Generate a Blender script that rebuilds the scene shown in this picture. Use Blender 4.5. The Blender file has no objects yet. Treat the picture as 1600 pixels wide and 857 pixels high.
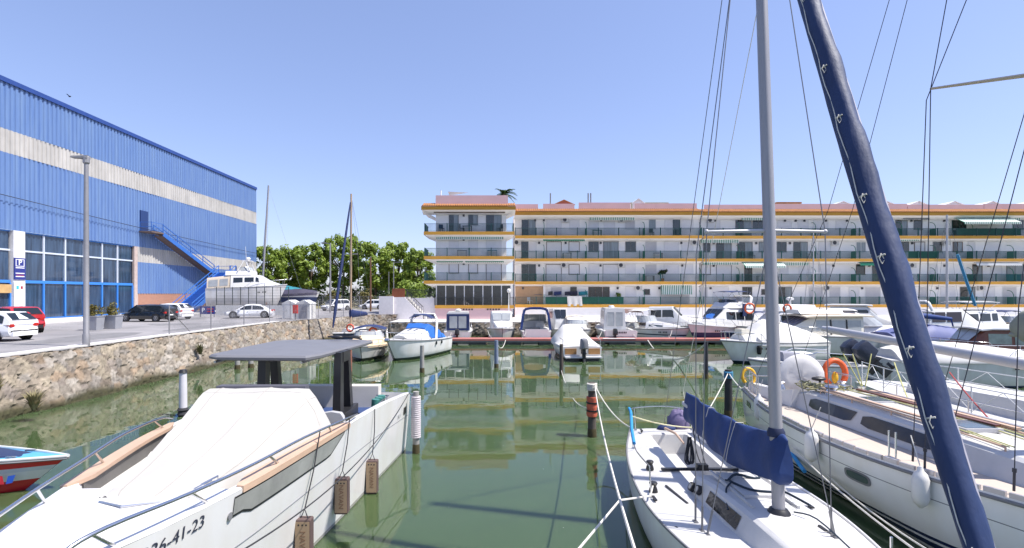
import bpy, math, random
import numpy as np
from mathutils import Vector, Matrix
random.seed(11)
S = bpy.context.scene
COL = S.collection
R = math.radians
# ------------------------------------------------------------------ camera, sky, sun, exposure
EYE = 4.4
cam = bpy.data.cameras.new("camera"); camo = bpy.data.objects.new("camera", cam); COL.objects.link(camo)
camo.location = (0, 0, EYE); camo.rotation_euler = (R(90), 0, 0)
cam.sensor_width = 36; cam.lens = 18.0; cam.shift_x = .0131; cam.shift_y = .0191
cam.clip_start = .1; cam.clip_end = 6000
S.camera = camo
SUN = Vector((.5, -.11, .855)).normalized()
W = bpy.data.worlds.new("World"); S.world = W; W.use_nodes = True
nt = W.node_tree
sky = nt.nodes.new("ShaderNodeTexSky"); sky.sky_type = 'NISHITA'; sky.sun_disc = False
sky.sun_elevation = math.asin(SUN.z); sky.sun_rotation = math.atan2(SUN.x, SUN.y)
sky.altitude = 0; sky.air_density = 1.0; sky.dust_density = .7; sky.ozone_density = 2.0
bgn = nt.nodes["Background"]; bgn.inputs[1].default_value = .15
tint = nt.nodes.new("ShaderNodeMix"); tint.data_type = 'RGBA'; tint.blend_type = 'MULTIPLY'
tint.inputs[0].default_value = 1; tint.inputs[7].default_value = (.7, .71, .9, 1)
gam = nt.nodes.new("ShaderNodeGamma"); gam.inputs[1].default_value = .7; nt.links.new(sky.outputs[0], gam.inputs[0])
nt.links.new(gam.outputs[0], tint.inputs[6]); nt.links.new(tint.outputs[2], bgn.inputs[0])
sl = bpy.data.lights.new("sun", 'SUN'); sl.energy = 3.0; sl.angle = R(.55); sl.color = (1, .955, .89)
so = bpy.data.objects.new("sun", sl); COL.objects.link(so); so.rotation_euler = SUN.to_track_quat('Z', 'Y').to_euler()
so.location = (30, 0, 60)
S.view_settings.view_transform = 'Standard'; S.view_settings.look = 'None'
S.view_settings.gamma = 1; S.view_settings.use_curve_mapping = False
S.view_settings.exposure = 1.36
S.render.engine = 'CYCLES'
S.cycles.max_bounces = 10; S.cycles.diffuse_bounces = 6; S.cycles.glossy_bounces = 4
S.cycles.transmission_bounces = 4; S.cycles.transparent_max_bounces = 8
S.cycles.caustics_reflective = True; S.cycles.sample_clamp_indirect = 4; S.cycles.caustics_refractive = False
S.cycles.use_denoising = True

# measuring helpers: where a point of the photograph (1600 x 857) lies at a given depth / height
def UX(u, y): return (u - 779) / 800 * y
def VZ(v, y): return EYE - (v - 459) / 800 * y
def P(u, v, y): return (UX(u, y), y, VZ(v, y))
def G(u, v, z):
    y = 800 * (EYE - z) / (v - 459); return (UX(u, y), y, z)

# ------------------------------------------------------------------ materials
MATS = {}
def mat(name, col, rough=.5, metal=0., var=0., vscale=3., bump=0., bscale=20., coat=0., spec=.5, var2=None, stretch=(1, 1, 1), trans=0., alpha=1.):
    if name in MATS: return MATS[name]
    m = bpy.data.materials.new(name); m.use_nodes = True; t = m.node_tree; b = t.nodes["Principled BSDF"]
    b.inputs["Base Color"].default_value = (*col, 1); b.inputs["Roughness"].default_value = rough
    b.inputs["Metallic"].default_value = metal; b.inputs["Coat Weight"].default_value = coat
    b.inputs["Specular IOR Level"].default_value = spec
    b.inputs["Transmission Weight"].default_value = trans; b.inputs["Alpha"].default_value = alpha
    if var or bump:
        tc = t.nodes.new("ShaderNodeTexCoord"); mp = t.nodes.new("ShaderNodeMapping")
        mp.inputs[3].default_value = stretch
        t.links.new(tc.outputs["Object"], mp.inputs[0])
    if var:
        n = t.nodes.new("ShaderNodeTexNoise"); n.inputs["Scale"].default_value = vscale; n.inputs["Detail"].default_value = 5
        n.inputs["Roughness"].default_value = .65
        t.links.new(mp.outputs[0], n.inputs[0])
        r = t.nodes.new("ShaderNodeValToRGB"); r.color_ramp.elements[0].position = .3; r.color_ramp.elements[1].position = .7
        c2 = var2 if var2 else tuple(c * (1 - var) for c in col)
        r.color_ramp.elements[0].color = (*c2, 1); r.color_ramp.elements[1].color = (*col, 1)
        t.links.new(n.outputs[0], r.inputs[0]); t.links.new(r.outputs[0], b.inputs["Base Color"])
    if bump:
        n2 = t.nodes.new("ShaderNodeTexNoise"); n2.inputs["Scale"].default_value = bscale; n2.inputs["Detail"].default_value = 4
        t.links.new(mp.outputs[0], n2.inputs[0])
        bp = t.nodes.new("ShaderNodeBump"); bp.inputs["Strength"].default_value = bump; bp.inputs["Distance"].default_value = .02
        t.links.new(n2.outputs[0], bp.inputs["Height"]); t.links.new(bp.outputs[0], b.inputs["Normal"])
    MATS[name] = m
    return m
def hull_mat(name, bands, rough=.22, dirt=.12):
    """bands: [(z from which the colour holds, colour)], from the keel up"""
    if name in MATS: return MATS[name]
    m = bpy.data.materials.new(name); m.use_nodes = True; t = m.node_tree; b = t.nodes["Principled BSDF"]
    b.inputs["Roughness"].default_value = rough; b.inputs["Coat Weight"].default_value = .3
    tc = t.nodes.new("ShaderNodeTexCoord"); sp = t.nodes.new("ShaderNodeSeparateXYZ"); t.links.new(tc.outputs["Object"], sp.inputs[0])
    mr = t.nodes.new("ShaderNodeMapRange"); mr.inputs[1].default_value = -1; mr.inputs[2].default_value = 3
    t.links.new(sp.outputs[2], mr.inputs[0])
    r = t.nodes.new("ShaderNodeValToRGB"); r.color_ramp.interpolation = 'CONSTANT'
    for i, (z, c) in enumerate(bands):
        pos = max(0, (z + 1) / 4)
        e = r.color_ramp.elements[0] if i == 0 else (r.color_ramp.elements[1] if i == 1 else r.color_ramp.elements.new(pos))
        e.position = pos; e.color = (*c, 1)
    if len(bands) == 1: r.color_ramp.elements[1].color = (*bands[0][1], 1)
    t.links.new(mr.outputs[0], r.inputs[0])
    n = t.nodes.new("ShaderNodeTexNoise"); n.inputs["Scale"].default_value = 2.2; n.inputs["Detail"].default_value = 6
    mp = t.nodes.new("ShaderNodeMapping"); mp.inputs[3].default_value = (1, 1, .35)
    t.links.new(tc.outputs["Object"], mp.inputs[0]); t.links.new(mp.outputs[0], n.inputs[0])
    rr = t.nodes.new("ShaderNodeValToRGB"); rr.color_ramp.elements[0].position = .35; rr.color_ramp.elements[1].position = .6
    k = 1 - dirt; rr.color_ramp.elements[0].color = (k, k * .985, k * .95, 1); rr.color_ramp.elements[1].color = (1, 1, 1, 1)
    t.links.new(n.outputs[0], rr.inputs[0])
    mx = t.nodes.new("ShaderNodeMix"); mx.data_type = 'RGBA'; mx.blend_type = 'MULTIPLY'; mx.inputs[0].default_value = 1
    t.links.new(r.outputs[0], mx.inputs[6]); t.links.new(rr.outputs[0], mx.inputs[7]); t.links.new(mx.outputs[2], b.inputs["Base Color"])
    MATS[name] = m
    return m
WHITE = (.68, .67, .655); NAVY = (.012, .022, .075)
gel = mat('gelcoat', WHITE, .28, var=.07, vscale=2.5, coat=.2)
deckw = mat('deck_white', (.55, .54, .525), .5, var=.1, vscale=3.5, bump=.15, bscale=60)
cream = mat('cream_gelcoat', (.74, .69, .58), .4, var=.08)
canvas_w = mat('white_canvas', (.6, .585, .56), .8, var=.06, vscale=2, bump=.5, bscale=3.5)
canvas_b = mat('blue_canvas', (.02, .14, .5), .75, var=.3, vscale=3, bump=.5, bscale=5)
canvas_n = mat('navy_canvas', (.016, .032, .12), .72, var=.35, vscale=2.5, bump=.5, bscale=4)
canvas_royal = mat('royal_canvas', (.02, .055, .22), .75, var=.3, vscale=2.5, bump=.5, bscale=4)
canvas_g = mat('grey_canvas', (.28, .28, .33), .8, var=.2, vscale=3, bump=.4, bscale=6)
canvas_c = mat('cream_canvas', (.62, .53, .42), .8, var=.12, vscale=2, bump=.4, bscale=5)
canvas_peach = mat('peach_canvas', (.72, .55, .36), .8, var=.12, vscale=2, bump=.4, bscale=5)
canvas_teal = mat('teal_canvas', (.02, .2, .25), .8, var=.3, vscale=2, bump=.4, bscale=5)
steel = mat('stainless', (.62, .62, .63), .25, 1.)
alu = mat('aluminium', (.36, .35, .365), .45, .35, var=.12, vscale=4, stretch=(4, 4, .4))
alu_w = mat('white_spar', (.5, .49, .5), .4, .1, var=.1, vscale=3)
blackp = mat('black_plastic', (.018, .018, .02), .45)
greyp = mat('grey_plastic', (.2, .2, .21), .5, var=.2)
rubber = mat('rubber', (.012, .012, .012), .8)
glass_d = mat('dark_glass', (.012, .016, .02), .05, spec=.8)
glass_b = mat('tinted_glass', (.05, .075, .085), .06, spec=.8)
glass_p = mat('pale_screen', (.42, .44, .45), .12, var=.25, vscale=2)
teak = mat('teak', (.42, .31, .21), .7, var=.25, vscale=6, stretch=(.4, 6, 1))
wood_p = mat('pale_wood', (.55, .38, .27), .55, var=.2, vscale=6, stretch=(1, .3, 1))
wood_d = mat('varnished_wood', (.16, .05, .025), .3, var=.3, vscale=5)
orange = mat('orange_plastic', (.75, .12, .025), .5, var=.15)
yellow = mat('yellow_plastic', (.75, .42, .02), .5, var=.15)
rope_w = mat('white_rope', (.68, .65, .58), .9, var=.25, vscale=25)
rope_y = mat('yellow_rope', (.5, .48, .2), .9, var=.2, vscale=25)
rope_k = mat('dark_rope', (.03, .03, .035), .9)
wire = mat('rigging_wire', (.2, .2, .21), .4, .6)
antifoul = mat('antifouling', (.02, .035, .09), .7, var=.3)

# ------------------------------------------------------------------ mesh building
WM = {}
def wm(o): return WM.get(o.name, Matrix.Identity(4)) if o else Matrix.Identity(4)
class MB:
    def __init__(s): s.v = []; s.f = []; s.m = []
    def add(s, vs, fs, mi=0):
        o = len(s.v); s.v += [tuple(p) for p in vs]; s.f += [tuple(i + o for i in f) for f in fs]; s.m += [mi] * len(fs); return s
    def hexa(s, p, mi=0):   # 4 bottom + 4 top
        return s.add(p, [(3, 2, 1, 0), (4, 5, 6, 7), (0, 1, 5, 4), (1, 2, 6, 5), (2, 3, 7, 6), (3, 0, 4, 7)], mi)
    def box(s, x0, x1, y0, y1, z0, z1, mi=0):
        return s.hexa([(x0, y0, z0), (x1, y0, z0), (x1, y1, z0), (x0, y1, z0), (x0, y0, z1), (x1, y0, z1), (x1, y1, z1), (x0, y1, z1)], mi)
    def obox(s, c, sz, rz=0, mi=0):
        cs, sn = math.cos(rz), math.sin(rz); a, b, h = (k / 2 for k in sz)
        q = [(x, y, z) for z in (-h, h) for x, y in ((-a, -b), (a, -b), (a, b), (-a, b))]
        return s.hexa([(c[0] + x * cs - y * sn, c[1] + x * sn + y * cs, c[2] + z) for x, y, z in q], mi)
    def beam(s, p, q, w, h, mi=0):
        p, q = Vector(p), Vector(q); d = (q - p).normalized()
        up = Vector((0, 0, 1)) if abs(d.z) < .95 else Vector((0, 1, 0))
        a = d.cross(up).normalized() * w / 2; b = a.cross(d).normalized() * h / 2
        return s.hexa([p - a - b, p + a - b, q + a - b, q - a - b, p - a + b, p + a + b, q + a + b, q - a + b], mi)
    def loft(s, rings, closed=True, caps=True, mi=0, flip=False):
        n = len(rings[0]); o = len(s.v); vs = [tuple(p) for r in rings for p in r]; fs = []
        for i in range(len(rings) - 1):
            for j in range(n if closed else n - 1):
                a, b = i * n + j, i * n + (j + 1) % n; f = (a, b, b + n, a + n); fs.append(f[::-1] if flip else f)
        if caps and closed:
            fs.append(tuple(range(n))[::-1]); fs.append(tuple(range((len(rings) - 1) * n, len(rings) * n)))
        return s.add(vs, fs, mi)
    def tube(s, pts, r, n=8, mi=0, caps=True, sy=1.):
        pts = [Vector(p) for p in pts]; k = len(pts); rs = r if isinstance(r, (list, tuple)) else [r] * k
        rings = []; a = None
        for i in range(k):
            d = (pts[min(i + 1, k - 1)] - pts[max(i - 1, 0)]).normalized()
            if a is None: a = d.cross(Vector((0, 0, 1)) if abs(d.z) < .9 else Vector((1, 0, 0))).normalized()
            a = (a - d * a.dot(d)).normalized(); b = d.cross(a)
            rings.append([pts[i] + (a * math.cos(t) + b * math.sin(t) * sy) * rs[i] for t in [2 * math.pi * j / n for j in range(n)]])
        return s.loft(rings, True, caps, mi)
    def grid(s, rows, mi=0, flip=False): return s.loft(rows, False, False, mi, flip)
    def poly(s, pts, mi=0): return s.add(pts, [tuple(range(len(pts)))], mi)
    def prism(s, pts, vec, mi=0):
        v = Vector(vec); return s.loft([pts, [Vector(p) + v for p in pts]], True, True, mi)
    def lathe(s, prof, c=(0, 0, 0), n=16, mi=0, axis='z', caps=True):
        rings = []
        for r, h in prof:
            ring = []
            for j in range(n):
                t = 2 * math.pi * j / n; x, y = r * math.cos(t), r * math.sin(t)
                p = (x, y, h) if axis == 'z' else ((h, x, y) if axis == 'x' else (y, h, x))
                ring.append((c[0] + p[0], c[1] + p[1], c[2] + p[2]))
            rings.append(ring)
        return s.loft(rings, True, caps, mi)
    def ball(s, c, r, n=10, mi=0, sc=(1, 1, 1)):
        rings = []
        for i in range(n + 1):
            a = math.pi * i / n; rr = max(math.sin(a), .02) * r
            rings.append([(c[0] + rr * math.cos(t) * sc[0], c[1] + rr * math.sin(t) * sc[1], c[2] - r * math.cos(a) * sc[2]) for t in [2 * math.pi * j / (n + 2) for j in range(n + 2)]])
        return s.loft(rings, True, True, mi)
    def build(s, name, mats, parent=None, smooth=None, world=False, loc=None):
        me = bpy.data.meshes.new(name); vs = s.v
        if world and parent:
            iv = wm(parent).inverted(); vs = [tuple(iv @ Vector(p)) for p in vs]
        if loc: vs = [(p[0] - loc[0], p[1] - loc[1], p[2] - loc[2]) for p in vs]
        me.from_pydata(vs, [], s.f)
        for m in (mats if isinstance(mats, (list, tuple)) else [mats]): me.materials.append(m)
        me.polygons.foreach_set("material_index", s.m)
        me.update()
        import bmesh
        if len(s.f) < 60000:
            b = bmesh.new(); b.from_mesh(me); bmesh.ops.recalc_face_normals(b, faces=b.faces); b.to_mesh(me); b.free()
        if smooth:
            me.polygons.foreach_set("use_smooth", [True] * len(me.polygons)); me.set_sharp_from_angle(angle=R(smooth))
        o = bpy.data.objects.new(name, me); COL.objects.link(o)
        if parent: o.parent = parent; WM[o.name] = wm(parent)
        if loc: o.location = loc; WM[o.name] = Matrix.Translation(loc)
        return o
def tag(o, label=None, cat=None, group=None, kind=None):
    if label: o['label'] = label
    if cat: o['category'] = cat
    if group: o['group'] = group
    if kind: o['kind'] = kind
    return o
def thing(name, label, cat, loc=(0, 0, 0), rz=0., group=None):
    o = bpy.data.objects.new(name, None); COL.objects.link(o); o.location = loc; o.rotation_euler = (0, 0, rz); o.empty_display_size = .3
    WM[o.name] = Matrix.Translation(loc) @ Matrix.Rotation(rz, 4, 'Z')
    return tag(o, label, cat, group)
def dup(root, loc, rz, label=None, group=None):
    r = root.copy(); COL.objects.link(r); r.location = loc; r.rotation_euler = (0, 0, rz); WM[r.name] = Matrix.Translation(loc) @ Matrix.Rotation(rz, 4, 'Z')
    if label: r['label'] = label
    if group: r['group'] = group
    for ch in list(root.children):
        c = ch.copy(); COL.objects.link(c); c.parent = r
        for g in list(ch.children):
            d = g.copy(); COL.objects.link(d); d.parent = c
    return r
def text(s, size, m, name='lettering', parent=None, M=None, ext=.004, align='LEFT', world=True, bold=0.):
    cu = bpy.data.curves.new(name, 'FONT'); cu.body = s; cu.size = size; cu.extrude = ext; cu.align_x = align; cu.align_y = 'CENTER'; cu.offset = bold
    cu.resolution_u = 3
    to = bpy.data.objects.new(name + '_tmp', cu); COL.objects.link(to)
    dg = bpy.context.evaluated_depsgraph_get(); me = bpy.data.meshes.new_from_object(to.evaluated_get(dg))
    bpy.data.objects.remove(to); bpy.data.curves.remove(cu)
    MM = M if M else Matrix.Identity(4)
    if world and parent: MM = wm(parent).inverted() @ MM
    me.transform(MM); me.materials.clear(); me.materials.append(m); me.name = name
    o = bpy.data.objects.new(name, me); COL.objects.link(o)
    if parent: o.parent = parent
    return o
def frame(org, xd, yd):
    x = Vector(xd).normalized(); z = x.cross(Vector(yd)).normalized(); y = z.cross(x)
    M = Matrix.Identity(4)
    for i in range(3): M[i][0], M[i][1], M[i][2], M[i][3] = x[i], y[i], z[i], org[i]
    return M
def lerp(a, b, t): return a + (b - a) * t
def interp(tab, x): return float(np.interp(x, [t[0] for t in tab], [t[1] for t in tab]))
def catenary(p, q, sag, n=14):
    p, q = Vector(p), Vector(q); out = []
    for i in range(n + 1):
        t = i / n; v = p.lerp(q, t); v.z -= sag * 4 * t * (1 - t); out.append(v)
    return out
def rope(name, label, pts, r, m, cat='rope', group=None, n=5):
    b = MB(); b.tube(pts, r, n); o = b.build(name, m, smooth=60, loc=tuple(pts[0])); return tag(o, label, cat, group)
# ================================================================== GROUND, WATER, QUAYS
def ground_mat():
    m = bpy.data.materials.new('asphalt'); m.use_nodes = True; t = m.node_tree; b = t.nodes["Principled BSDF"]; b.inputs["Roughness"].default_value = .9
    tc = t.nodes.new("ShaderNodeTexCoord"); n = t.nodes.new("ShaderNodeTexNoise"); n.inputs["Scale"].default_value = .35; n.inputs["Detail"].default_value = 8
    n2 = t.nodes.new("ShaderNodeTexNoise"); n2.inputs["Scale"].default_value = 9; n2.inputs["Detail"].default_value = 3
    t.links.new(tc.outputs["Object"], n.inputs[0]); t.links.new(tc.outputs["Object"], n2.inputs[0])
    r = t.nodes.new("ShaderNodeValToRGB"); r.color_ramp.elements[0].position = .35; r.color_ramp.elements[1].position = .65
    r.color_ramp.elements[0].color = (.2, .193, .197, 1); r.color_ramp.elements[1].color = (.3, .285, .288, 1)
    r2 = t.nodes.new("ShaderNodeValToRGB"); r2.color_ramp.elements[0].color = (.8, .8, .8, 1); r2.color_ramp.elements[1].color = (1.1, 1.1, 1.1, 1)
    t.links.new(n.outputs[0], r.inputs[0]); t.links.new(n2.outputs[0], r2.inputs[0])
    mx = t.nodes.new("ShaderNodeMix"); mx.data_type = 'RGBA'; mx.blend_type = 'MULTIPLY'; mx.inputs[0].default_value = 1
    t.links.new(r.outputs[0], mx.inputs[6]); t.links.new(r2.outputs[0], mx.inputs[7]); t.links.new(mx.outputs[2], b.inputs["Base Color"])
    return m
asphalt = ground_mat()
concrete = mat('pale_concrete', (.6, .58, .56), .85, var=.18, vscale=1.2, bump=.2)
dry_earth = mat('dry_earth', (.3, .24, .13), .95, var=.45, vscale=.6, var2=(.13, .15, .05))
GZ, QZ = 2.1, 1.5
g = MB(); g.poly([(-1500, -60, GZ), (-18, -60, GZ), (-18, 42, GZ), (-14.2, 56.9, GZ), (-11.2, 56.9, GZ), (-11.2, 78, GZ), (150, 78, GZ), (1500, 300, GZ), (1500, 3000, GZ), (-1500, 3000, GZ)])
tag(g.build('ground', asphalt), kind='structure')
q = MB(); q.box(-11.2, 150, 52.6, 78, .9, QZ); tag(q.build('quay_pavement', concrete), kind='structure')
b = MB(); b.box(-39.4, -34.2, 10, 66, GZ, GZ + .12); tag(b.build('pavement', concrete), kind='structure')
b = MB(); b.box(-18.6, -18.0, 5, 42, GZ, GZ + .06); tag(b.build('kerb', concrete), kind='structure')
b = MB(); b.box(-60, -6, 78, 130, GZ, GZ + .02); tag(b.build('dry_field', dry_earth), kind='structure')
# painted parking lines
b = MB()
for k in range(9): b.box(-33.9, -29.2, 30 + k * 4.1, 30.12 + k * 4.1, GZ + .004, GZ + .008)
tag(b.build('road_marking', mat('road_paint', (.7, .69, .66), .8, var=.25, vscale=5)), kind='structure')

def water_mat():
    m = bpy.data.materials.new('harbour_water'); m.use_nodes = True; t = m.node_tree; b = t.nodes["Principled BSDF"]
    b.inputs["Roughness"].default_value = .015; b.inputs["IOR"].default_value = 1.36; b.inputs["Specular IOR Level"].default_value = .62; b.inputs["Subsurface Weight"].default_value = .7; b.inputs["Subsurface Radius"].default_value = (.7, 1., .7); b.inputs["Subsurface Scale"].default_value = .8
    tc = t.nodes.new("ShaderNodeTexCoord"); n0 = t.nodes.new("ShaderNodeTexNoise"); n0.inputs["Scale"].default_value = .09; n0.inputs["Detail"].default_value = 4
    t.links.new(tc.outputs["Object"], n0.inputs[0])
    r = t.nodes.new("ShaderNodeValToRGB"); r.color_ramp.elements[0].position = .3; r.color_ramp.elements[1].position = .7
    r.color_ramp.elements[0].color = (.05, .078, .03, 1); r.color_ramp.elements[1].color = (.058, .092, .04, 1)
    t.links.new(n0.outputs[0], r.inputs[0]); t.links.new(r.outputs[0], b.inputs["Base Color"])
    mp = t.nodes.new("ShaderNodeMapping"); mp.inputs[3].default_value = (.55, 1, 1)
    t.links.new(tc.outputs["Object"], mp.inputs[0])
    a = t.nodes.new("ShaderNodeTexNoise"); a.inputs["Scale"].default_value = 1.1; a.inputs["Detail"].default_value = 2
    c = t.nodes.new("ShaderNodeTexNoise"); c.inputs["Scale"].default_value = 5; c.inputs["Detail"].default_value = 2
    t.links.new(mp.outputs[0], a.inputs[0]); t.links.new(mp.outputs[0], c.inputs[0])
    ad = t.nodes.new("ShaderNodeMath"); ad.operation = 'MULTIPLY_ADD'; ad.inputs[1].default_value = .12
    t.links.new(c.outputs[0], ad.inputs[0]); t.links.new(a.outputs[0], ad.inputs[2])
    bp = t.nodes.new("ShaderNodeBump"); bp.inputs["Strength"].default_value = .07; bp.inputs["Distance"].default_value = .05
    t.links.new(ad.outputs[0], bp.inputs["Height"]); t.links.new(bp.outputs[0], b.inputs["Normal"])
    return m
w = MB(); w.poly([(-18.6, -60, 0), (150, -60, 0), (150, 57.2, 0), (-18.6, 57.2, 0)])
tag(w.build('water', water_mat()), kind='structure')

# ---- rubble stone retaining wall
def stone_mat():
    m = bpy.data.materials.new('rubble_stone'); m.use_nodes = True; t = m.node_tree; b = t.nodes["Principled BSDF"]; b.inputs["Roughness"].default_value = .92
    at = t.nodes.new("ShaderNodeAttribute"); at.attribute_name = 'stone'
    tc = t.nodes.new("ShaderNodeTexCoord"); n = t.nodes.new("ShaderNodeTexNoise"); n.inputs["Scale"].default_value = 5; n.inputs["Detail"].default_value = 8
    t.links.new(tc.outputs["Object"], n.inputs[0])
    r = t.nodes.new("ShaderNodeValToRGB"); r.color_ramp.elements[0].position = .3; r.color_ramp.elements[1].position = .72
    r.color_ramp.elements[0].color = (.62, .6, .58, 1); r.color_ramp.elements[1].color = (1.15, 1.13, 1.1, 1)
    t.links.new(n.outputs[0], r.inputs[0])
    mx = t.nodes.new("ShaderNodeMix"); mx.data_type = 'RGBA'; mx.blend_type = 'MULTIPLY'; mx.inputs[0].default_value = 1
    t.links.new(at.outputs["Color"], mx.inputs[6]); t.links.new(r.outputs[0], mx.inputs[7]); t.links.new(mx.outputs[2], b.inputs["Base Color"])
    bp = t.nodes.new("ShaderNodeBump"); bp.inputs["Strength"].default_value = .5; bp.inputs["Distance"].default_value = .04
    n2 = t.nodes.new("ShaderNodeTexNoise"); n2.inputs["Scale"].default_value = 14; n2.inputs["Detail"].default_value = 6
    t.links.new(tc.outputs["Object"], n2.inputs[0])
    t.links.new(n2.outputs[0], bp.inputs["Height"]); t.links.new(bp.outputs[0], b.inputs["Normal"])
    return m
stone = stone_mat()
STONES = np.array([(.42, .36, .29), (.36, .31, .25), (.48, .43, .37), (.3, .25, .2), (.4, .37, .33), (.43, .33, .24), (.5, .46, .41), (.34, .31, .28), (.38, .33, .29), (.46, .4, .31)])
def rubble(name, label, path, ztop, batter, step=.09, seed=1, cw=.52, ch=.28, dark=1., top_w=.45):
    rng = np.random.default_rng(seed)
    pts = [np.array(p, float) for p in path]; L = [0]
    for a, c in zip(pts, pts[1:]): L.append(L[-1] + np.linalg.norm(c - a))
    n = int(L[-1] / step); ss = np.linspace(0, L[-1], n)
    px = np.interp(ss, L, [p[0] for p in pts]); py = np.interp(ss, L, [p[1] for p in pts])
    tx, ty = np.gradient(px), np.gradient(py); ln = np.hypot(tx, ty); nx, ny = ty / ln, -tx / ln     # outward (towards the water)
    H = ztop + .5; rows = int(H / step) + 1; tops = 4
    hh = np.concatenate([np.linspace(-.5, ztop, rows), ztop + np.linspace(0, top_w, tops + 1)[1:]])   # unrolled height, then across the top
    Sg, Hg = np.meshgrid(ss, hh, indexing='ij')
    gx = int(L[-1] / cw) + 3; gy = int((H + top_w) / ch) + 4
    jx = (np.arange(gx)[:, None] + rng.uniform(.1, .9, (gx, gy)) + (np.arange(gy)[None, :] % 2) * .5 - 1) * cw
    jy = (np.arange(gy)[None, :] + rng.uniform(.12, .88, (gx, gy)) - 1) * ch - .5
    wx = Sg + .07 * np.sin(Hg * 7 + Sg * 2.3); wy = Hg + .05 * np.sin(Sg * 5.1)
    ci = np.floor(wx / cw).astype(int); cj = np.floor((wy + .5) / ch).astype(int)
    d1 = np.full(Sg.shape, 9.); d2 = d1.copy(); ii = np.zeros(Sg.shape, int); jj = ii.copy()
    for a in range(-1, 4):
        for c in range(-1, 4):
            i = np.clip(ci + a, 0, gx - 1); j = np.clip(cj + c, 0, gy - 1)
            d = np.hypot(jx[i, j] - wx, (jy[i, j] - wy) * 1.45)
            nw = d < d1; d2 = np.where(nw, d1, np.minimum(d2, np.where(d == d1, 9, d))); ii = np.where(nw, i, ii); jj = np.where(nw, j, jj); d1 = np.where(nw, d, d1)
    edge = np.clip((d2 - d1) / .075, 0, 1) ** .7
    cell = rng.uniform(0, 1, (gx, gy))[ii, jj]; tilt = rng.uniform(-1, 1, (gx, gy))[ii, jj]
    disp = edge * (.04 + .055 * cell) + tilt * (jx[ii, jj] - wx) * .16 + rng.uniform(-1, 1, (gx, gy))[ii, jj] * (jy[ii, jj] - wy) * .2 + rng.normal(0, .006, Sg.shape)
    wob = .12 * np.sin(Sg * .9) + .07 * np.sin(Sg * 2.3 + 1)
    face = Hg <= ztop + 1e-6
    off = np.where(face, batter * (1 - (Hg + .0) / ztop) + disp + wob * np.clip(1 - Hg / ztop, 0, 1), -(Hg - ztop) + .1)
    zz = np.where(face, Hg, ztop + disp * .8 - .1)
    zz = np.where(np.isclose(Hg, ztop), ztop + disp * .5 - .08, zz)
    X = px[:, None] + nx[:, None] * off; Y = py[:, None] + ny[:, None] * off
    col = STONES[rng.integers(0, len(STONES), (gx, gy))[ii, jj]] * (.8 + .45 * rng.uniform(0, 1, (gx, gy))[ii, jj])[..., None]
    mort = np.array((.24, .21, .17)); col = mort + (col - mort) * np.clip(edge * 1.3, 0, 1)[..., None]
    wet = np.clip((Hg - .16 - .08 * np.sin(Sg * 1.7)) / .28, 0, 1)[..., None]; col = col * wet + np.array((.07, .068, .028)) * (1 - wet); col = col * dark * .64 * np.array((1., .99, .98))
    nn, mm = Sg.shape; vs = np.stack([X, Y, zz], -1).reshape(-1, 3)
    idx = np.arange(nn * mm).reshape(nn, mm)
    fs = np.stack([idx[:-1, :-1], idx[1:, :-1], idx[1:, 1:], idx[:-1, 1:]], -1).reshape(-1, 4)
    me = bpy.data.meshes.new(name); me.from_pydata(vs.tolist(), [], fs.tolist()); me.materials.append(stone)
    ca = me.color_attributes.new('stone', 'FLOAT_COLOR', 'POINT')
    ca.data.foreach_set('color', np.concatenate([col.reshape(-1, 3), np.ones((nn * mm, 1))], 1).astype(np.float32).ravel())
    me.update()
    o = bpy.data.objects.new(name, me); COL.objects.link(o); tag(o, label, 'wall'); return o
rubble('stone_wall', 'long rubble stone retaining wall beneath the car park road, meeting the green water', [(-17.95, 6), (-17.95, 42), (-14.1, 56.7), (-11.3, 56.7)], GZ, .75, seed=4)
rubble('quay_wall', 'low dark stone quay wall below the apartment building, behind the moored boats', [(-11.3, 56.7), (-11.25, 52.65), (70, 52.55)], QZ - .02, .25, step=.16, seed=9, dark=.75)
# weeds on the wall
leaf_dry = mat('dry_leaf', (.3, .26, .13), .8, var=.4); leaf_g = mat('weed_leaf', (.17, .16, .07), .7, var=.4)
def weed(name, label, c, h, w, m, n=140, seed=0):
    rng = random.Random(seed); b = MB()
    for _ in range(n):
        a = rng.uniform(0, 6.28); r = rng.uniform(.1, 1) * w; t = rng.uniform(.4, 1); bx, by = rng.uniform(-.1, .1) * w, rng.uniform(-.1, .1) * w
        e = (r * math.cos(a), r * math.sin(a), h * t); k = .02 + .015 * rng.random(); s = (math.sin(a) * k, -math.cos(a) * k)
        mid = (bx + e[0] * .4, by + e[1] * .4, e[2] * .6)
        b.add([(bx - s[0], by - s[1], 0), (bx + s[0], by + s[1], 0), (mid[0] + s[0], mid[1] + s[1], mid[2]), (mid[0] - s[0], mid[1] - s[1], mid[2]), e], [(0, 1, 2, 3), (3, 2, 4)])
    o = b.build(name, m, loc=None); o.location = c; return tag(o, label, 'plant', 'weeds growing out of the stone wall')
p = G(47, 638, .45); weed('weed', 'dry bushy weed growing low on the stone wall near the striped speedboat', (p[0] + .15, p[1], .35), .75, .42, leaf_dry, 220, 1)
p = G(95, 600, 1.0); weed('weed', 'thin grey brown weed hanging halfway up the stone wall', (-17.25, 17.6, .9), .9, .3, leaf_dry, 80, 2)
weed('weed', 'green brown weed on the stone wall above the boat roof', (-17.2, 29.5, .9), .7, .45, leaf_g, 90, 3)

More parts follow.
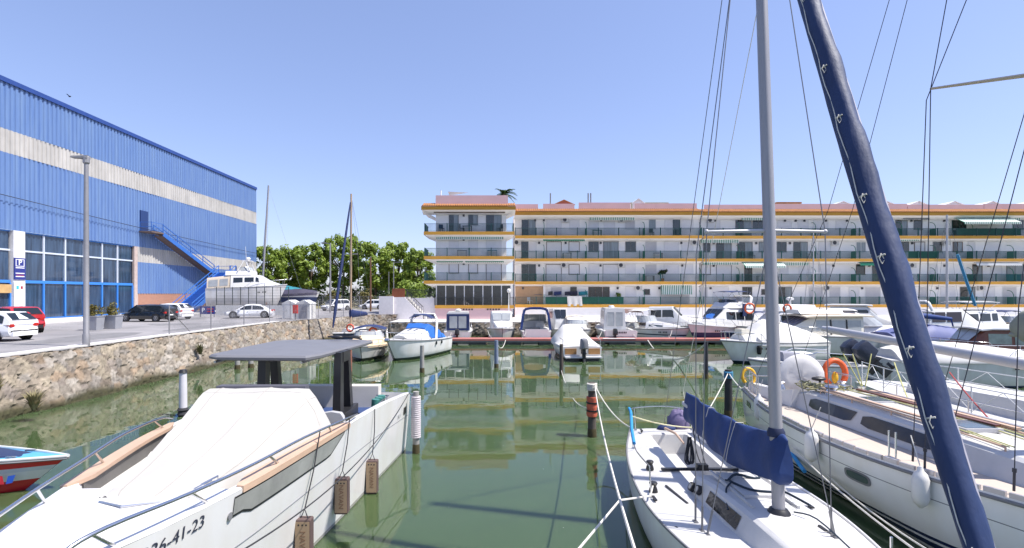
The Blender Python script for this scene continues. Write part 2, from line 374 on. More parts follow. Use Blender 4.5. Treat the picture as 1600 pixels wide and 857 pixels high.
# ================================================================== WAREHOUSE
WX = -40.
def wy(u): return 800 * WX / (u - 779)
blue_sheet = mat('blue_sheet', (.088, .165, .37), .42, var=.22, vscale=1.6, stretch=(1, 1.6, .12), var2=(.14, .225, .4), spec=.7)
grey_sheet = mat('grey_sheet', (.5, .48, .45), .6, var=.3, vscale=.5, stretch=(1, 1.5, .6))
blue_dark = mat('blue_trim', (.02, .06, .25), .5, var=.2); blue_frame = mat('blue_frame', (.04, .2, .6), .45); white_frame = mat('pale_frame', (.55, .6, .68), .45)
brickm = None
def brick_mat(name, c1, c2, scale):
    m = bpy.data.materials.new(name); m.use_nodes = True; t = m.node_tree; b = t.nodes["Principled BSDF"]; b.inputs["Roughness"].default_value = .9
    tc = t.nodes.new("ShaderNodeTexCoord"); mp = t.nodes.new("ShaderNodeMapping"); mp.inputs[2].default_value = (R(90), 0, R(90)) 
    br = t.nodes.new("ShaderNodeTexBrick"); br.inputs["Scale"].default_value = scale; br.inputs["Color1"].default_value = (*c1, 1); br.inputs["Color2"].default_value = (*c2, 1); br.inputs["Mortar"].default_value = (.4, .36, .32, 1)
    cx = t.nodes.new("ShaderNodeSeparateXYZ"); cc = t.nodes.new("ShaderNodeCombineXYZ"); t.links.new(tc.outputs["Object"], cx.inputs[0])
    t.links.new(cx.outputs[1], cc.inputs[0]); t.links.new(cx.outputs[2], cc.inputs[1]); t.links.new(cc.outputs[0], br.inputs[0]); t.links.new(br.outputs[0], b.inputs["Base Color"])
    return m
brickm = brick_mat('warehouse_brick', (.38, .15, .08), (.3, .12, .07), 2.2)
WH = thing('warehouse', 'tall blue corrugated metal boat warehouse with a grey band and glazed ground floor', 'warehouse', (WX, 56, GZ))
def corr(y0, y1, z0, z1, mats, name, x=WX, pitch=.44, d=.085):
    rows = [[], []]; y = y0
    while y < y1 - 1e-3:
        for f, dx in ((0, 0), (.34, 0), (.46, d), (.88, d), (1, 0)):
            if f == 1 and y + pitch < y1: continue
            yy = min(y + f * pitch, y1)
            for r_, z in zip(rows, (z0, z1)): r_.append((x + dx, yy, z))
        y += pitch
    b = MB(); b.loft(rows, False, False); return b.build(name, mats, WH, world=True)
y0, ye, yc = 14., 84.4, 56.5
corr(y0, ye, 17.75, 21.6, blue_sheet, 'wall_cladding'); corr(y0, ye, 15.85, 17.75, grey_sheet, 'grey_band', pitch=.42)
corr(y0, yc, 9.6, 15.85, blue_sheet, 'wall_cladding'); corr(yc, ye, 9.6, 15.85, blue_sheet, 'wall_cladding')
corr(yc, ye, 7.9, 9.6, grey_sheet, 'grey_band'); corr(yc, ye, 4.4, 7.9, blue_sheet, 'wall_cladding')
b = MB(); b.box(WX - 30, WX + .1, y0, ye, 21.6, 21.85); b.build('roof', blue_dark, WH, world=True)
b = MB(); b.box(WX + .1, WX + .2, y0, ye, 21.5, 21.88); b.build('roof_trim', blue_dark, WH, world=True)
b = MB(); b.box(WX - 30, WX - .02, ye - .02, ye, GZ, 21.6); b.box(WX - 30, WX - .5, y0, ye - .1, 21.4, 21.58); b.build('end_wall', blue_sheet, WH, world=True)
b = MB(); b.box(WX - .3, WX + .02, yc, ye, GZ, 4.4); b.build('brick_base', brickm, WH, world=True)
# interior behind the glass and the glazed front
b = MB(); b.box(WX - 5, WX - 4.8, y0, yc, GZ, 9.6); b.box(WX - 4.8, WX - .4, y0, yc, 9.45, 9.6); b.box(WX - 4.8, WX - .35, y0, yc, GZ, GZ + .05); b.box(WX - 4.8, WX - .02, yc, yc + .1, GZ, 9.6)
b.build('interior_wall', mat('dim_interior', (.16, .16, .17), .9, var=.3), WH, world=True)
ys = [wy(u) for u in (38, 70, 103.6, 133, 161, 185, 208.6)]; pil0, pil1 = wy(18), wy(37)
left = [pil0 - 2.3 * k for k in range(0, 12)][::-1]
wglass = mat('warehouse_glass', (.05, .09, .16), .07, spec=.7, var=.7, vscale=1.1, stretch=(1, 3, .25), var2=(.012, .022, .045))
curtain = mat('blind_fabric', (.13, .16, .22), .9, var=.5, vscale=1.5, stretch=(1, 3, .1))
for zs, bays in (((2.35, 5.3, 5.5, 7.9, 8.05, 9.55), ys), ((2.35, 5.3, 5.5, 7.9, 8.05, 9.55), left)):
    for a, c in zip(bays, bays[1:]):
        f = MB()
        for z in (2.2, 9.5): f.box(WX - .25, WX - .1, a, c, z, z + .1)
        f.box(WX - .25, WX - .08, a, c, 5.28, 5.52)
        f.box(WX - .24, WX - .1, a, c, 7.92, 8.06, 1)
        f.box(WX - .25, WX - .06, a - .07, a + .07, 2.2, 5.28); f.box(WX - .25, WX - .06, a - .06, a + .06, 5.52, 9.5, 1)
        f.box(WX - .25, WX - .06, c - .07, c + .07, 2.2, 5.28) if c == bays[-1] else None
        fo = f.build('window', [blue_frame, white_frame], WH, world=True)
        pn = MB(); pn.box(WX - .2, WX - .18, a + .07, c - .07, 2.3, 9.5); pn.build('pane', wglass, fo, world=True)
b = MB(); b.box(WX - .2, WX + .04, ys[-1] + .08, yc + .25, 2.2, 9.6); b.build('column', mat('pinkish_column', (.5, .4, .36), .8, var=.2), WH, world=True)
b = MB(); b.box(WX - .3, WX + .12, pil0 + .05, pil1, GZ, 9.6); b.build('pillar', mat('white_pillar', (.72, .71, .7), .6, var=.1), WH, world=True)
# yellow-brown band across the glazed front, left of the pillar
b = MB(); b.box(WX - .02, WX + .1, pil0 - 6, pil0 - .1, 4.45, 5.15); b.build('amber_band', mat('amber_strip', (.6, .38, .16), .6, var=.4, vscale=1), WH, world=True)
# parking sign on the pillar
signb = mat('sign_blue', (.025, .035, .2), .5); signw = mat('sign_white', (.75, .75, .76), .5)
sg = thing('parking_sign', 'dark blue parking sign with a white P on the white warehouse pillar', 'sign', (WX + .15, (pil0 + pil1) / 2, 5.6))
ym = (pil0 + pil1) / 2; ww = (pil1 - pil0) * .46
b = MB(); b.box(WX + .13, WX + .2, ym - ww, ym + ww, 5.55, 7.35); b.build('panel', signb, sg, world=True)
b = MB()
for z in (5.78, 6.05, 6.5): b.box(WX + .2, WX + .205, ym - ww * .8, ym + ww * .8, z, z + .07)
for a in (-1, 1): b.box(WX + .2, WX + .205, ym + a * ww * .72 - .03, ym + a * ww * .72 + .03, 6.65, 7.25)
for z in (6.65, 7.2): b.box(WX + .2, WX + .206, ym - ww * .72, ym + ww * .72, z, z + .05)
b.build('stripe', signw, sg, world=True)
b = MB(); b.box(WX + .2, WX + .206, ym - ww * .7, ym + ww * .7, 5.91, 5.95); b.build('red_stripe', mat('sign_red', (.5, .04, .05), .5), sg, world=True)
text('P', .62, signw, parent=sg, M=frame((WX + .21, ym, 6.97), (0, 1, 0), (0, 0, 1)), align='CENTER', bold=.012)
sg2 = thing('notice', 'pale notice board with small coloured marks below the parking sign on the pillar', 'sign', (WX + .15, ym, 2.6))
b = MB(); b.box(WX + .13, WX + .17, ym - ww, ym + ww, 2.5, 5.35); b.build('panel', signw, sg2, world=True)
b = MB(); b.box(WX + .17, WX + .176, ym - .3, ym - .08, 4.75, 5.05, 0); b.box(WX + .17, WX + .176, ym + .08, ym + .28, 4.78, 5.02, 1)
for k, z in enumerate((4.0, 3.75, 3.5, 3.3, 3.1)): b.box(WX + .17, WX + .176, ym - .32, ym + .3 - .05 * (k % 3), z, z + .06, 2)
b.build('mark', [mat('teal_mark', (.05, .4, .5), .5), mat('maroon_mark', (.3, .03, .04), .5), greyp], sg2, world=True)
# door and outside stair
b = MB(); b.box(WX - .1, WX + .13, 57.05, 58.25, 11.4, 13.7); b.build('door', mat('navy_door', (.015, .04, .14), .5), WH, world=True)
st = thing('outside_staircase', 'blue steel outside staircase climbing the warehouse wall to an upper door', 'staircase', (WX + 1, 64, GZ))
steel_b = mat('blue_steel', (.04, .15, .48), .5, var=.2); brown = mat('rusty_soffit', (.17, .12, .1), .8, var=.3)
b = MB(); b.box(WX + .1, WX + 1.5, 56.8, 58.9, 11.22, 11.36); b.build('landing', [brown], st, world=True)
b = MB(); b.box(WX + .1, WX + 3.6, 69.5, 71.3, 7.1, 7.22); b.build('landing', steel_b, st, world=True)
def flight(xa, xb, ya, za, yb, zb, n, tm=None):
    b = MB()
    for x in (xa, xb): b.beam((x, ya, za), (x, yb, zb), .09, .46)
    b.build('stringer', steel_b, st, world=True)
    b = MB()
    for i in range(n):
        t = (i + .5) / n; y, z = lerp(ya, yb, t), lerp(za, zb, t); b.box(xa + .04, xb - .04, y - .16, y + .16, z - .03, z + .05); b.box(xa + .05, xb - .05, y + .12, y + .15, z, z + .22)
    b.build('tread', tm or brown, st, world=True)
    for x in (xa, xb):
        b = MB()
        for h in (.55, 1.05): b.beam((x, ya, za + h), (x, yb, zb + h), .075, .075)
        for i in range(5):
            t = i / 4; y, z = lerp(ya, yb, t), lerp(za, zb, t); b.beam((x, y, z), (x, y, z + 1.05), .07, .07)
        b.build('handrail', steel_b, st, world=True)
flight(WX + .3, WX + 1.4, 58.9, 11.25, 69.5, 7.2, 22)
b = MB(); b.hexa([(WX + .34, 58.9, 11.0), (WX + 1.36, 58.9, 11.0), (WX + 1.36, 69.5, 6.95), (WX + .34, 69.5, 6.95), (WX + .34, 58.9, 11.05), (WX + 1.36, 58.9, 11.05), (WX + 1.36, 69.5, 7.0), (WX + .34, 69.5, 7.0)]); b.build('soffit', brown, st, world=True)
flight(WX + 2.0, WX + 4.3, 69.5, 7.15, 59.6, GZ + .1, 22, steel_b)
b = MB()
for y in (69.6, 71.2):
    for x in (WX + 3.5,): b.beam((x, y, GZ), (x, y, 8.2), .12, .12)
b.beam((WX + .3, 71.2, 8.2), (WX + 3.5, 71.2, 8.2), .05, .05); b.beam((WX + .3, 71.2, 7.7), (WX + 3.5, 71.2, 7.7), .05, .05); b.beam((WX + 3.5, 69.5, 8.2), (WX + 3.5, 71.3, 8.2), .05, .05)
b.build('landing_rail', steel_b, st, world=True); b = MB()
for x in (WX + .15, WX + 1.45):
    b.beam((x, 56.9, 11.3), (x, 56.9, 12.4), .05, .05)
for h in (.55, 1.05): b.beam((WX + 1.45, 56.9, 11.3 + h), (WX + 1.45, 58.9, 11.3 + h), .05, .05); b.beam((WX + .15, 56.9, 11.3 + h), (WX + 1.45, 56.9, 11.3 + h), .05, .05)
b.build('support_rail', steel_b, st, world=True)
rope('cable', 'thin dark overhead cable slung along the blue warehouse wall', catenary((WX + .35, 20, 13.4), (WX + .35, 84, 11.0), .35, 20), .03, rope_k, 'cable')

# ================================================================== APARTMENT BLOCKS
white_wall = mat('white_render', (.92, .89, .865), .9, var=.07, vscale=.5, bump=.1)
ochre = mat('ochre_fascia', (.6, .31, .045), .8, var=.2, vscale=.8, stretch=(1, 1, 3))
tile = mat('roof_tile', (.4, .17, .055), .85, var=.4, vscale=2.5)
pink = mat('pink_render', (.66, .45, .46), .9, var=.1, vscale=.7)
rail_g = mat('green_railing', (.015, .075, .07), .5); green_sheet = mat('green_screen', (.012, .16, .085), .7, var=.25)
shut = mat('white_shutter', (.8, .78, .79), .6, var=.08); shut2 = mat('grey_shutter', (.62, .6, .61), .6, var=.1)
brownf = mat('brown_frame', (.12, .075, .05), .5); whitef = mat('white_frame', (.72, .71, .7), .5)
room = mat('window_glass', (.03, .04, .045), .05, spec=.9, var=.6, vscale=.8); curtain_glass = mat('curtained_glass', (.26, .3, .32), .1, spec=.8, var=.4, vscale=1.2, stretch=(4, 1, .4))
awn_g = mat('awning_green', (.02, .2, .12), .8); awn_w = mat('awning_white', (.72, .72, .7), .8); dark_m = mat('lamp_metal', (.05, .05, .06), .5)
FLO = [3.05, 5.85, 8.65, 11.45]; EAVE = 14.2
def railing(b, x0, x1, y, z, h=.95, post=2.4, bar=.13):
    b.box(x0, x1, y - .025, y + .025, z + h - .04, z + h); b.box(x0, x1, y - .015, y + .015, z + .09, z + .12)
    n = int((x1 - x0) / bar)
    for i in range(n + 1):
        x = x0 + (x1 - x0) * i / n; b.box(x - .018, x + .018, y - .018, y + .018, z + .12, z + h - .04)
    n = max(1, round((x1 - x0) / post))
    for i in range(n + 1):
        x = x0 + (x1 - x0) * i / n; b.box(x - .05, x + .05, y - .05, y + .05, z, z + h + .04)
def opening(bl, x0, x1, zf, yf, typ):
    door = 'door' in typ; z0 = zf + (.03 if door else .95); z1 = zf + 2.12
    if 'small' in typ: z0 = zf + 1.25; z1 = zf + 1.85
    fr = MB(); t = .06; y = yf
    frm = brownf if 'brown' in typ else (rail_g if 'green' in typ else (greyp if 'dark' in typ else whitef))
    fr.box(x0 - t, x0, y - .05, y, z0, z1 + t); fr.box(x1, x1 + t, y - .05, y, z0, z1 + t); fr.box(x0, x1, y - .05, y, z1, z1 + t)
    if not door: fr.box(x0 - t - .04, x1 + t + .04, y - .1, y, z0 - .06, z0)
    if 'shut' not in typ and x1 - x0 > 1.1: fr.box((x0 + x1) / 2 - .03, (x0 + x1) / 2 + .03, y - .045, y, z0, z1)
    o = fr.build('door' if door else 'window', frm, bl, world=True)
    pn = MB()
    if 'shut' in typ:
        n = int((z1 - z0) / .11)
        for i in range(n):
            a = z0 + (z1 - z0) * i / n; c = z0 + (z1 - z0) * (i + 1) / n
            pn.add([(x0, y - .02, a), (x1, y - .02, a), (x1, y - .034, c), (x0, y - .034, c)], [(0, 1, 2, 3)])
        pn.box(x0, x1, y - .03, y - .003, z1 - .03, z1)
        pn.build('shutter', shut2 if 'grey' in typ else shut, o, world=True)
    else:
        xm = x0 if 'half' not in typ else (x0 + x1) / 2
        pn.box(xm, x1, y - .02, y - .004, z0, z1); pn.build('pane', curtain_glass if ('curt' in typ or 'half' in typ) else room, o, world=True)
        if 'half' in typ:
            p2 = MB(); p2.box(x0, xm, y - .02, y - .004, z0, z1); p2.build('pane', room, o, world=True)
def awning(bl, x0, x1, y, z, drop, out=0., stripe=.11, plain=None):
    b = MB(); n = max(2, int((x1 - x0) / stripe))
    for i in range(n):
        a, c = x0 + (x1 - x0) * i / n, x0 + (x1 - x0) * (i + 1) / n; mi = i % 2 if plain is None else 0
        if out: b.box(a, c, y - .01, y, z - .02, z, mi); b.hexa([(a, y - out, z - drop), (c, y - out, z - drop), (c, y, z - .02), (a, y, z - .02), (a, y - out, z - drop + .015), (c, y - out, z - drop + .015), (c, y, z), (a, y, z)], mi); b.box(a, c, y - out - .012, y - out, z - drop - (.24 if i % 2 else .2), z - drop, mi)
        else: b.box(a, c, y - .012, y, z - drop - (.05 if i % 2 else 0), z, mi)
    b.box(x0, x1, y, y + .14, z - .12, z + .02, 2)
    b.build('awning', [plain or awn_g, awn_w if plain is None else plain, whitef], bl, world=True)
def aircon(bl, x, y, z):
    b = MB(); b.box(x - .42, x + .42, y - .32, y - .02, z, z + .6); o = b.build('air_conditioner', mat('aircon_case', (.6, .59, .57), .5, var=.1), bl, world=True)
    f = MB(); f.lathe([(.02, -.34), (.22, -.34), (.24, -.322)], (x - .1, y, z + .3), 14, axis='y'); f.build('fan_grille', dark_m, o, world=True)
def lamp_small(bl, x, y, z):
    b = MB(); b.box(x - .11, x + .11, y - .14, y - .002, z - .12, z + .14); b.build('wall_lamp', dark_m, bl, world=True)
def divider(bl, x, yr, yf, z, top=True):
    b = MB(); pts = [(x, yf - .02, z + .02), (x, yr + .06, z + .02)]
    for i in range(7):
        t = i / 6 * math.pi / 2; pts.append((x, yr + .06 + (yf - yr - .1) * (1 - math.cos(t)) * .9, z + 1.0 + .75 * math.sin(t)))
    pts.append((x, yf - .02, z + 1.75)); b.tube(pts[1:], .035, 5); b.box(x - .02, x + .02, yr + .1, yf - .02, z + .02, z + .95); b.build('divider', green_sheet, bl, world=True)
def sat_roof(bl, x0, x1, yr, yb, z0, side=None):
    b = MB()
    b.box(x0, x1, yr - .35, yr - .31, z0 - .3, z0 + .1, 1)               # ochre board under the tiles
    b.add([(x0, yr - .31, z0 - .3), (x1, yr - .31, z0 - .3), (x1, yb, z0 - .7), (x0, yb, z0 - .7)], [(0, 1, 2, 3)], 2)
    n = int((x1 - x0) / .26)
    for i in range(n):
        x = x0 + (i + .5) * (x1 - x0) / n; pr = []
        rings = [[(x + .14 * math.cos(t), y, z + .11 * math.sin(t)) for t in [math.pi * k / 5 for k in range(6)]] for y, z in ((yr - .45, z0 + .1), (yb + .2, z0 + .62))]
        b.loft(rings, False, False, 0); b.add([tuple(p) for p in rings[0]], [tuple(range(6))], 0)
    b.add([(x0, yr - .4, z0 + .1), (x1, yr - .4, z0 + .1), (x1, yb + .2, z0 + .61), (x0, yb + .2, z0 + .61)], [(0, 1, 2, 3)], 0)
    b.build('roof', [tile, ochre, white_wall], bl, world=True)
def slab(bl, x0, x1, yr, yf, z, dz=.6, left=None, right=None):
    b = MB(); b.box(x0, x1, yr - .06, yf, z - .2, z, 2); b.box(x0, x1, yr - .12, yr - .061, z - .34, z + .03, 0)
    b.add([(x0, yr - .08, z - .34), (x1, yr - .08, z - .34), (right or x1, yf - .01, z - dz), (left or x0, yf - .01, z - dz), (x0, yr - .08, z - .2), (x1, yr - .08, z - .2)], [(0, 1, 2, 3)], 1)
    if left:
        b.box(x0 - .06, x0 - .001, yr - .12, yf + 4, z - .34, z + .03, 0); b.box(x0, left, yf, yf + 4, z - .2, z, 2)
        b.add([(x0, yr - .08, z - .34), (left, yf - .01, z - dz), (left, yf + 4, z - dz), (x0, yf + 4, z - .34)], [(0, 1, 2, 3)], 1)
    if right:
        b.box(x1 + .001, x1 + .06, yr - .12, yf + 2, z - .34, z + .03, 0); b.box(right, x1, yf, yf + 2, z - .2, z, 2)
        b.add([(x1, yr - .08, z - .34), (right, yf - .01, z - dz), (right, yf + 2.3, z - dz), (x1, yf + 2.3, z - .34)], [(0, 1, 2, 3)], 1)
    b.build('balcony', [ochre, white_wall, mat('balcony_floor', (.7, .63, .6), .8)], bl, world=True)

# ---- end wing
YR, YF = 58.5, 59.4
WG = thing('apartment_wing', 'projecting end wing of the white apartment block with ochre balcony edges and glazed ground floor', 'apartment block', (-3, 62, QZ))
wx = lambda u: UX(u, YF)
xl, xr = wx(681), wx(791); bl_, br_ = UX(663, YR), UX(803, YR)
b = MB(); b.box(xl, xr, YF, YF + 9, FLO[0] - .1, EAVE + .4); b.build('wall', white_wall, WG, world=True)
b = MB(); b.box(xl + .05, xr + .6, YF - .9, YF + 9, QZ, FLO[0] - .2); b.build('basement_wall', pink, WG, world=True)
for k, z in enumerate(FLO):
    slab(WG, bl_ if k else xl, br_, YR, YF, z, .85 if k else .4, left=xl if k else None, right=xr if k else None)
    b = MB(); railing(b, bl_ + .05 if k else xl, br_ - .05, YR, z)
    if k:
        n = 12
        for i in range(n + 1):
            y = YR + 3 * i / n; b.box(bl_ + .03, bl_ + .06, y - .011, y + .011, z + .1, z + .92)
        b.box(bl_ + .02, bl_ + .07, YR, YR + 3.2, z + .91, z + .95)
    b.build('railing', rail_g if k else mat('black_railing', (.03, .035, .035), .5), WG, world=True)
    if k:
        b = MB(); b.box(br_ - .1, br_ - .04, YR + .05, YF + 2, z + .05, z + .95); b.box(bl_ + .08, bl_ + .1, YR + .05, YR + 1.1, z + .05, z + .93); b.build('side_screen', green_sheet, WG, world=True)
sat_roof(WG, bl_ - .25, br_ + .15, YR, YF, EAVE + .02)
b = MB(); x = bl_ - .25
b.add([(x, YR - .4, EAVE - .28), (xl, YF, EAVE - 1.0), (xl, YF + 5, EAVE - 1.0), (x, YF + 5, EAVE - .28)], [(0, 1, 2, 3)]); x = br_ + .15
b.add([(x, YR - .4, EAVE - .28), (xr, YF, EAVE - .8), (xr, YF + 3, EAVE - .8), (x, YF + 3, EAVE - .28)], [(0, 1, 2, 3)]); b.build('eave_soffit', white_wall, WG, world=True)
b = MB(); b.box(bl_ - .3, bl_ - .26, YR - .4, YF + 5, EAVE - .28, EAVE + .12); b.box(br_ + .16, br_ + .2, YR - .4, YF + 3, EAVE - .28, EAVE + .12); b.build('eave_board', ochre, WG, world=True)
b = MB(); b.box(xl, xr + .2, YF - .25, YF, EAVE + .4, 15.75); b.box(xl, xl + .2, YF, YF + 8, EAVE + .4, 15.75); b.box(xr, xr + .2, YF, YF + 8, EAVE + .4, 15.75); b.build('parapet', pink, WG, world=True)
for k, ty in ((3, ['halfdoor dark', 'win dark half', 'halfdoor dark']), (2, ['shut', 'shut', 'shut door']), (1, ['shut brown', 'shut brown', 'shut door brown'])):
    for (u0, u1), t in zip(((702, 716), (732.5, 746), (760, 783)), ty): opening(WG, wx(u0), wx(u1), FLO[k], YF, t)
    lamp_small(WG, wx(724.5), YF, FLO[k] + 2.0)
b = MB(); b.box(wx(679), wx(789), YR + .15, YR + .27, EAVE - .55, EAVE - .4); b.build('awning_case', brownf, WG, world=True)
awning(WG, wx(683), wx(786), YR + .3, FLO[3] - .38, .42); awning(WG, wx(683), wx(724), YR + .3, FLO[2] - .4, .22, plain=awn_g); awning(WG, wx(727), wx(787), YR + .3, FLO[2] - .4, .22, plain=awn_g)
# glazed ground floor veranda: white posts, dark panes
n = 8; xs = [UX(682 + (798 - 682) * i / n, YR + .3) for i in range(n + 1)]
for a, c in zip(xs, xs[1:]):
    f = MB(); f.box(a - .05, a + .05, YR + .24, YR + .34, FLO[0], FLO[1] - .35); f.box(a + .05, c - .05, YR + .26, YR + .32, FLO[1] - .45, FLO[1] - .35)
    if c == xs[-1]: f.box(c - .05, c + .05, YR + .24, YR + .34, FLO[0], FLO[1] - .35)
    fo = f.build('window', whitef, WG, world=True); pn = MB(); pn.box(a + .05, c - .05, YR + .285, YR + .3, FLO[0] + .02, FLO[1] - .45); pn.build('pane', room, fo, world=True)
for u in (728, 770):
    b = MB()
    for k in range(5): x = UX(u - 8 + k * 4.4, YF - .9); b.box(x - .1, x + .1, YF - .92, YF - .895, 2.5, 2.68)
    b.build('vent', dark_m, WG, world=True)
# ---- long blocks
YR2, YF2 = 62.4, 63.3
mx = lambda u: UX(u, YF2)
def long_block(name, label, u0, u1, dy):
    yr, yf = YR2 + dy, YF2 + dy; x0, x1 = UX(u0, yr), UX(u1, yr)
    B = thing(name, label, 'apartment block', ((x0 + x1) / 2, yf + 3, QZ))
    b = MB(); b.box(x0, x1, yf, yf + 9, FLO[0] - .1, EAVE + .4); b.build('wall', white_wall, B, world=True)
    b = MB(); b.box(x0, x1, yf - .9, yf + 8.9, QZ, FLO[0] - .2); b.build('basement_wall', white_wall, B, world=True)
    for k, z in enumerate(FLO): slab(B, x0 + .02, x1 - .02, yr, yf, z, .55 if k else .4)
    sat_roof(B, x0 - .1, x1 - .05, yr, yf, EAVE + .02)
    return B, yr, yf, x0, x1
MBK, yr, yf, x0, x1 = long_block('apartment_block', 'middle stretch of the white apartment block, between the projecting wing and the roof step', 804.5, 1097, 0)
for k, z in enumerate(FLO):
    b = MB(); railing(b, x0 + .05, x1 - .05, yr, z); b.build('railing', rail_g, MBK, world=True)
Z4 = lambda z: 640 + z / 3.57
Z5 = lambda z: 920 + z / 3.57
mid = {3: [(Z4(627), Z4(700), 'door half dark'), (Z4(765), Z4(845), 'shut door'), (Z4(893), Z4(945), 'shut'), (Z4(1000), Z4(1052), 'shut'), (Z4(1085), Z4(1143), 'shut door'), (Z5(203), Z5(255), 'shut grey'), (Z5(335), Z5(372), 'win curt'), (Z5(424), Z5(466), 'shut'), (Z5(470), Z5(506), 'door green'), (Z5(518), Z5(580), 'shut')],
       2: [(Z4(625), Z4(660), 'door dark'), (Z4(666), Z4(705), 'shut'), (Z4(765), Z4(845), 'shut brown door'), (Z4(890), Z4(945), 'shut brown'), (Z4(1000), Z4(1052), 'win dark'), (Z5(82), Z5(163), 'door curt dark'), (Z5(206), Z5(260), 'win dark'), (Z5(316), Z5(376), 'shut grey'), (Z5(422), Z5(500), 'shut door'), (Z5(520), Z5(580), 'shut')],
       1: [(Z4(626), Z4(702), 'door dark'), (Z4(762), Z4(845), 'door shut brown'), (Z4(890), Z4(945), 'shut brown'), (Z4(1000), Z4(1055), 'shut'), (Z5(80), Z5(163), 'door shut dark'), (Z5(205), Z5(258), 'shut'), (Z5(316), Z5(375), 'shut grey'), (Z5(420), Z5(500), 'door shut'), (Z5(520), Z5(580), 'shut')],
       0: [(Z4(700), Z4(733), 'small dark'), (Z4(790), Z4(848), 'shut grey'), (Z4(898), Z4(930), 'win dark'), (Z5(0), Z5(72), 'door brown'), (Z5(80), Z5(113), 'win brown'), (Z5(205), Z5(262), 'shut'), (Z5(309), Z5(338), 'small dark'), (Z5(400), Z5(560), 'door shut grey')]}
for k, L in mid.items():
    for u0, u1, t in L: opening(MBK, mx(u0), mx(u1), FLO[k], yf, t)
for u, k in ((Z4(868), 3), (Z5(183), 3), (Z4(600), 2), (Z5(588), 2), (Z4(862), 1), (Z5(180), 1), (Z5(275), 0)): aircon(MBK, mx(u), yf, FLO[k] + 1.75)
for u, k in ((Z4(700), 3), (Z4(748), 3), (Z4(1068), 3), (Z4(722), 2), (Z4(870), 2), (Z4(1065), 2), (Z4(722), 1), (Z5(65), 1), (Z5(520), 1), (Z5(515), 2), (Z4(632), 0), (Z5(160), 0), (Z5(392), 0)): lamp_small(MBK, mx(u), yf, FLO[k] + 2.0)
for u in (Z4(747), Z4(980), Z5(300)):
    for k in range(4): divider(MBK, mx(u), yr, yf, FLO[k])
awning(MBK, mx(Z4(1000)), mx(Z5(250)), yr + .3, EAVE - .42, .38)
awning(MBK, mx(Z4(742)), mx(Z4(972)), yr + .3, FLO[3] - .38, .2, plain=awn_g)
for a, c, k in ((Z5(0), Z5(212), 3), (Z5(330), Z5(585), 3), (Z5(330), Z5(580), 2), (Z5(65), Z5(195), 2)): awning(MBK, mx(a), mx(c), yr + .3, FLO[k] - .38, .12, plain=whitef)
awning(MBK, mx(Z5(396)), mx(Z5(568)), yr + .35, FLO[1] - .4, .95, out=.12)
b = MB(); b.box(mx(Z4(590)), mx(Z4(748)), yf - .06, yf - .003, FLO[0], FLO[1] - .56); b.build('tan_wall', mat('tan_render', (.5, .33, .2), .85, var=.15), MBK, world=True)
b = MB(); b.box(mx(Z4(743)), mx(Z4(752)), yr + .1, yr + .3, FLO[0], FLO[1] - .36); b.build('post', whitef, MBK, world=True)
b = MB(); b.box(mx(Z4(755)), mx(Z5(185)), yr + .03, yr + .05, FLO[0] + .06, FLO[0] + .93); b.build('railing_screen', green_sheet, MBK, world=True)
def parapet(B, segs, yf):
    b = MB()
    for u0, u1, z in segs: b.box(UX(u0, yf), UX(u1, yf), yf + .25, yf + .45, EAVE + .35, z)
    b.build('parapet', pink, B, world=True)
parapet(MBK, ((804.5, 841, 15.5), (849, 898, 15.55), (905, 986, 15.7), (993, 1090, 15.6)), yf)
def gable(B, u, yf, w=1.6, z=15.4, m=None, h=.55):
    x = UX(u, yf + 1); b = MB(); y = yf + .9
    b.loft([[(x - w, yy, EAVE + .4), (x + w, yy, EAVE + .4), (x + w, yy, z), (x, yy, z + h), (x - w, yy, z)] for yy in (y, y + 2.2)], True, True)
    o = b.build('stair_housing', m or white_wall, B, world=True)
    b = MB()
    for s in (-1, 1): b.beam((x + s * (w + .12), y + 1.1, z - .03), (x, y + 1.1, z + h + .06), 2.5, .07)
    b.build('cap', tile if m else whitef, o, world=True)
gable(MBK, 881, yf + 2, 1.3, 15.9, mat('red_brick_hut', (.34, .1, .06), .9, var=.2)); gable(MBK, 997, yf, .7, 15.7)
for u in (860, 919, 923):
    b = MB(); x = UX(u, yf + 2); b.tube([(x, yf + 2, EAVE + .3), (x, yf + 2, 17.2)], .09, 6); b.build('flue_pipe', greyp, MBK, world=True)
b = MB(); x = UX(1015, yf + 1); b.box(x - 2.4, x + 2.4, yf + 1, yf + 3, 15.75, 15.85); b.box(x - 2.3, x - 2.2, yf + 1, yf + 1.1, EAVE + .4, 15.75); b.box(x + 2.2, x + 2.3, yf + 1, yf + 1.1, EAVE + .4, 15.75); b.build('terrace_roof', mat('straw_roof', (.4, .36, .22), .9), MBK, world=True)
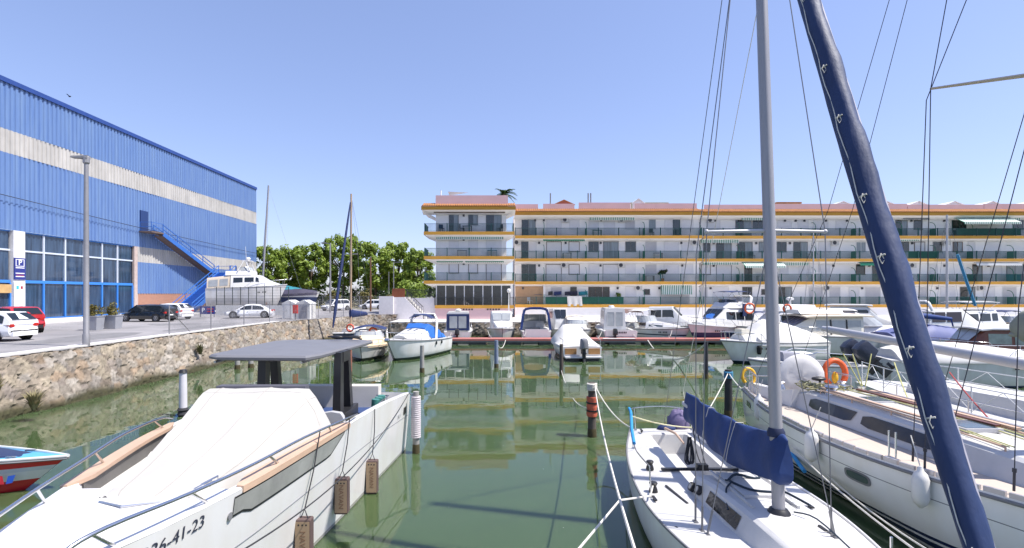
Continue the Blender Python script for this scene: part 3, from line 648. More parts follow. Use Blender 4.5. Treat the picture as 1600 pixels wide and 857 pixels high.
# right stretch
RBK, yr, yf, x0, x1 = long_block('apartment_block', 'right hand stretch of the white apartment block beyond the roof step, behind the yacht masts', 1098.5, 1740, .35)
mx = lambda u: UX(u, yf)
for k, z in enumerate(FLO):
    b = MB(); railing(b, x0 + .05, x1 - .05, yr, z); b.build('railing', rail_g, RBK, world=True)
Z6 = lambda z: 1240 + z / 3.572
right = {3: [(Z5(660), Z5(730), 'shut'), (Z5(820), Z5(905), 'door half dark'), (Z5(915), Z5(975), 'win dark'), (Z5(1055), Z5(1128), 'shut'), (Z6(25), Z6(80), 'shut'), (Z6(110), Z6(190), 'shut door'), (Z6(235), Z6(290), 'shut'), (Z6(570), Z6(632), 'half door dark'), (Z6(672), Z6(715), 'win dark'), (Z6(885), Z6(960), 'door green'), (Z6(1010), Z6(1080), 'shut'), (Z6(1225), Z6(1280), 'win dark')],
         2: [(Z5(640), Z5(675), 'win dark'), (Z5(712), Z5(793), 'door half dark'), (Z5(830), Z5(910), 'door half dark'), (Z5(950), Z5(1000), 'win curt dark'), (Z5(1050), Z5(1100), 'win dark'), (Z6(0), Z6(75), 'door half dark'), (Z6(140), Z6(205), 'shut'), (Z6(350), Z6(400), 'win curt'), (Z6(585), Z6(640), 'win dark'), (Z6(675), Z6(730), 'shut brown'), (Z6(780), Z6(825), 'win dark'), (Z6(890), Z6(940), 'win half brown'), (Z6(975), Z6(1010), 'shut'), (Z6(1070), Z6(1150), 'shut door')],
         1: [(Z5(628), Z5(676), 'shut brown'), (Z5(712), Z5(793), 'door shut dark'), (Z5(870), Z5(908), 'door brown'), (Z5(1065), Z5(1110), 'shut'), (Z6(30), Z6(90), 'shut'), (Z6(140), Z6(200), 'shut door'), (Z6(350), Z6(395), 'win brown'), (Z6(440), Z6(480), 'door dark'), (Z6(760), Z6(800), 'shut'), (Z6(1000), Z6(1050), 'door brown half'), (Z6(1100), Z6(1160), 'shut'), (Z6(1190), Z6(1280), 'door dark curt')],
         0: [(Z5(605), Z5(660), 'shut grey'), (Z5(692), Z5(778), 'door shut'), (Z5(858), Z5(908), 'win dark'), (Z5(964), Z5(988), 'small dark'), (Z5(1060), Z5(1130), 'door half dark'), (Z6(85), Z6(160), 'door shut grey'), (Z6(200), Z6(258), 'shut grey'), (Z6(310), Z6(363), 'shut'), (Z6(400), Z6(482), 'door shut grey'), (Z6(700), Z6(740), 'shut grey'), (Z6(820), Z6(900), 'shut door'), (Z6(930), Z6(1010), 'door dark half'), (Z6(1060), Z6(1120), 'shut'), (Z6(1165), Z6(1240), 'shut door grey')]}
for k, L in right.items():
    for u0, u1, t in L: opening(RBK, mx(u0), mx(u1), FLO[k], yf, t)
    for u0 in (1615, 1650, 1690): opening(RBK, mx(u0), mx(u0 + 18), FLO[k], yf, 'shut door')
for u, k in ((Z5(675), 3), (Z6(225), 2), (Z6(655), 1), (Z6(185), 0), (Z6(845), 2), (Z6(1040), 0)): aircon(RBK, mx(u), yf, FLO[k] + 1.75)
for u, k in ((Z5(703), 3), (Z5(1092), 3), (Z5(695), 2), (Z5(932), 2), (Z5(1120), 2), (Z5(695), 1), (Z5(678), 0), (Z6(10), 3), (Z6(58), 3), (Z6(178), 3), (Z6(295), 3), (Z6(655), 3), (Z6(838), 3), (Z6(220), 1), (Z6(420), 1), (Z6(840), 1), (Z6(1085), 1), (Z6(380), 0), (Z6(800), 0), (Z6(660), 2)): lamp_small(RBK, mx(u), yf, FLO[k] + 2.0)
for u in (Z5(610), Z5(822), Z6(100), Z6(320), Z6(575), Z6(760), Z6(965), Z6(1190), 1640):
    for k in range(4): divider(RBK, mx(u), yr, yf, FLO[k])
awning(RBK, mx(Z5(840)), mx(Z5(985)), yr + .3, EAVE - .42, .32); awning(RBK, mx(Z5(615)), mx(Z5(825)), yr + .3, FLO[3] - .38, .42); awning(RBK, mx(Z5(625)), mx(Z5(825)), yr + .3, FLO[2] - .38, .3)
awning(RBK, mx(Z5(838)), mx(Z5(1060)), yr + .2, FLO[2] - .38, .55, out=.9); awning(RBK, mx(Z5(1062)), mx(Z6(70)), yr + .3, FLO[2] - .38, .4)
awning(RBK, mx(Z6(870)), mx(Z6(1180)), yr + .3, EAVE - .45, .75, out=1.4); awning(RBK, mx(Z6(590)), mx(Z6(735)), yr + .3, EAVE - .42, .25, plain=greyp)
awning(RBK, mx(Z6(80)), mx(Z6(330)), yr + .3, FLO[2] - .38, .12, plain=whitef); awning(RBK, mx(Z6(340)), mx(Z6(480)), yr + .25, FLO[2] - .4, .2, out=.35, plain=awn_g)
awning(RBK, mx(Z6(580)), mx(Z6(680)), yr + .3, FLO[3] - .38, .2); awning(RBK, mx(Z6(980)), mx(Z6(1230)), yr + .3, FLO[2] - .38, .22, out=.4, plain=awn_w); awning(RBK, mx(Z6(1060)), mx(Z6(1240)), yr + .3, EAVE - .42, .3)
for u0, u1, k, m in ((Z6(610), Z6(780), 2, green_sheet), (Z6(1150), Z6(1230), 1, canvas_teal), (Z6(885), Z6(1230), 3, mat('pale_green_screen', (.06, .22, .16), .7, var=.3))):
    b = MB(); b.box(mx(u0), mx(u1), yr + .04, yr + .06, FLO[k] + .08, FLO[k] + .93); b.build('railing_screen', m, RBK, world=True)
parapet(RBK, ((1102, 1196, 15.5), (1212, 1420, 15.6), (1421, 1540, 15.5), (1541, 1738, 15.6)), yf)
for u in (1316, 1384, 1434, 1490, 1549, 1610): gable(RBK, u, yf, 1.15, 15.55, None, .42)
b = MB(); xa, xb = UX(1213, yf + 1), UX(1252, yf + 1); b.box(xa, xb, yf + .9, yf + 3, 15.75, 15.95); b.build('terrace_roof', tile, RBK, world=True)
# rooftop extras that stand on their own
b = MB(); y = YF + 1; c = [P(700, 300, y), P(732, 301.5, y + 1.5), P(702, 306, y + 2.5)]
b.add(c + [(p[0], p[1], p[2] + .03) for p in c], [(0, 1, 2), (5, 4, 3), (0, 3, 4, 1), (1, 4, 5, 2), (2, 5, 3, 0)])
sh = b.build('shade_sail', mat('grey_sail', (.25, .25, .27), .8)); tag(sh, 'grey triangular shade sail strung above the roof terrace of the end wing', 'shade sail')
b = MB(); x = UX(689, y); b.tube([(x, y, 15.6), (x, y, VZ(298, y))], .08, 6); b.build('pole', whitef, sh)
# globe lamp on a white post by the wing
gl = thing('globe_lamp', 'white globe lamp on a slim post beside the glazed wing', 'street lamp', (UX(795, 57), 57, QZ))
b = MB(); b.tube([(0, 0, 0), (0, 0, 3.0)], .05, 8); b.build('post', whitef, gl, smooth=40); b = MB(); b.ball((0, 0, 3.22), .24, 12); b.build('globe', mat('opal_globe', (.75, .73, .7), .25), gl, smooth=60)
# ramp / terrace with stair left of the wing
rw = thing('terrace_stair', 'white terrace wall with a brown timber railing and steps down to the quay', 'stairs', (-10.5, 57.6, QZ))
yy = 57.2; b = MB(); xa, xb, xc = UX(597, yy), UX(632, yy), UX(680, yy)
b.box(xa, xb, yy, yy + 3, 1.45, 4.0); b.hexa([(xb, yy, 1.45), (UX(660, yy), yy, 1.45), (UX(660, yy), yy + .3, 1.45), (xb, yy + .3, 1.45), (xb, yy, 4.0), (UX(660, yy), yy, 1.9), (UX(660, yy), yy + .3, 1.9), (xb, yy + .3, 4.0)])
b.box(xb, xc, yy + 1.6, yy + 1.9, 1.45, 3.9); b.box(xa - .3, UX(615, yy), yy - .25, yy, 1.45, 4.1)
b.build('wall', mat('whitewash', (.74, .7, .71), .9, var=.12), rw, world=True)
b = MB()
for i in range(9): t = i / 9; x = lerp(xb, UX(662, yy), t); b.box(x, x + .42, yy + .3, yy + 1.55, 1.45, 4.0 - 2.3 * t)
b.build('step', concrete, rw, world=True)
b = MB(); xs0 = UX(613, yy)
for i in range(24): x = lerp(xs0, xb, i / 23); b.box(x - .035, x + .035, yy + .05, yy + .09, 4.0, 4.9)
b.box(xs0, xb, yy + .04, yy + .1, 4.85, 4.95); b.build('timber_railing', mat('red_timber', (.3, .09, .04), .7, var=.2), rw, world=True)
b = MB(); railing(b, xb, UX(681, yy), yy + 1.7, 3.9, .95)
b.beam((xb, yy + .1, 4.95), (UX(661, yy), yy + .1, 2.9), .05, .06)
for i in range(12): t = i / 11; x = lerp(xb, UX(661, yy), t); z = lerp(4.0, 1.9, t); b.box(x - .015, x + .015, yy + .08, yy + .12, z, z + .97)
b.build('stair_railing', mat('black_railing', (.03, .035, .035), .5), rw, world=True)
# ================================================================== TREES AND PLANTS
def leaf_mat(name, c1, c2, sc=.25):
    m = bpy.data.materials.new(name); m.use_nodes = True; t = m.node_tree; b = t.nodes["Principled BSDF"]; out = t.nodes["Material Output"]
    b.inputs["Roughness"].default_value = .55
    tc = t.nodes.new("ShaderNodeTexCoord"); n = t.nodes.new("ShaderNodeTexNoise"); n.inputs["Scale"].default_value = sc * 4; n.inputs["Detail"].default_value = 4
    t.links.new(tc.outputs["Object"], n.inputs[0]); r = t.nodes.new("ShaderNodeValToRGB"); r.color_ramp.elements[0].position = .35; r.color_ramp.elements[1].position = .65
    r.color_ramp.elements[0].color = (*c1, 1); r.color_ramp.elements[1].color = (*c2, 1); t.links.new(n.outputs[0], r.inputs[0]); t.links.new(r.outputs[0], b.inputs["Base Color"])
    tr = t.nodes.new("ShaderNodeBsdfTranslucent"); t.links.new(r.outputs[0], tr.inputs[0]); mx = t.nodes.new("ShaderNodeMixShader"); mx.inputs[0].default_value = .35
    t.links.new(b.outputs[0], mx.inputs[1]); t.links.new(tr.outputs[0], mx.inputs[2]); t.links.new(mx.outputs[0], out.inputs[0])
    return m
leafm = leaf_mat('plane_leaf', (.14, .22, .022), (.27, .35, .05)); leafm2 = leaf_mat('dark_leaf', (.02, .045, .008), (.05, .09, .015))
bark = mat('bark', (.14, .1, .07), .95, var=.4, vscale=3, bump=.5)
def leaves(b, clumps, per, size, rng):
    for cx, cy, cz, r in clumps:
        for _ in range(per):
            d = Vector((rng.gauss(0, 1), rng.gauss(0, 1), rng.gauss(0, 1))).normalized() * r * rng.uniform(.35, 1.08)
            p = Vector((cx, cy, cz)) + Vector((d.x, d.y, d.z * .8)); s = size * rng.uniform(.6, 1.25)
            nm = (d.normalized() + Vector((rng.gauss(0, .5), rng.gauss(0, .5), .5 + rng.gauss(0, .5)))).normalized(); a = nm.cross(Vector((rng.gauss(0, 1), rng.gauss(0, 1), rng.gauss(0, 1)))).normalized(); c = nm.cross(a)
            b.add([p - a * s, p + c * s * .55, p + a * s, p - c * s * .55], [(0, 1, 2, 3)])
def make_tree(seed, h, w, per=95, size=.34, m=None, trunkh=.3):
    rng = random.Random(seed); t = thing('plane_tree', '-', 'tree')
    tk = MB(); tk.tube([(0, 0, -.1), (.1, .05, h * .2), (.05, .15, h * .42), (0, .1, h * .7)], [.28, .22, .17, .07], 9)
    clumps = []
    for k in range(70):
        z = rng.uniform(trunkh, .97); prof = math.sin(min(1, (z - trunkh + .12) / .45) * math.pi / 2) * (1 if z < .6 else math.sqrt(max(.04, 1 - ((z - .6) / .42) ** 2)))
        a = rng.uniform(0, 6.28); r = w * prof * math.sqrt(rng.uniform(.15, 1)); clumps.append((r * math.cos(a), r * math.sin(a), z * h, rng.uniform(.5, 1.15) * w * .275))
    for c in clumps[:14]:
        z0 = min(c[2] * .75, h * .45); tk.tube([(.05, .1, z0), (c[0] * .55, c[1] * .55, (z0 + c[2]) / 2 + .2), c[:3]], [.1, .07, .025], 5)
    tk.build('trunk', bark, t, smooth=60)
    b = MB(); leaves(b, clumps, per, size, rng); b.build('crown', m or leafm, t); return t
TREES = [(418, 90, 12.0, 'plane tree by the warehouse corner, half hidden by the tall yard mast'), (452, 96, 11.8, 'plane tree over the teal covered boat in the yard'), (487, 94, 13.2, 'tall plane tree above the pair of white sheds'), (537, 97, 14.0, 'tallest plane tree, directly behind the thin mast with blue rigging'), (586, 95, 13.2, 'round topped plane tree behind the brown wooden pole'), (622, 98, 13.0, 'plane tree with a slim gap of sky beside the far lamp posts'), (654, 93, 11.5, 'plane tree nearest the end wing of the apartment block')]
protos = [make_tree(3, 12, 3.9), make_tree(8, 12, 4.2, 100), make_tree(21, 12, 3.6, 90)]
for i, (u, y, zt, lab) in enumerate(TREES):
    pt = protos[i % 3]; o = pt if i < 3 else dup(pt, (0, 0, 0), 0); o.location = (UX(u, y), y, GZ); o.rotation_euler = (0, 0, i * 1.3); s = (zt - GZ + 1.1) / 12; o.scale = (s * (.86 + .1 * (i % 2)), s * .9, s * (1.04 if i % 2 else .97))
    o['label'] = lab; o['group'] = 'plane trees in a row behind the car park'
def bush(name, label, loc, w, h, m, n, size, seed, group=None):
    rng = random.Random(seed); t = thing(name, label, 'bush', loc, 0, group)
    cl = [(rng.uniform(-w, w), rng.uniform(-.6, .6) * w * .5, rng.uniform(.15, .8) * h, rng.uniform(.3, .55) * h) for _ in range(9)]
    b = MB(); leaves(b, cl, n, size, rng); b.build('foliage', m, t)
    b = MB()
    for c in cl[:4]: b.tube([(c[0] * .3, 0, -.05), c[:3]], [.06, .02], 5)
    b.build('stem', bark, t)
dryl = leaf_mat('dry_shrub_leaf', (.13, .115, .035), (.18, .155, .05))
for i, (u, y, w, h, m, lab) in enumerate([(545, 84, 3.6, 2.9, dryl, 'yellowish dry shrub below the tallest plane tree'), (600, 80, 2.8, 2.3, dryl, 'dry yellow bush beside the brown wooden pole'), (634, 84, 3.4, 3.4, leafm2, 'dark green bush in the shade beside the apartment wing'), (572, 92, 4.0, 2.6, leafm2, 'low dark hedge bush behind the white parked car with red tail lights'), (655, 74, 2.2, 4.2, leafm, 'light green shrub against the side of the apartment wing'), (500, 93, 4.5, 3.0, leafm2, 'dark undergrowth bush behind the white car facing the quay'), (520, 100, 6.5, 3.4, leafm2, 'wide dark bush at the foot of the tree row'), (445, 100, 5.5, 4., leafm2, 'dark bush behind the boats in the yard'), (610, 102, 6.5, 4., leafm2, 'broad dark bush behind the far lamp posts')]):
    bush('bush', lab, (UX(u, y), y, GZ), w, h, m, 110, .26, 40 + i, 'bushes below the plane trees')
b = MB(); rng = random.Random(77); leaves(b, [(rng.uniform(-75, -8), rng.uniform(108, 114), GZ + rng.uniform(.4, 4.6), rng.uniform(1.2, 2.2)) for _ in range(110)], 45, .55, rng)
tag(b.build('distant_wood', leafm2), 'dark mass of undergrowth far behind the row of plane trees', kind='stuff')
# palm behind the roof
pl = thing('palm_tree', 'palm crown showing above the roof of the apartment wing', 'palm tree', (UX(787, 74), 74, GZ))
b = MB(); b.tube([(0, 0, 0), (.1, 0, 7), (0, 0, 16.7)], [.3, .24, .2], 9); b.build('trunk', bark, pl, smooth=60)
b = MB(); rng = random.Random(5)
for k in range(26):
    a = rng.uniform(0, 6.28); e = rng.uniform(-.3, 1.2); L = rng.uniform(1.5, 2.1); pts = []
    for i in range(7):
        t = i / 6; r = L * t * math.cos(e * .8); z = L * t * math.sin(e) - .9 * t * t; pts.append(Vector((r * math.cos(a), r * math.sin(a), 16.7 + z)))
    sd = Vector((-math.sin(a), math.cos(a), 0))
    for i in range(1, 7):
        for j in range(3):
            q = pts[i - 1].lerp(pts[i], j / 3); d = (pts[i] - pts[i - 1]).normalized()
            for s in (-1, 1): b.add([q, q + d * .12, q + sd * s * .42 * (1 - i / 9) + d * .3 + Vector((0, 0, -.12))], [(0, 1, 2)])
    b.tube(pts, .02, 4)
b.build('crown', leafm2, pl)

# ================================================================== STREET: lamp, planters, fence, sheds, signs
lp = thing('street_lamp', 'tall grey street lamp post standing at the edge of the stone wall', 'street lamp', (-18.12, 22.5, GZ))
galv = mat('galvanised', (.33, .32, .33), .5, .5, var=.15)
b = MB(); b.lathe([(.14, 0), (.14, .5), (.115, .55), (.1, 5), (.08, 8.25)], n=12); b.build('post', galv, lp, smooth=40)
b = MB(); b.beam((0, 0, 8.2), (-.45, 0, 8.3), .06, .08); b.lathe([(.1, 8.0), (.13, 8.05), (.13, 8.3), (.08, 8.36)], n=10); b.build('arm', galv, lp)
b = MB(); b.hexa([(-.62, -.14, 8.26), (.1, -.12, 8.22), (.1, .12, 8.22), (-.62, .14, 8.26), (-.6, -.1, 8.34), (.1, -.1, 8.36), (.1, .1, 8.36), (-.6, .1, 8.34)]); b.build('lamp_head', greyp, lp)
planter_m = mat('zinc_planter', (.36, .37, .4), .5, .2, var=.15)
def planter(u, v, label, seed):
    p = G(u, v, GZ); t = thing('planter', label, 'planter', p, .1, 'square planters in the car park')
    b = MB(); b.hexa([(-.33, -.33, 0), (.33, -.33, 0), (.33, .33, 0), (-.33, .33, 0), (-.4, -.4, .85), (.4, -.4, .85), (.4, .4, .85), (-.4, .4, .85)]); b.box(-.43, .43, -.43, .43, .85, .9); b.build('box', planter_m, t)
    rng = random.Random(seed); b = MB(); cl = [(rng.uniform(-.28, .28), rng.uniform(-.28, .28), rng.uniform(1.0, 1.65), .22) for _ in range(12)]; leaves(b, cl, 40, .07, rng); b.build('shrub', leaf_mat('planter_leaf', (.12, .1, .02), (.25, .22, .05)), t)
planter(176.5, 514, 'zinc planter with a yellow green shrub, in front of the dark estate car', 1); planter(147, 516, 'zinc planter partly hidden behind the street lamp post', 2)
fw = thing('wire_fence', 'thin wire mesh fence on grey posts along the top of the stone wall', 'fence', (-18.2, 34, GZ))
def fpost(x, y, h=1.65):
    b = MB(); b.tube([(x, y, GZ), (x, y, GZ + h)], .035, 6); b.build('post', galv, fw, world=True)
ys_ = [28.3, 32.4, 36.6, 40.7]
for y in ys_: fpost(-18.2, y)
b = MB(); b.tube([(-18.2, 28.3, GZ + 1.4), (-18.2, 30.3, GZ)], .025, 6); b.build('brace', galv, fw, world=True)
for x, y in ((-17.6, 44), (-16.6, 48), (-15.5, 52.2), (-14.6, 55.8)): fpost(x - .3, y)
line = [(-18.2, y) for y in ys_] + [(-17.9, 44), (-16.9, 48), (-15.8, 52.2), (-14.9, 55.8)]
b = MB()
for (xa, ya), (xb, yb) in zip(line, line[1:]):
    for h in (.1, .8, 1.55): b.beam((xa, ya, GZ + h), (xb, yb, GZ + h), .012, .012)
    n = 44
    for i in range(n):
        for s in (0, 1):
            t0, t1 = i / n, (i + 14) / n
            if t1 > 1: continue
            pa = (lerp(xa, xb, t0), lerp(ya, yb, t0)); pb = (lerp(xa, xb, t1), lerp(ya, yb, t1))
            z0, z1 = (GZ + .1, GZ + 1.55) if s else (GZ + 1.55, GZ + .1); b.beam((*pa, z0), (*pb, z1), .004, .004)
b.build('wire_mesh', galv, fw, world=True)
# boat yard wall with dark fence
yw = thing('yard_wall', 'low white concrete yard wall topped by a dark mesh fence below the boats on land', 'wall', (-25, 54, GZ))
b = MB(); b.box(UX(337, 54), UX(450, 54), 54, 54.3, GZ, GZ + 1.05); b.build('wall', mat('white_concrete', (.66, .65, .63), .85, var=.2), yw, world=True)
b = MB()
for k in range(10): x = lerp(UX(337, 54), UX(450, 54), k / 9); b.tube([(x, 54.15, GZ + 1), (x, 54.15, GZ + 3.0)], .04, 6)
for z in (1.15, 2.05, 2.95): b.beam((UX(337, 54), 54.15, GZ + z), (UX(450, 54), 54.15, GZ + z), .03, .03)
n = 110
for z in (1.45, 1.75, 2.35, 2.65): b.beam((UX(337, 54), 54.15, GZ + z), (UX(450, 54), 54.15, GZ + z), .01, .01)
b.build('fence', mat('dark_fence', (.04, .05, .05), .6), yw, world=True)
yf2 = thing('field_fence', 'low grey wire fence between the car park and the dry grass by the trees', 'fence', (-20, 78, GZ))
b = MB()
for k in range(16): x = -31 + k * 1.4; b.tube([(x, 78, GZ), (x, 78, GZ + 1.9)], .04, 5)
b.build('post', galv, yf2, world=True); b = MB()
for z in (.1, .7, 1.3, 1.88): b.beam((-31, 78, GZ + z), (-10, 78, GZ + z), .025, .025)
for k in range(140): x = -31 + k * .15; b.box(x - .006, x + .006, 77.99, 78.01, GZ + .1, GZ + 1.88)
b.build('wire_mesh', galv, yf2, world=True)
ps = thing('parking_board', 'low blue parking board with a white P beside the yard wall', 'sign', (UX(324, 50), 50, GZ))
b = MB(); b.box(-.72, .72, -.04, .04, .3, 1.05); b.build('panel', signb, ps)
b = MB(); b.box(-.7, -.64, -.05, .05, 0, .3); b.box(.64, .7, -.05, .05, 0, .3); b.build('leg', galv, ps)
text('P', .6, signw, parent=ps, M=frame((UX(324, 50) - .38, 49.95, GZ + .67), (1, 0, 0), (0, 0, 1)), align='CENTER', bold=.015)
b = MB(); b.box(-.02, .6, -.047, -.041, .75, .85); b.box(-.02, .6, -.047, -.041, .5, .6); b.build('stripe', mat('sign_red', (.5, .04, .05), .5), ps)
shed_w = mat('shed_plastic', (.66, .65, .63), .5, var=.12); shed_g = mat('shed_grey', (.3, .3, .33), .6, var=.1)
def shed(u0, u1, y, label, door):
    x0, x1 = UX(u0, y), UX(u1, y); w = x1 - x0; t = thing('garden_shed', label, 'shed', ((x0 + x1) / 2, y + .8, GZ), 0, 'plastic sheds on the quay')
    b = MB(); b.box(-w / 2, w / 2, -.8, .8, 0, 1.35); b.build('wall', shed_w, t)
    b = MB(); b.loft([[(-w / 2 - .04, yy, 1.351), (w / 2 + .04, yy, 1.351), (w / 2, yy, 1.42), (0, yy, 1.72), (-w / 2, yy, 1.42)] for yy in (-.84, .84)], True, True); b.build('roof', shed_w, t)
    b = MB(); b.box(-w * .3, w * .3, -.83, -.801, .06, 1.22); b.build('door', door, t)
shed(440.5, 461, 46.5, 'white plastic shed, with pale doors, next to the red hydrant box', shed_w); shed(463, 484, 46.5, 'white plastic shed with a grey door, nearer the mast', shed_g)
t = thing('hydrant_box', 'red fire hose box on a post in front of the white sheds', 'fire box', (UX(461.5, 45), 45, GZ)); b = MB(); b.box(-.2, .2, -.12, .12, .55, 1.3); b.build('box', mat('fire_red', (.55, .03, .025), .5), t); b = MB(); b.box(-.05, .05, -.05, .05, 0, .55); b.build('post', galv, t)
b = MB(); b.box(-.15, .15, -.13, -.121, .6, 1.22); b.build('door', mat('fire_red_door', (.6, .06, .05), .4), t)
def pole(name, label, u, y, z0, v, r, m, arm=0):
    x = UX(u, y); t = thing(name, label, 'pole', (x, y, z0)); h = VZ(v, y) - z0
    b = MB(); b.tube([(0, 0, 0), (0, 0, h)], [r, r * .7], 8); b.build('post', m, t, smooth=40)
    if arm: b = MB(); b.beam((0, 0, h - .1), (arm, 0, h), .08, .08); b.box(arm - .3, arm + .3, -.12, .12, h - .05, h + .06); b.build('lamp_head', greyp, t)
    return t
pole('lamp_post', 'slim pale lamp post standing in front of the trees by the white car', 516, 62, GZ, 380, .12, galv, -.8)
pole('wooden_pole', 'brown wooden pole in front of the round topped plane tree', 579, 66, GZ, 402, .13, mat('pole_wood', (.2, .1, .06), .9, var=.3))
pole('lamp_post', 'distant lamp post below the gap between the trees', 615, 86, GZ, 410, .09, galv, .8); pole('lamp_post', 'shorter distant lamp post beside the gap between the trees', 607.5, 88, GZ, 425, .08, galv)
# ================================================================== CARS
tyre = rubber; rim_m = mat('alloy_rim', (.45, .45, .46), .35, .7)
head_m = mat('headlight', (.6, .62, .65), .1); tail_m = mat('tail_light', (.45, .015, .01), .2)
def car(name, label, loc, rz, paint, kind='hatch'):
    t = thing(name, label, 'car', loc, rz, 'cars parked by the warehouse'); t.scale = (.9, .92, .95)
    L, Wd, H = {'hatch': (4.1, 1.78, 1.5), 'suv': (4.4, 1.84, 1.62), 'estate': (4.7, 1.82, 1.48), 'coupe': (4.65, 1.82, 1.38)}[kind]
    h = L / 2; w = Wd / 2; be = .58 * H
    prof = [(-h, .42, .3 * H + .12, .8), (-h + .08, .3, .55 * H, .93), (-h + .45, .24, .6 * H, .985), (-h + 1.2, .22, be + .03, 1), (0, .22, be, 1), (h - 1.45, .22, be - .02, 1), (h - .75, .23, .5 * H, .98), (h - .2, .26, .44 * H, .9), (h, .36, .36 * H, .72)]
    rings = []
    for x, z0, z1, k in prof:
        a = w * k; rings.append([(x, -a * .9, z0), (x, a * .9, z0), (x, a, z0 + .15), (x, a, (z0 + z1) / 2), (x, a * .96, z1 - .06), (x, a * .86, z1), (x, 0, z1 + .025), (x, -a * .86, z1), (x, -a * .96, z1 - .06), (x, -a, (z0 + z1) / 2), (x, -a, z0 + .15)])
    b = MB(); b.loft(rings); bo = b.build('body', paint, t, smooth=35)
    # greenhouse: rear -> front
    gh = {'hatch': [(-h + .04, .74), (-h + .55, .985), (-.2, 1), (.55, .96), (1.2, .6)], 'suv': [(-h + .03, .74), (-h + .5, .985), (-.2, 1), (.6, .97), (1.3, .62)], 'estate': [(-h + .04, .76), (-h + .55, .97), (-.2, 1), (.55, .97), (1.35, .6)], 'coupe': [(-h + .55, .66), (-1.1, .95), (-.3, 1), (.3, .97), (1.25, .6)]}[kind]
    rings = []
    for x, f in gh:
        z1 = H * f; k = (z1 - be) / (H - be + .001); wt = w * (.93 - .17 * max(0, k)); wb = w * .93
        rings.append([(x, -wb, be - .03), (x, wb, be - .03), (x, lerp(wb, wt, .9), z1 - .07), (x, wt * .86, z1), (x, 0, z1 + .02), (x, -wt * .86, z1), (x, -lerp(wb, wt, .9), z1 - .07)])
    b = MB(); b.loft(rings); b.build('roof', paint, t, smooth=40)
    # side glass, front and rear glass
    def rp(x):
        f = interp(gh, x); z1 = H * f; k = (z1 - be) / (H - be + .001); return w * .93, w * (.93 - .17 * max(0, k)), z1
    for s in (-1, 1):
        b = MB()
        xs = [gh[0][0] + .35, gh[1][0] + .15, -.35, -.28, .5, gh[-1][0] - .2]
        for a, c in ((xs[0], xs[2]), (xs[3], xs[5])):
            row = [[], []]
            for i in range(5):
                x = lerp(a, c, i / 4); wb, wt, z1 = rp(x); top = max(.02, z1 - .11 - be)
                for q, f in enumerate((.08, 1)): z = be + .02 + (top - .02) * f; kk = (z - be) / max(.05, z1 - .07 - be); row[q].append((x, s * (lerp(wb, lerp(wb, wt, .9), min(1, kk)) + .012), z))
            b.grid(row)
        b.build('side_window', glass_d, t)
    (xa, fa), (xb, fb) = gh[-1], gh[-2]
    b = MB(); wb, wt, z1 = rp(xb); b.add([(xa - .03, -w * .84, be + .03), (xa - .03, w * .84, be + .03), (xb + .05, wt * .88, z1 - .03), (xb + .05, -wt * .88, z1 - .03)], [(0, 1, 2, 3)]); b.v = [(x + .05, y, z + .035) for x, y, z in b.v]; b.build('windscreen', glass_d, t)
    (xa, fa), (xb, fb) = gh[0], gh[1]
    b = MB(); za = H * fa; zb = H * fb; wb, wt, _ = rp(xb)
    if kind == 'coupe': q = [(xa + .1, -w * .75, za - .0), (xa + .1, w * .75, za), (xb - .02, wt * .86, zb - .02), (xb - .02, -wt * .86, zb - .02)]
    else: q = [(xa + .0, -w * .76, za - .03), (xa + .0, w * .76, za - .03), (xb - .05, wt * .84, zb - .06), (xb - .05, -wt * .84, zb - .06)]
    b.add([(x - .03, y, z + .02) for x, y, z in q], [(0, 1, 2, 3)]); b.build('rear_window', glass_d, t)
    for x in (-h + .82, h - .88):
        for s in (-1, 1):
            wh = MB(); wh.lathe([(.2, -.1), (.3, -.11), (.325, -.06), (.325, .06), (.3, .11), (.2, .1)], (x, s * (w - .1), .325), 18, axis='y'); wo = wh.build('wheel', tyre, t, smooth=40)
            rm = MB(); rm.lathe([(.02, .1), (.2, .125), (.215, .1)], (x, s * (w - .1), .325), 18, axis='y', caps=True)
            rm.v = [(px, s * (w - .1) + (py - s * (w - .1)) * s, pz) for px, py, pz in rm.v]
            for k in range(5): a = 2 * math.pi * k / 5; rm.beam((x, s * (w + .028), .325), (x + .19 * math.cos(a), s * (w + .024), .325 + .19 * math.sin(a)), .05, .02, 1)
            rm.build('rim', [greyp, rim_m], wo)
            ar = MB(); ar.lathe([(.37, 0), (.4, .01)], (x, s * (w + .005) if s > 0 else s * (w + .005) - .01, .34), 18, axis='y', caps=True); ar.build('wheel_arch', blackp, t)
    for s in (-1, 1):
        b = MB(); b.obox((h - .2, s * w * .72, .41 * H), (.28, .36, .13), -s * .35); b.build('headlight', head_m, t)
        b = MB(); b.obox((-h + .12, s * w * .74, .54 * H), (.2, .26, .15), s * .2); b.build('tail_light', tail_m, t)
        b = MB(); b.obox((.85, s * (w + .06), be + .05), (.14, .2, .13)); b.build('mirror', paint, t)
        b = MB()
        for x in (.0, -.95): b.box(x, x + .16, s * w - .006, s * w + .02, be - .16, be - .13)
        b.build('handle', paint if kind != 'coupe' else steel, t)
    b = MB(); b.obox((h - .06, 0, .27 * H), (.12, Wd * .62, .13)); b.build('grille', blackp, t)
    b = MB(); b.obox((-h + .03, 0, .25 * H), (.14, Wd * .78, .2)); b.build('bumper', blackp if kind == 'suv' else paint, t)
    b = MB(); b.obox((-h + .012, 0, .4 * H), (.06, .46, .1)); b.build('number_plate', signw, t)
    return t
cp_w = mat('white_paint', (.78, .78, .79), .2, coat=.6); cp_r = mat('red_paint', (.45, .018, .025), .2, coat=.8); cp_k = mat('black_paint', (.01, .012, .016), .15, coat=.9)
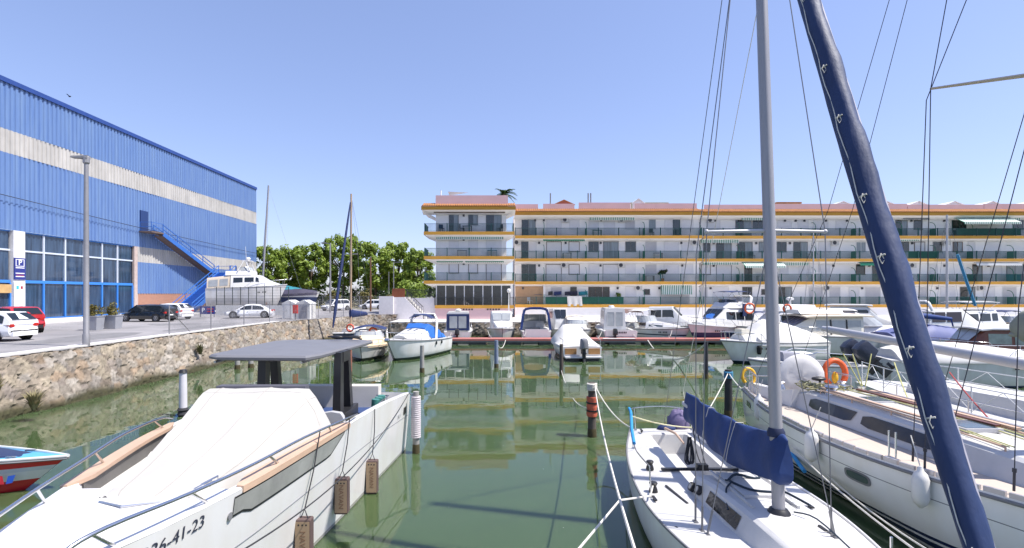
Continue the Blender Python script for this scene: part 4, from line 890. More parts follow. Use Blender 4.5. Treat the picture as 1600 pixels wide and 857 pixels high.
car('parked_car', 'white hatchback with silver wheels, closest to the stone wall', (-25.0, 25.1, GZ), R(178), cp_w, 'hatch')
car('parked_car', 'red off-roader seen from behind, partly hidden by the white hatchback', (-28.7, 30.3, GZ), R(152), cp_r, 'suv')
car('parked_car', 'black estate car parked behind the zinc planter', (-29.0, 42.4, GZ), R(173), cp_k, 'estate')
car('parked_car', 'white hatchback parked just beyond the black estate car', (-29.6, 46.2, GZ), R(166), cp_w, 'hatch')
car('parked_car', 'white low coupe facing the warehouse in front of the yard wall', (-23.5, 48.4, GZ), R(197), cp_w, 'coupe')
car('parked_car', 'white off-roader facing the quay in front of the trees', (-22.1, 69.5, GZ), R(236), cp_w, 'suv')
car('parked_car', 'white hatchback with red tail lights far off beside the brown pole', (-18.5, 75, GZ), R(188), cp_w, 'hatch')
# bird
bd = thing('bird', 'tiny dark bird flying in the clear sky above the warehouse', 'bird', P(109, 151, 60)); b = MB(); b.ball((0, 0, 0), .1, 7, sc=(1.6, .8, .8)); b.add([(.05, 0, 0), (-.1, 0, .02), (-.15, -.35, .18), (-.02, -.3, .17)], [(0, 1, 2, 3)]); b.add([(.05, 0, 0), (-.1, 0, .02), (-.15, .35, .18), (-.02, .3, .17)], [(0, 1, 2, 3)]); b.build('body', blackp, bd, smooth=60)

# ================================================================== PONTOON AND PILES
PY = 44.
pn = thing('pontoon', 'long red topped pontoon jetty floating across the basin', 'pontoon', (7, PY, 0))
px0, px1 = UX(672, PY), UX(1150, PY)
redp = mat('red_decking', (.42, .15, .13), .85, var=.25, vscale=1.5)
b = MB(); b.box(px0, px1, PY, PY + 1.5, .34, .5); b.build('deck', redp, pn, world=True)
b = MB(); b.box(px0, px1, PY + .06, PY + 1.44, .2, .338); b.build('frame', greyp, pn, world=True)
n = 9
for k in range(n): x = lerp(px0 + 1, px1 - 1, k / (n - 1)); b = MB(); b.box(x - .75, x + .75, PY + .15, PY + 1.35, -.2, .2); b.build('float', mat('dirty_float', (.1, .1, .09), .9, var=.4), pn, world=True)
b = MB(); x = UX(968, PY); b.box(x - 1.4, x + 1.4, PY - .02, PY + .5, .502, .53); b.build('patch', concrete, pn, world=True)
pile_m = mat('weathered_pile', (.12, .1, .085), .95, var=.5, vscale=4, bump=.6, stretch=(1, 1, .25)); pile_g = mat('grey_pile', (.33, .32, .3), .9, var=.35, vscale=5, bump=.4)
def pile(u, vt, vw, r, label, m=None, cap=None, lean=0):
    x, y, _ = G(u, vw, 0); h = VZ(vt, y); t = thing('mooring_pile', label, 'mooring post', (x, y, 0), 0, 'mooring piles standing in the basin')
    b = MB(); b.tube([(lean * -.6, 0, -.8), (0, 0, 0), (lean * h * .5, 0, h * .5), (lean * h, 0, h)], [r * 1.1, r * 1.05, r, r * .92], 12); b.build('post', m or pile_m, t, smooth=40)
    b = MB(); b.lathe([(r * 1.13, -.1), (r * 1.16, .05), (r * 1.1, .22), (r * 1.06, .25)], n=12, caps=False); b.build('algae_band', mat('algae', (.07, .055, .02), .8, var=.4, vscale=9), t, smooth=40)
    if cap: b = MB(); b.tube([(lean * h, 0, h - .06), (lean * h, 0, h + .05)], [r * 1.15, r * .8], 12); b.build('cap', cap, t, smooth=40)
    return t, x, y, h
wrapm = mat('wrapped_plastic', (.6, .54, .56), .6, var=.25, vscale=12, bump=.9, stretch=(1, 1, 3))
t, x, y, h = pile(650, 612, 708, .09, 'pile wrapped in pale ribbed plastic close to the big motorboat stern', pile_g)
b = MB(); b.tube([(0, 0, .42 + i * (h - .55) / 40) for i in range(41)], [.125 + .012 * (i % 2) for i in range(41)], 14); b.build('wrap', wrapm, t, smooth=30)
t, x, y, h = pile(286, 580, 650, .13, 'white pile with a black cap and rope, standing near the stone wall', mat('white_pile', (.62, .6, .64), .7, var=.15, vscale=2), blackp)
b = MB(); b.lathe([(.15, .0), (.19, .06), (.15, .16), (.19, .22), (.14, .3)], n=12); b.build('rope_coil', rope_k, t, smooth=40)
PILC = pile(925, 598, 682, .125, 'dark pile with an orange lifejacket and white ropes, in the open water')
PILD = pile(1138, 578, 652, .13, 'black topped pile with blue and white ropes off the white yacht stern', mat('dark_pile', (.03, .03, .035), .7, var=.4))
PILE_ = pile(1103, 534, 592, .11, 'dark slim pile in front of the red pontoon at its far end', mat('dark_pile', (.03, .03, .035), .7))
pile(659.5, 540, 582, .12, 'pale grey pile in front of the white cruiser bow', pile_g); pile(775.5, 532, 575, .12, 'blue grey pile in front of the pontoon with hanging ropes', mat('blue_grey_pile', (.2, .24, .33), .8, var=.3, vscale=4)); pile(877, 538, 586, .1, 'dark thin pile beside the tarpaulin covered boat', mat('brown_pile', (.09, .07, .06), .9, var=.4))
pile(371, 557, 577, .14, 'first of two short pale stumps at the wall foot', pile_g); pile(392, 556, 575, .14, 'second short pale stump at the wall foot, beside the first', pile_g)
pile(548, 546, 588, .07, 'rusty red pile beside the boat with the peach cover', mat('rust', (.3, .12, .08), .8, var=.4))
# lifejacket
x, y, h = PILC[1], PILC[2], PILC[3]
lj = thing('lifejacket', 'orange lifejacket strapped round the top of the dark pile', 'lifejacket', (x, y, 0))
b = MB(); rings = []
for i in range(9):
    z = .62 + i * .075; r = .155 + .014 * math.sin(i * 1.9); rings.append([(r * math.cos(a) * (1 + .1 * math.sin(3 * a)), r * math.sin(a), z) for a in [2 * math.pi * k / 14 for k in range(14)]])
b.loft(rings); b.build('vest', mat('lifejacket_fabric', (.6, .13, .07), .7, var=.3, vscale=6, bump=.6), lj, smooth=60)
b = MB()
for z in (.78, 1.02): b.lathe([(.18, z), (.185, z + .04)], n=14)
b.build('strap', blackp, lj)
# ================================================================== BOAT KIT (bow along +x, waterline z = 0)
hull_w = hull_mat('hull_white', [(-1, (.03, .05, .08)), (.04, (.05, .07, .14)), (.1, WHITE)])
hull_navyline = hull_mat('hull_white_navy_line', [(-1, (.02, .03, .08)), (.06, NAVY), (.22, WHITE), (.55, NAVY), (.66, WHITE)])
hull_green = hull_mat('hull_white_dark_foot', [(-1, (.02, .04, .035)), (.1, (.01, .03, .05)), (.16, (.8, .79, .78))], .3)
hull_navy = hull_mat('hull_navy', [(-1, (.02, .03, .08)), (.08, (.02, .035, .1)), (.95, WHITE)], .5); hull_navy.node_tree.nodes['Principled BSDF'].inputs['Coat Weight'].default_value = 0
hull_bw = hull_mat('hull_black_foot', [(-1, (.015, .015, .02)), (.2, WHITE)])
hull_cr = hull_mat('hull_cream', [(-1, (.1, .09, .08)), (.1, (.66, .6, .5))])
hull_wood = hull_mat('hull_wood', [(-1, (.05, .03, .03)), (.1, (.62, .6, .56)), (.7, (.17, .06, .03))])
class Hull: pass
def mkhull(t, L, B, zs, zb, m, dm=None, tw=.86, mx=.42, rake=.1, flare=.84, p=2.3, draft=.45, cockpit=None, n=26, round_=False, rub=None, camber=.05, tr_rake=0.):
    H = Hull(); H.L = L
    def g(s):
        x = -L / 2 + L * s
        if s < mx: hb = B / 2 * (tw + (1 - tw) * math.sin(s / mx * math.pi / 2))
        else: hb = B / 2 * max(.012, 1 - ((s - mx) / (1 - mx)) ** p) ** .92
        return x, hb, zs + (zb - zs) * (.25 * s + .75 * s * s)
    H.g = g
    prof = [(1, 1), (1.0, .93), (.985, .7), (.95, .35), (.9, .06), (.86, -.08), (.72, -.35), (.4, -.75), (.03, -1)] if not round_ else [(1, 1), (.995, .85), (.985, .6), (.96, .35), (.91, .12), (.85, 0), (.7, -.3), (.4, -.7), (.03, -1)]
    rings = []; ss = [i / n for i in range(n + 1)]
    for s in ss:
        x, hb, zd = g(s); k = lerp(1, flare, min(1, s * 1.4)) if not round_ else flare
        pts = []
        for wf, zf in prof:
            z = zd * zf if zf > 0 else draft * zf * (1 - .6 * s ** 3)
            fl = 1 - (1 - wf) * 1 - (1 - k) * (1 - max(0, zf)) * (1 if zf > -.05 else 1)
            d = (zd - z) / (zd + draft)
            pts.append((x - rake * L * (s ** 4) * d * 1.35 + tr_rake * d * (1 - s) ** 6, hb * max(.0, fl) * (1 if zf > 0 else (.6 + .4 * wf)), z))
        rings.append(pts)
    b = MB(); full = [[(x, -y, z) for x, y, z in r[::-1]][:-0 or None] + r[::-1][0:0] + [q for q in r[::-1]][::-1][::1][::-1][0:0] for r in rings]
    full = [[(x, -y, z) for x, y, z in r] + [(x, y, z) for x, y, z in r[::-1]] for r in rings]
    b.loft(full, False, False); b.poly(full[0]); H.hull = b.build('hull', m, t, smooth=38)
    d = MB(); rows = []; dss = list(ss)
    if cockpit:
        s0, s1, cw, zf = cockpit; dss = sorted([s for s in ss if abs(s - s0) > .012 and abs(s - s1) > .012] + [s0, s0 + 1e-4, s1, s1 + 1e-4])
    for s in dss:
        x, hb, zd = g(min(1, max(0, s))); i = hb * .985; zt = zd - .012
        if cockpit and s0 + 5e-5 < s < s1 + 5e-5:
            c = hb * cw; row = [(x, -i, zt), (x, -c, zt), (x, -c * .97, zf), (x, 0, zf), (x, c * .97, zf), (x, c, zt), (x, i, zt)]
        else:
            c = hb * (cockpit[2] if cockpit else .6); row = [(x, -i, zt), (x, -c, zt + camber * .6), (x, -c * .97, zt + camber * .6), (x, 0, zt + camber), (x, c * .97, zt + camber * .6), (x, c, zt + camber * .6), (x, i, zt)]
        rows.append(row)
    d.grid(rows); H.deck = d.build('deck', dm or deckw, t, smooth=35)
    if rub:
        for s in (-1, 1): b = MB(); b.tube([(g(q)[0], s * (g(q)[1] + .01), g(q)[2] - .06) for q in ss], .035, 6); b.build('rub_rail', rub, t, smooth=60)
    mk = MB()
    for s in (-1, 1):
        for k in range(6 if L > 6 else 0):
            q = .66 + k * .018; x, hb, zd = g(q); x2, hb2, _ = g(q + .011); e = .012; z0, z1 = zd * .66, zd * .66 + .13
            mk.add([(x, s * (hb * .985 + e), z0), (x2, s * (hb2 * .985 + e), z0), (x2, s * (hb2 * .99 + e), z1), (x, s * (hb * .99 + e), z1)], [(0, 1, 2, 3)]) if k != 2 else None
        for q in (.12, .5, .86): x, hb, zd = g(q); cl = MB(); cl.box(x - .11, x + .11, s * (hb - .12) - .02, s * (hb - .12) + .02, zd + .03, zd + .06); cl.box(x - .03, x + .03, s * (hb - .12) - .015, s * (hb - .12) + .015, zd - .01, zd + .03); cl.build('cleat', steel, t)
    if mk.v and rake < .135: mk.build('registration_mark', blackp, t)
    if not rub:
        for s in (-1, 1): b = MB(); b.tube([(g(q)[0], s * (g(q)[1] + .008), g(q)[2] - .05) for q in ss], .022, 5); b.build('rub_rail', greyp, t, smooth=60)
    return H
def ring7(x, wb, wt, z0, z1, r=.07, crown=.03):
    r = min(r, (z1 - z0) * .45, wt * .4); e = lerp(wt, wb, .15)
    return [(x, -wb, z0), (x, wb, z0), (x, e, z1 - r), (x, wt - r * .6, z1), (x, 0, z1 + crown), (x, -wt + r * .6, z1), (x, -e, z1 - r)]
def loftbox(t, name, m, secs, crown=.03, r=.07, smooth=35, sub=0):
    b = MB(); b.loft([ring7(*s, r=r, crown=crown) for s in secs]); return b.build(name, m, t, smooth=smooth)
def secat(secs, x):
    o = sorted(secs); return [float(np.interp(x, [s[0] for s in o], [s[k] for s in o])) for k in (1, 2, 3, 4)]
def side_windows(t, secs, spans, f0, f1, m=None, r=.07, off=.014, sides=(-1, 1), name='window', slant=0.):
    for s in sides:
        for xa, xb in spans:
            b = MB(); rows = [[], []]
            for i in range(7):
                for q, f in enumerate((f0, f1)):
                    x = lerp(xa, xb, i / 6) + slant * (f - .5) * (1 if i == 0 or xa == xb else 1)
                    wb, wt, z0, z1 = secat(secs, x); rr = min(r, (z1 - z0) * .45); e = lerp(wt, wb, .15)
                    rows[q].append((x, s * (lerp(wb, e, f) + off), lerp(z0, z1 - rr, f)))
            b.grid(rows); b.build(name, m or glass_d, t)
def slope_window(t, A, Bs, f0, f1, k=.9, panes=2, m=None, name='windscreen', off=.03, gap=.04):
    """glass on the sloping face between the tops of two sections"""
    pa = Vector((A[0], 0, A[4])); pb = Vector((Bs[0], 0, Bs[4])); d = (pb - pa).normalized(); nrm = Vector((-d.z, 0, d.x)); nrm = nrm if nrm.z > 0 else -nrm
    for i in range(panes):
        b = MB(); q = []
        for f, o in ((f0, 0), (f1, 0)):
            w = lerp(A[2], Bs[2], f) * k; c = pa.lerp(pb, f) + nrm * (off + .03); y0 = -w + 2 * w * i / panes + gap / 2; y1 = -w + 2 * w * (i + 1) / panes - gap / 2; q.append(((c.x, y0, c.z), (c.x, y1, c.z)))
        b.add([q[0][0], q[0][1], q[1][1], q[1][0]], [(0, 1, 2, 3)]); b.build(name, m or glass_d, t)
def screen_wrap(t, x0, x1, w, z0, h, rake=.5, m=None, frame_m=None):
    """curved windscreen: from (x0, +-w) round the front at x1"""
    b = MB(); lo, hi = [], []
    for i in range(13):
        a = math.pi * i / 12 - math.pi / 2; y = w * math.sin(a); x = x0 + (x1 - x0) * math.cos(a) ** .6 if abs(math.cos(a)) > 1e-6 else x0
        lo.append((x, y, z0)); hi.append((x - rake * h - .0, y * .9, z0 + h))
    b.grid([lo, hi]); b.build('windscreen', m or glass_p, t); f = MB(); f.tube(hi, .022, 6); f.tube(lo, .022, 6)
    for i in (0, 4, 8, 12): f.tube([lo[i], hi[i]], .02, 5)
    f.build('windscreen_frame', frame_m or steel, t)
def outboard(t, x, y, z, sc=1., m=None, tilt=0., name='outboard_motor'):
    b = MB(); secs = [(-.42, .1, .07, .05, .38), (-.36, .2, .15, 0, .5), (-.1, .24, .19, -.05, .56), (.12, .22, .18, -.05, .54), (.22, .14, .1, 0, .42)]
    b.loft([ring7(*s, r=.06, crown=.02) for s in secs])
    b.box(-.14, .1, -.09, .09, -.62, 0, 1); b.box(-.28, .16, -.14, .14, -.3, -.27, 1); b.hexa([(-.3, -.04, -.95), (.1, -.04, -.95), (.1, .04, -.95), (-.3, .04, -.95), (-.16, -.06, -.6), (.1, -.06, -.6), (.1, .06, -.6), (-.16, .06, -.6)], 1)
    b.box(.1, .3, -.1, .1, -.3, .05, 1)
    for k in range(3): a = 2.1 * k; b.beam((-.34, 0, -.82), (-.36, .17 * math.cos(a), -.82 + .17 * math.sin(a)), .1, .02, 1)
    c, s_ = math.cos(tilt), math.sin(tilt)
    b.v = [(x + sc * ((px - .2) * c - pz * s_ + .0), y + sc * py, z + sc * ((px - .2) * s_ + pz * c)) for px, py, pz in b.v]
    return b.build(name, [m or blackp, blackp], t, smooth=35)
def pulpit(t, H, s0, s1=.985, h=.5, inset=.06, n=12, post=4, mid=False, m=None, sides=(-1, 1)):
    for s in sides:
        b = MB(); pts = []
        for i in range(n + 1):
            q = lerp(s0, s1, i / n); x, hb, z = H.g(q); up = h * min(1, i / 2.0 + (.0 if i else .05)); pts.append((x + .1 * q, s * max(.0, hb - inset), z + up))
        b.tube(pts, .018, 6)
        if mid: b.tube([(x, y, lerp(H.g(lerp(s0, s1, i / n))[2], z, .5)) for i, (x, y, z) in enumerate(pts)], .012, 5)
        for k in range(post):
            i = int((k + .8) * n / post); i = min(n, i); x, y, z = pts[i]; q = lerp(s0, s1, i / n); b.tube([(x - .08, y, H.g(q)[2] - .01), (x, y, z)], .015, 5)
        b.build('rail', m or steel, t, smooth=60)
def hooptop(t, x0, x1, w, z0, z1, m, name='bimini', hoops=3, droop=.12, th=.025, legs=True, fx=None):
    b = MB(); rows = []
    for i in range(7):
        x = lerp(x0, x1, i / 6); r = []
        for j in range(9):
            u = -1 + j / 4; r.append((x, w * u, z1 - droop * abs(u) ** 2.2 - (.06 if i in (0, 6) else 0)))
        rows.append(r)
    b.grid(rows); o = [[(x, y, z - th) for x, y, z in r] for r in rows]; b.grid(o, flip=True)
    b.loft([rows[0], o[0]], False, False); b.loft([rows[-1], o[-1]], False, False); b.loft([[r[0] for r in rows], [r[0] for r in o]], False, False); b.loft([[r[-1] for r in rows], [r[-1] for r in o]], False, False)
    b.build(name, m, t, smooth=50)
    if legs:
        f = MB(); xm = fx if fx is not None else (x0 + x1) / 2
        for i in range(hoops):
            x = lerp(x0, x1, i / max(1, hoops - 1)); f.tube([(xm, -w, z0), (x, -w * .98, z1 - droop - .05), (x, 0, z1 - .04), (x, w * .98, z1 - droop - .05), (xm, w, z0)], .016, 5)
        f.build('frame', steel, t)
def cover(t, H, s0, s1, ridge, m, over=.06, drop=.12, name='cover', peaks=None, n=22):
    """canvas drawn over the gunwales, tented on a ridge: ridge = [(s, height above sheer, flat fraction)]"""
    b = MB(); rows = []; rng = random.Random(int(H.L * 100))
    for i in range(n + 1):
        s = lerp(s0, s1, i / n); x, hb, z = H.g(s); h = interp([(r[0], r[1]) for r in ridge], s); fl = interp([(r[0], r[2]) for r in ridge], s)
        w = hb + .025; row = [(x, -w - .01, z - drop), (x, -w, z + .01)]
        for u in (-.8, -.62, -.4, -.2, 0, .2, .4, .62, .8):
            k = 1 if abs(u) <= fl else (1 - abs(u)) / (1 - fl); row.append((x, w * u, z + .02 + h * k * (1 - .0) - .02 * math.sin(i * 1.9 + u * 6) * (k > .05) + rng.uniform(-.008, .008)))
        row += [(x, w, z + .01), (x, w + .01, z - drop)]; rows.append(row)
    b.grid(rows); b.poly(rows[0]); b.poly(rows[-1]); return b.build(name, m, t, smooth=45)
def radar_arch(t, x, w, z0, z1, m=None, rake=-.3, r=.06):
    b = MB(); pts = [(x, -w, z0), (x + rake * .8, -w * .94, z0 + (z1 - z0) * .8), (x + rake, -w * .75, z1), (x + rake, w * .75, z1), (x + rake * .8, w * .94, z0 + (z1 - z0) * .8), (x, w, z0)]; b.tube(pts, r, 8, sy=2.2); return b.build('arch', m or gel, t, smooth=60)
def seats(t, xs, w, z, m=None):
    for x in xs: b = MB(); b.box(x, x + .5, -w, w, z, z + .22); b.box(x - .12, x, -w, w, z, z + .6); b.build('seat', m or cream, t)
def boat(label, loc, deg, group=None, cat='motorboat', name=None):
    return thing(name or 'motorboat', label, cat, loc, R(deg), group)
def lifebuoy(label, c, r=.36, normal='y', m=None, group='lifebuoys on the boats'):
    b = MB(); n = 22
    ring = []
    for i in range(n + 1):
        a = 2 * math.pi * i / n; d = (r * math.cos(a), 0, r * math.sin(a)) if normal == 'y' else (0, r * math.cos(a), r * math.sin(a)); ring.append((c[0] + d[0], c[1] + d[1], c[2] + d[2]))
    b.tube(ring, .075, 8); o = b.build('lifebuoy', m or orange, smooth=60, loc=c); return tag(o, label, 'lifebuoy', group)
ROW = 'boats moored bow or stern to the red pontoon'; RIGHT = 'boats crowded along the right side of the basin'; LEFTG = 'boats moored near the stone wall'

# ---- left: boat with the peach cover
t = boat('small speedboat with a peach coloured bow cover and a navy rolled bimini', (UX(576, 36), 35.8, 0), -84, LEFTG)
H = mkhull(t, 6.4, 2.75, .85, 1.05, hull_bw, deckw, cockpit=(.08, .42, .72, .45), rake=.1, rub=greyp)
cover(t, H, .44, .93, [(.44, .62, .55), (.6, .42, .5), (.93, .05, .3)], canvas_peach)
screen_wrap(t, -.6, .1, 1.05, 1.3, .45); radar_arch(t, -1.7, 1.15, .95, 1.75, gel); seats(t, [-2.2], .8, .45, cream)
hooptop(t, -1.9, -.4, 1.15, 1.2, 2.15, canvas_n, fx=-1.2, droop=.25); pulpit(t, H, .6, h=.35)
lifebuoy('small orange lifebuoy hung on the speedboat with the peach cover', (UX(586, 37), 36.4, 1.7), .26)
# ---- white cruiser with bright blue cover
t = boat('white sport cruiser with a bright blue canvas over its cockpit and a white arch', (UX(648, 36.0), 36.0, 0), -110, LEFTG); t.scale = (.88, .86, .98)
H = mkhull(t, 8.2, 3.3, 1.15, 1.5, hull_green, deckw, cockpit=(.05, .36, .75, .6), rake=.14, rub=greyp)
secs = [(-.9, 1.15, .95, 1.2, 1.95), (-.3, 1.2, 1.0, 1.25, 1.95), (1.0, 1.05, .85, 1.35, 1.75), (2.4, .7, .5, 1.45, 1.58)]
loftbox(t, 'foredeck', deckw, secs, crown=.08, r=.14); slope_window(t, secs[1], secs[2], .25, .75, .4, 1, glass_d, 'hatch')
loftbox(t, 'cockpit_cover', canvas_b, [(-2.6, 1.15, 1.0, 1.2, 1.75), (-1.6, 1.25, 1.1, 1.25, 2.0), (-.6, 1.2, 1.05, 1.3, 2.3), (-.1, 1.08, .95, 1.4, 2.0)], crown=.05, r=.15)
radar_arch(t, -1.3, 1.28, 1.2, 2.95, gel, rake=-.35, r=.07); hooptop(t, -1.9, -.9, 1.05, 2.3, 3.0, canvas_n, droop=.25, fx=-1.3)
pulpit(t, H, .5, h=.45, post=5)
for s in (-1, 1):
    for q in (.3, .42): x, hb, z = H.g(q); b = MB(); b.lathe([(.02, 0), (.13, 0), (.13, .03)], (x, s * (hb * .985), .95), 12, axis='y'); b.build('porthole', glass_d, t)
loftbox(t, 'stern_cover', canvas_b, [(-3.7, 1.0, .8, 1.1, 1.4), (-2.9, 1.1, .9, 1.1, 1.55)], r=.1)
b = MB(); b.lathe([(.05, -.2), (.12, -.18), (.12, .18), (.05, .2)], (4.05, 0, 1.45), 8, axis='y'); b.build('anchor_roller', steel, t)
# ---- sailing boat with dark blue rigging by the wall
def sail_rig(t, x, z0, ztop, boomL=0, boomz=0, covm=None, forex=0, forez=0, furl=None, backx=None, half=0, r=.07, mastm=None, spread=None, chain=1.0, lean=0):
    b = MB(); b.tube([(x, 0, z0), (x + lean * .5, 0, (z0 + ztop) / 2), (x + lean, 0, ztop)], [r, r, r * .8], 8); b.build('mast', mastm or alu, t, smooth=50)
    w = MB(); top = (x + lean, 0, ztop - .2)
    if forex: (w.tube([(forex, 0, forez), top], .012, 4))
    if backx is not None: w.tube([(backx, 0, z0), top], .012, 4)
    for s in (-1, 1):
        if spread: w.tube([(x - .1, s * chain, z0), (x + lean * .55, s * spread, lerp(z0, ztop, .55)), top], .011, 4)
        else: w.tube([(x - .1, s * chain, z0), top], .011, 4)
    w.build('rigging', wire, t)
    if spread: b = MB(); zz = lerp(z0, ztop, .55); b.tube([(x + lean * .55, -spread, zz), (x + lean * .55, spread, zz)], .03, 6); b.build('spreader', alu_w, t)
    if furl: b = MB(); p0, p1 = Vector((forex, 0, forez + .4)), Vector(top); b.tube([p0.lerp(p1, k) for k in (0, .1, .5, .85, .95)], [.06, .13, .12, .08, .05], 8); b.build('furled_sail', furl, t, smooth=60)
    if boomL:
        b = MB(); b.tube([(x, 0, boomz), (x - boomL, 0, boomz + .1)], .06, 8); b.build('boom', alu, t, smooth=50)
        if covm: b = MB(); b.loft([[(x - boomL * f + .1 * (f == 0), w_ * math.cos(a), boomz - .1 + h * (.5 + .5 * math.sin(a)) + .1 * f) for a in [2 * math.pi * k / 10 for k in range(10)]] for f, w_, h in ((0, .12, .9), (.15, .2, .7), (.5, .19, .55), (.9, .13, .4), (1.0, .08, .3))]); b.build('sail_cover', covm, t, smooth=50)
t = boat('small sailing boat with navy furled foresail and rust tinted mast by the stone wall', (UX(551, 47) + .3, 47.0, 0), -105, LEFTG, 'sailboat', 'sailing_boat')
H = mkhull(t, 7.6, 2.5, .8, 1.05, hull_navy, deckw, round_=True, rake=.14, cockpit=(.1, .4, .5, .5)); loftbox(t, 'coachroof', deckw, [(-.6, .75, .65, .9, 1.35), (1.6, .5, .38, 1.0, 1.25)])
sail_rig(t, .9, 1.3, 13.4, 2.9, 2.3, canvas_n, 3.7, 1.1, canvas_n, -3.6, r=.1, mastm=mat('rusty_spar', (.42, .3, .2), .6, var=.2), spread=.7, chain=1.0, lean=-.1)
lifebuoy('red lifebuoy on the stern rail of the small navy sailing boat', (UX(547, 44), 44, 1.45), .28, m=mat('red_plastic', (.55, .08, .04), .5))

# ---- row behind the pontoon
Yb = 49.2
t = boat('white cabin boat with a dark canvas back wall with two clear panels', (UX(716, 48.5), 49.0, 0), 92, ROW)
H = mkhull(t, 6.2, 2.7, .95, 1.2, hull_w, deckw, cockpit=(.04, .4, .78, .45), rub=greyp)
secs = [(-1.6, 1.15, 1.0, .95, 2.65), (.3, 1.1, .95, 1.0, 2.72), (.75, 1.05, .85, 1.05, 2.55), (1.6, .85, .6, 1.1, 1.6)]
loftbox(t, 'cabin', gel, secs); slope_window(t, secs[2], secs[3], .05, .9, .9, 2); side_windows(t, secs, [(-1.4, -.5), (-.35, .6)], .5, .92)
b = MB(); b.box(-1.66, -1.61, -1.05, 1.05, 1.0, 2.5); b.build('canvas_wall', canvas_n, t); b = MB()
for y in (-.42, .42): b.box(-1.68, -1.662, y - .36, y + .36, 1.2, 2.3)
b.build('clear_panel', glass_p, t); b = MB(); b.ball((-.6, 0, 2.85), .26, 8, sc=(1.2, 1.2, .5)); b.build('radar', gel, t, smooth=60)
pulpit(t, H, .55); outboard(t, -3.15, .0, .75, .9)
t = boat('white pilothouse boat with its rounded bow against the pontoon, left of the blue canopy boat', (UX(783, 49), 49.0, 0), -88, ROW)
H = mkhull(t, 6.4, 2.75, 1.0, 1.3, hull_w, deckw, cockpit=(.05, .4, .75, .5), rub=greyp, p=2.8)
secs = [(-1.2, 1.1, .98, 1.0, 2.7), (.6, 1.1, .98, 1.1, 2.75), (.85, 1.05, .95, 1.1, 2.6), (1.25, 1.0, .85, 1.15, 1.85), (2.4, .6, .45, 1.2, 1.35)]
loftbox(t, 'wheelhouse', gel, secs, r=.12); slope_window(t, secs[2], secs[3], .05, .92, .95, 2, glass_p); side_windows(t, secs, [(-1.0, -.2), (-.1, .7)], .5, .9)
pulpit(t, H, .55, h=.5); b = MB(); b.tube([(-.8, .7, 2.7), (-.9, .8, 4.9)], .012, 4); b.build('antenna', gel, t)
t = boat('motorboat under a tall blue framed canopy, stern towards the pontoon', (UX(836, 48), 49.3, 0), 90, ROW)
H = mkhull(t, 7, 2.95, 1.0, 1.25, hull_w, deckw, cockpit=(.03, .45, .8, .5), rub=greyp)
secs = [(.2, 1.15, .95, 1.05, 1.75), (1.5, .8, .6, 1.15, 1.5), (2.6, .4, .3, 1.2, 1.3)]; loftbox(t, 'foredeck', gel, secs)
screen_wrap(t, -.4, .7, 1.15, 1.55, .85, .4, glass_p, gel)
def hoop_frame(t, x, w, z0, z1, m, wd=.22):
    b = MB(); prev = None; pts = [(-w * 1.08, z0), (-w * .95, z0 + (z1 - z0) * .65), (-w * .8, z1 - .1), (-w * .4, z1), (w * .4, z1), (w * .8, z1 - .1), (w * .95, z0 + (z1 - z0) * .65), (w * 1.08, z0)]
    for (ya, za), (yb, zb) in zip(pts, pts[1:]): b.beam((x, ya, za), (x, yb, zb), .1, wd)
    b.build('canopy_frame', m, t)
hoop_frame(t, -2.2, 1.25, 1.05, 3.05, canvas_royal); hooptop(t, -2.25, .1, 1.1, 1.2, 3.12, canvas_royal, 'canopy', legs=False, droop=.3)
for s in (-1, 1):
    b = MB(); b.add([(-2.2, s * 1.3, 1.1), (-.1, s * 1.2, 1.3), (.1, s * 1.1, 2.8), (-2.2, s * 1.1, 2.7)], [(0, 1, 2, 3)]); b.build('side_screen', glass_p, t)
seats(t, [-.9], .5, .6, greyp); b = MB(); b.box(-.35, -.1, -.9, -.1, .5, 1.6); b.build('console', gel, t); b = MB(); b.box(-3.52, -3.4, -1.05, 1.05, .45, 1.2); b.build('transom_door', gel, t)
t = boat('small white pilothouse boat moored against the quay behind the blue canopy boat', (UX(870, 53), 50.9, 0), 0, ROW)
t.location = (UX(872, 51.5), 51.3, 0); t.rotation_euler = (0, 0, R(-80)); H = mkhull(t, 4.6, 2.1, .8, 1.0, hull_w, deckw); secs = [(-1.0, .75, .68, .85, 2.85), (.5, .75, .68, .9, 2.9), (1.0, .7, .55, .9, 1.7)]; loftbox(t, 'wheelhouse', gel, secs); slope_window(t, secs[1], secs[2], .08, .8, .92, 2); side_windows(t, secs, [(-.8, .4)], .55, .9)
t = boat('open white boat with a low windscreen and orange trim behind the tarpaulin covered boat', (UX(905, 48), 49.2, 0), -95, ROW)
H = mkhull(t, 6.2, 2.6, .95, 1.2, hull_w, deckw, cockpit=(.05, .5, .75, .5)); secs = [(-.1, 1.0, .85, 1.0, 1.5), (1.6, .6, .45, 1.1, 1.3)]; loftbox(t, 'foredeck', gel, secs); screen_wrap(t, -.8, .2, 1.05, 1.35, .5); hooptop(t, -1.6, -.4, 1.1, 1.1, 2.3, canvas_c, fx=-1, droop=.2); seats(t, [-2], .8, .5, mat('orange_cushion', (.5, .2, .06), .7)); pulpit(t, H, .55); 
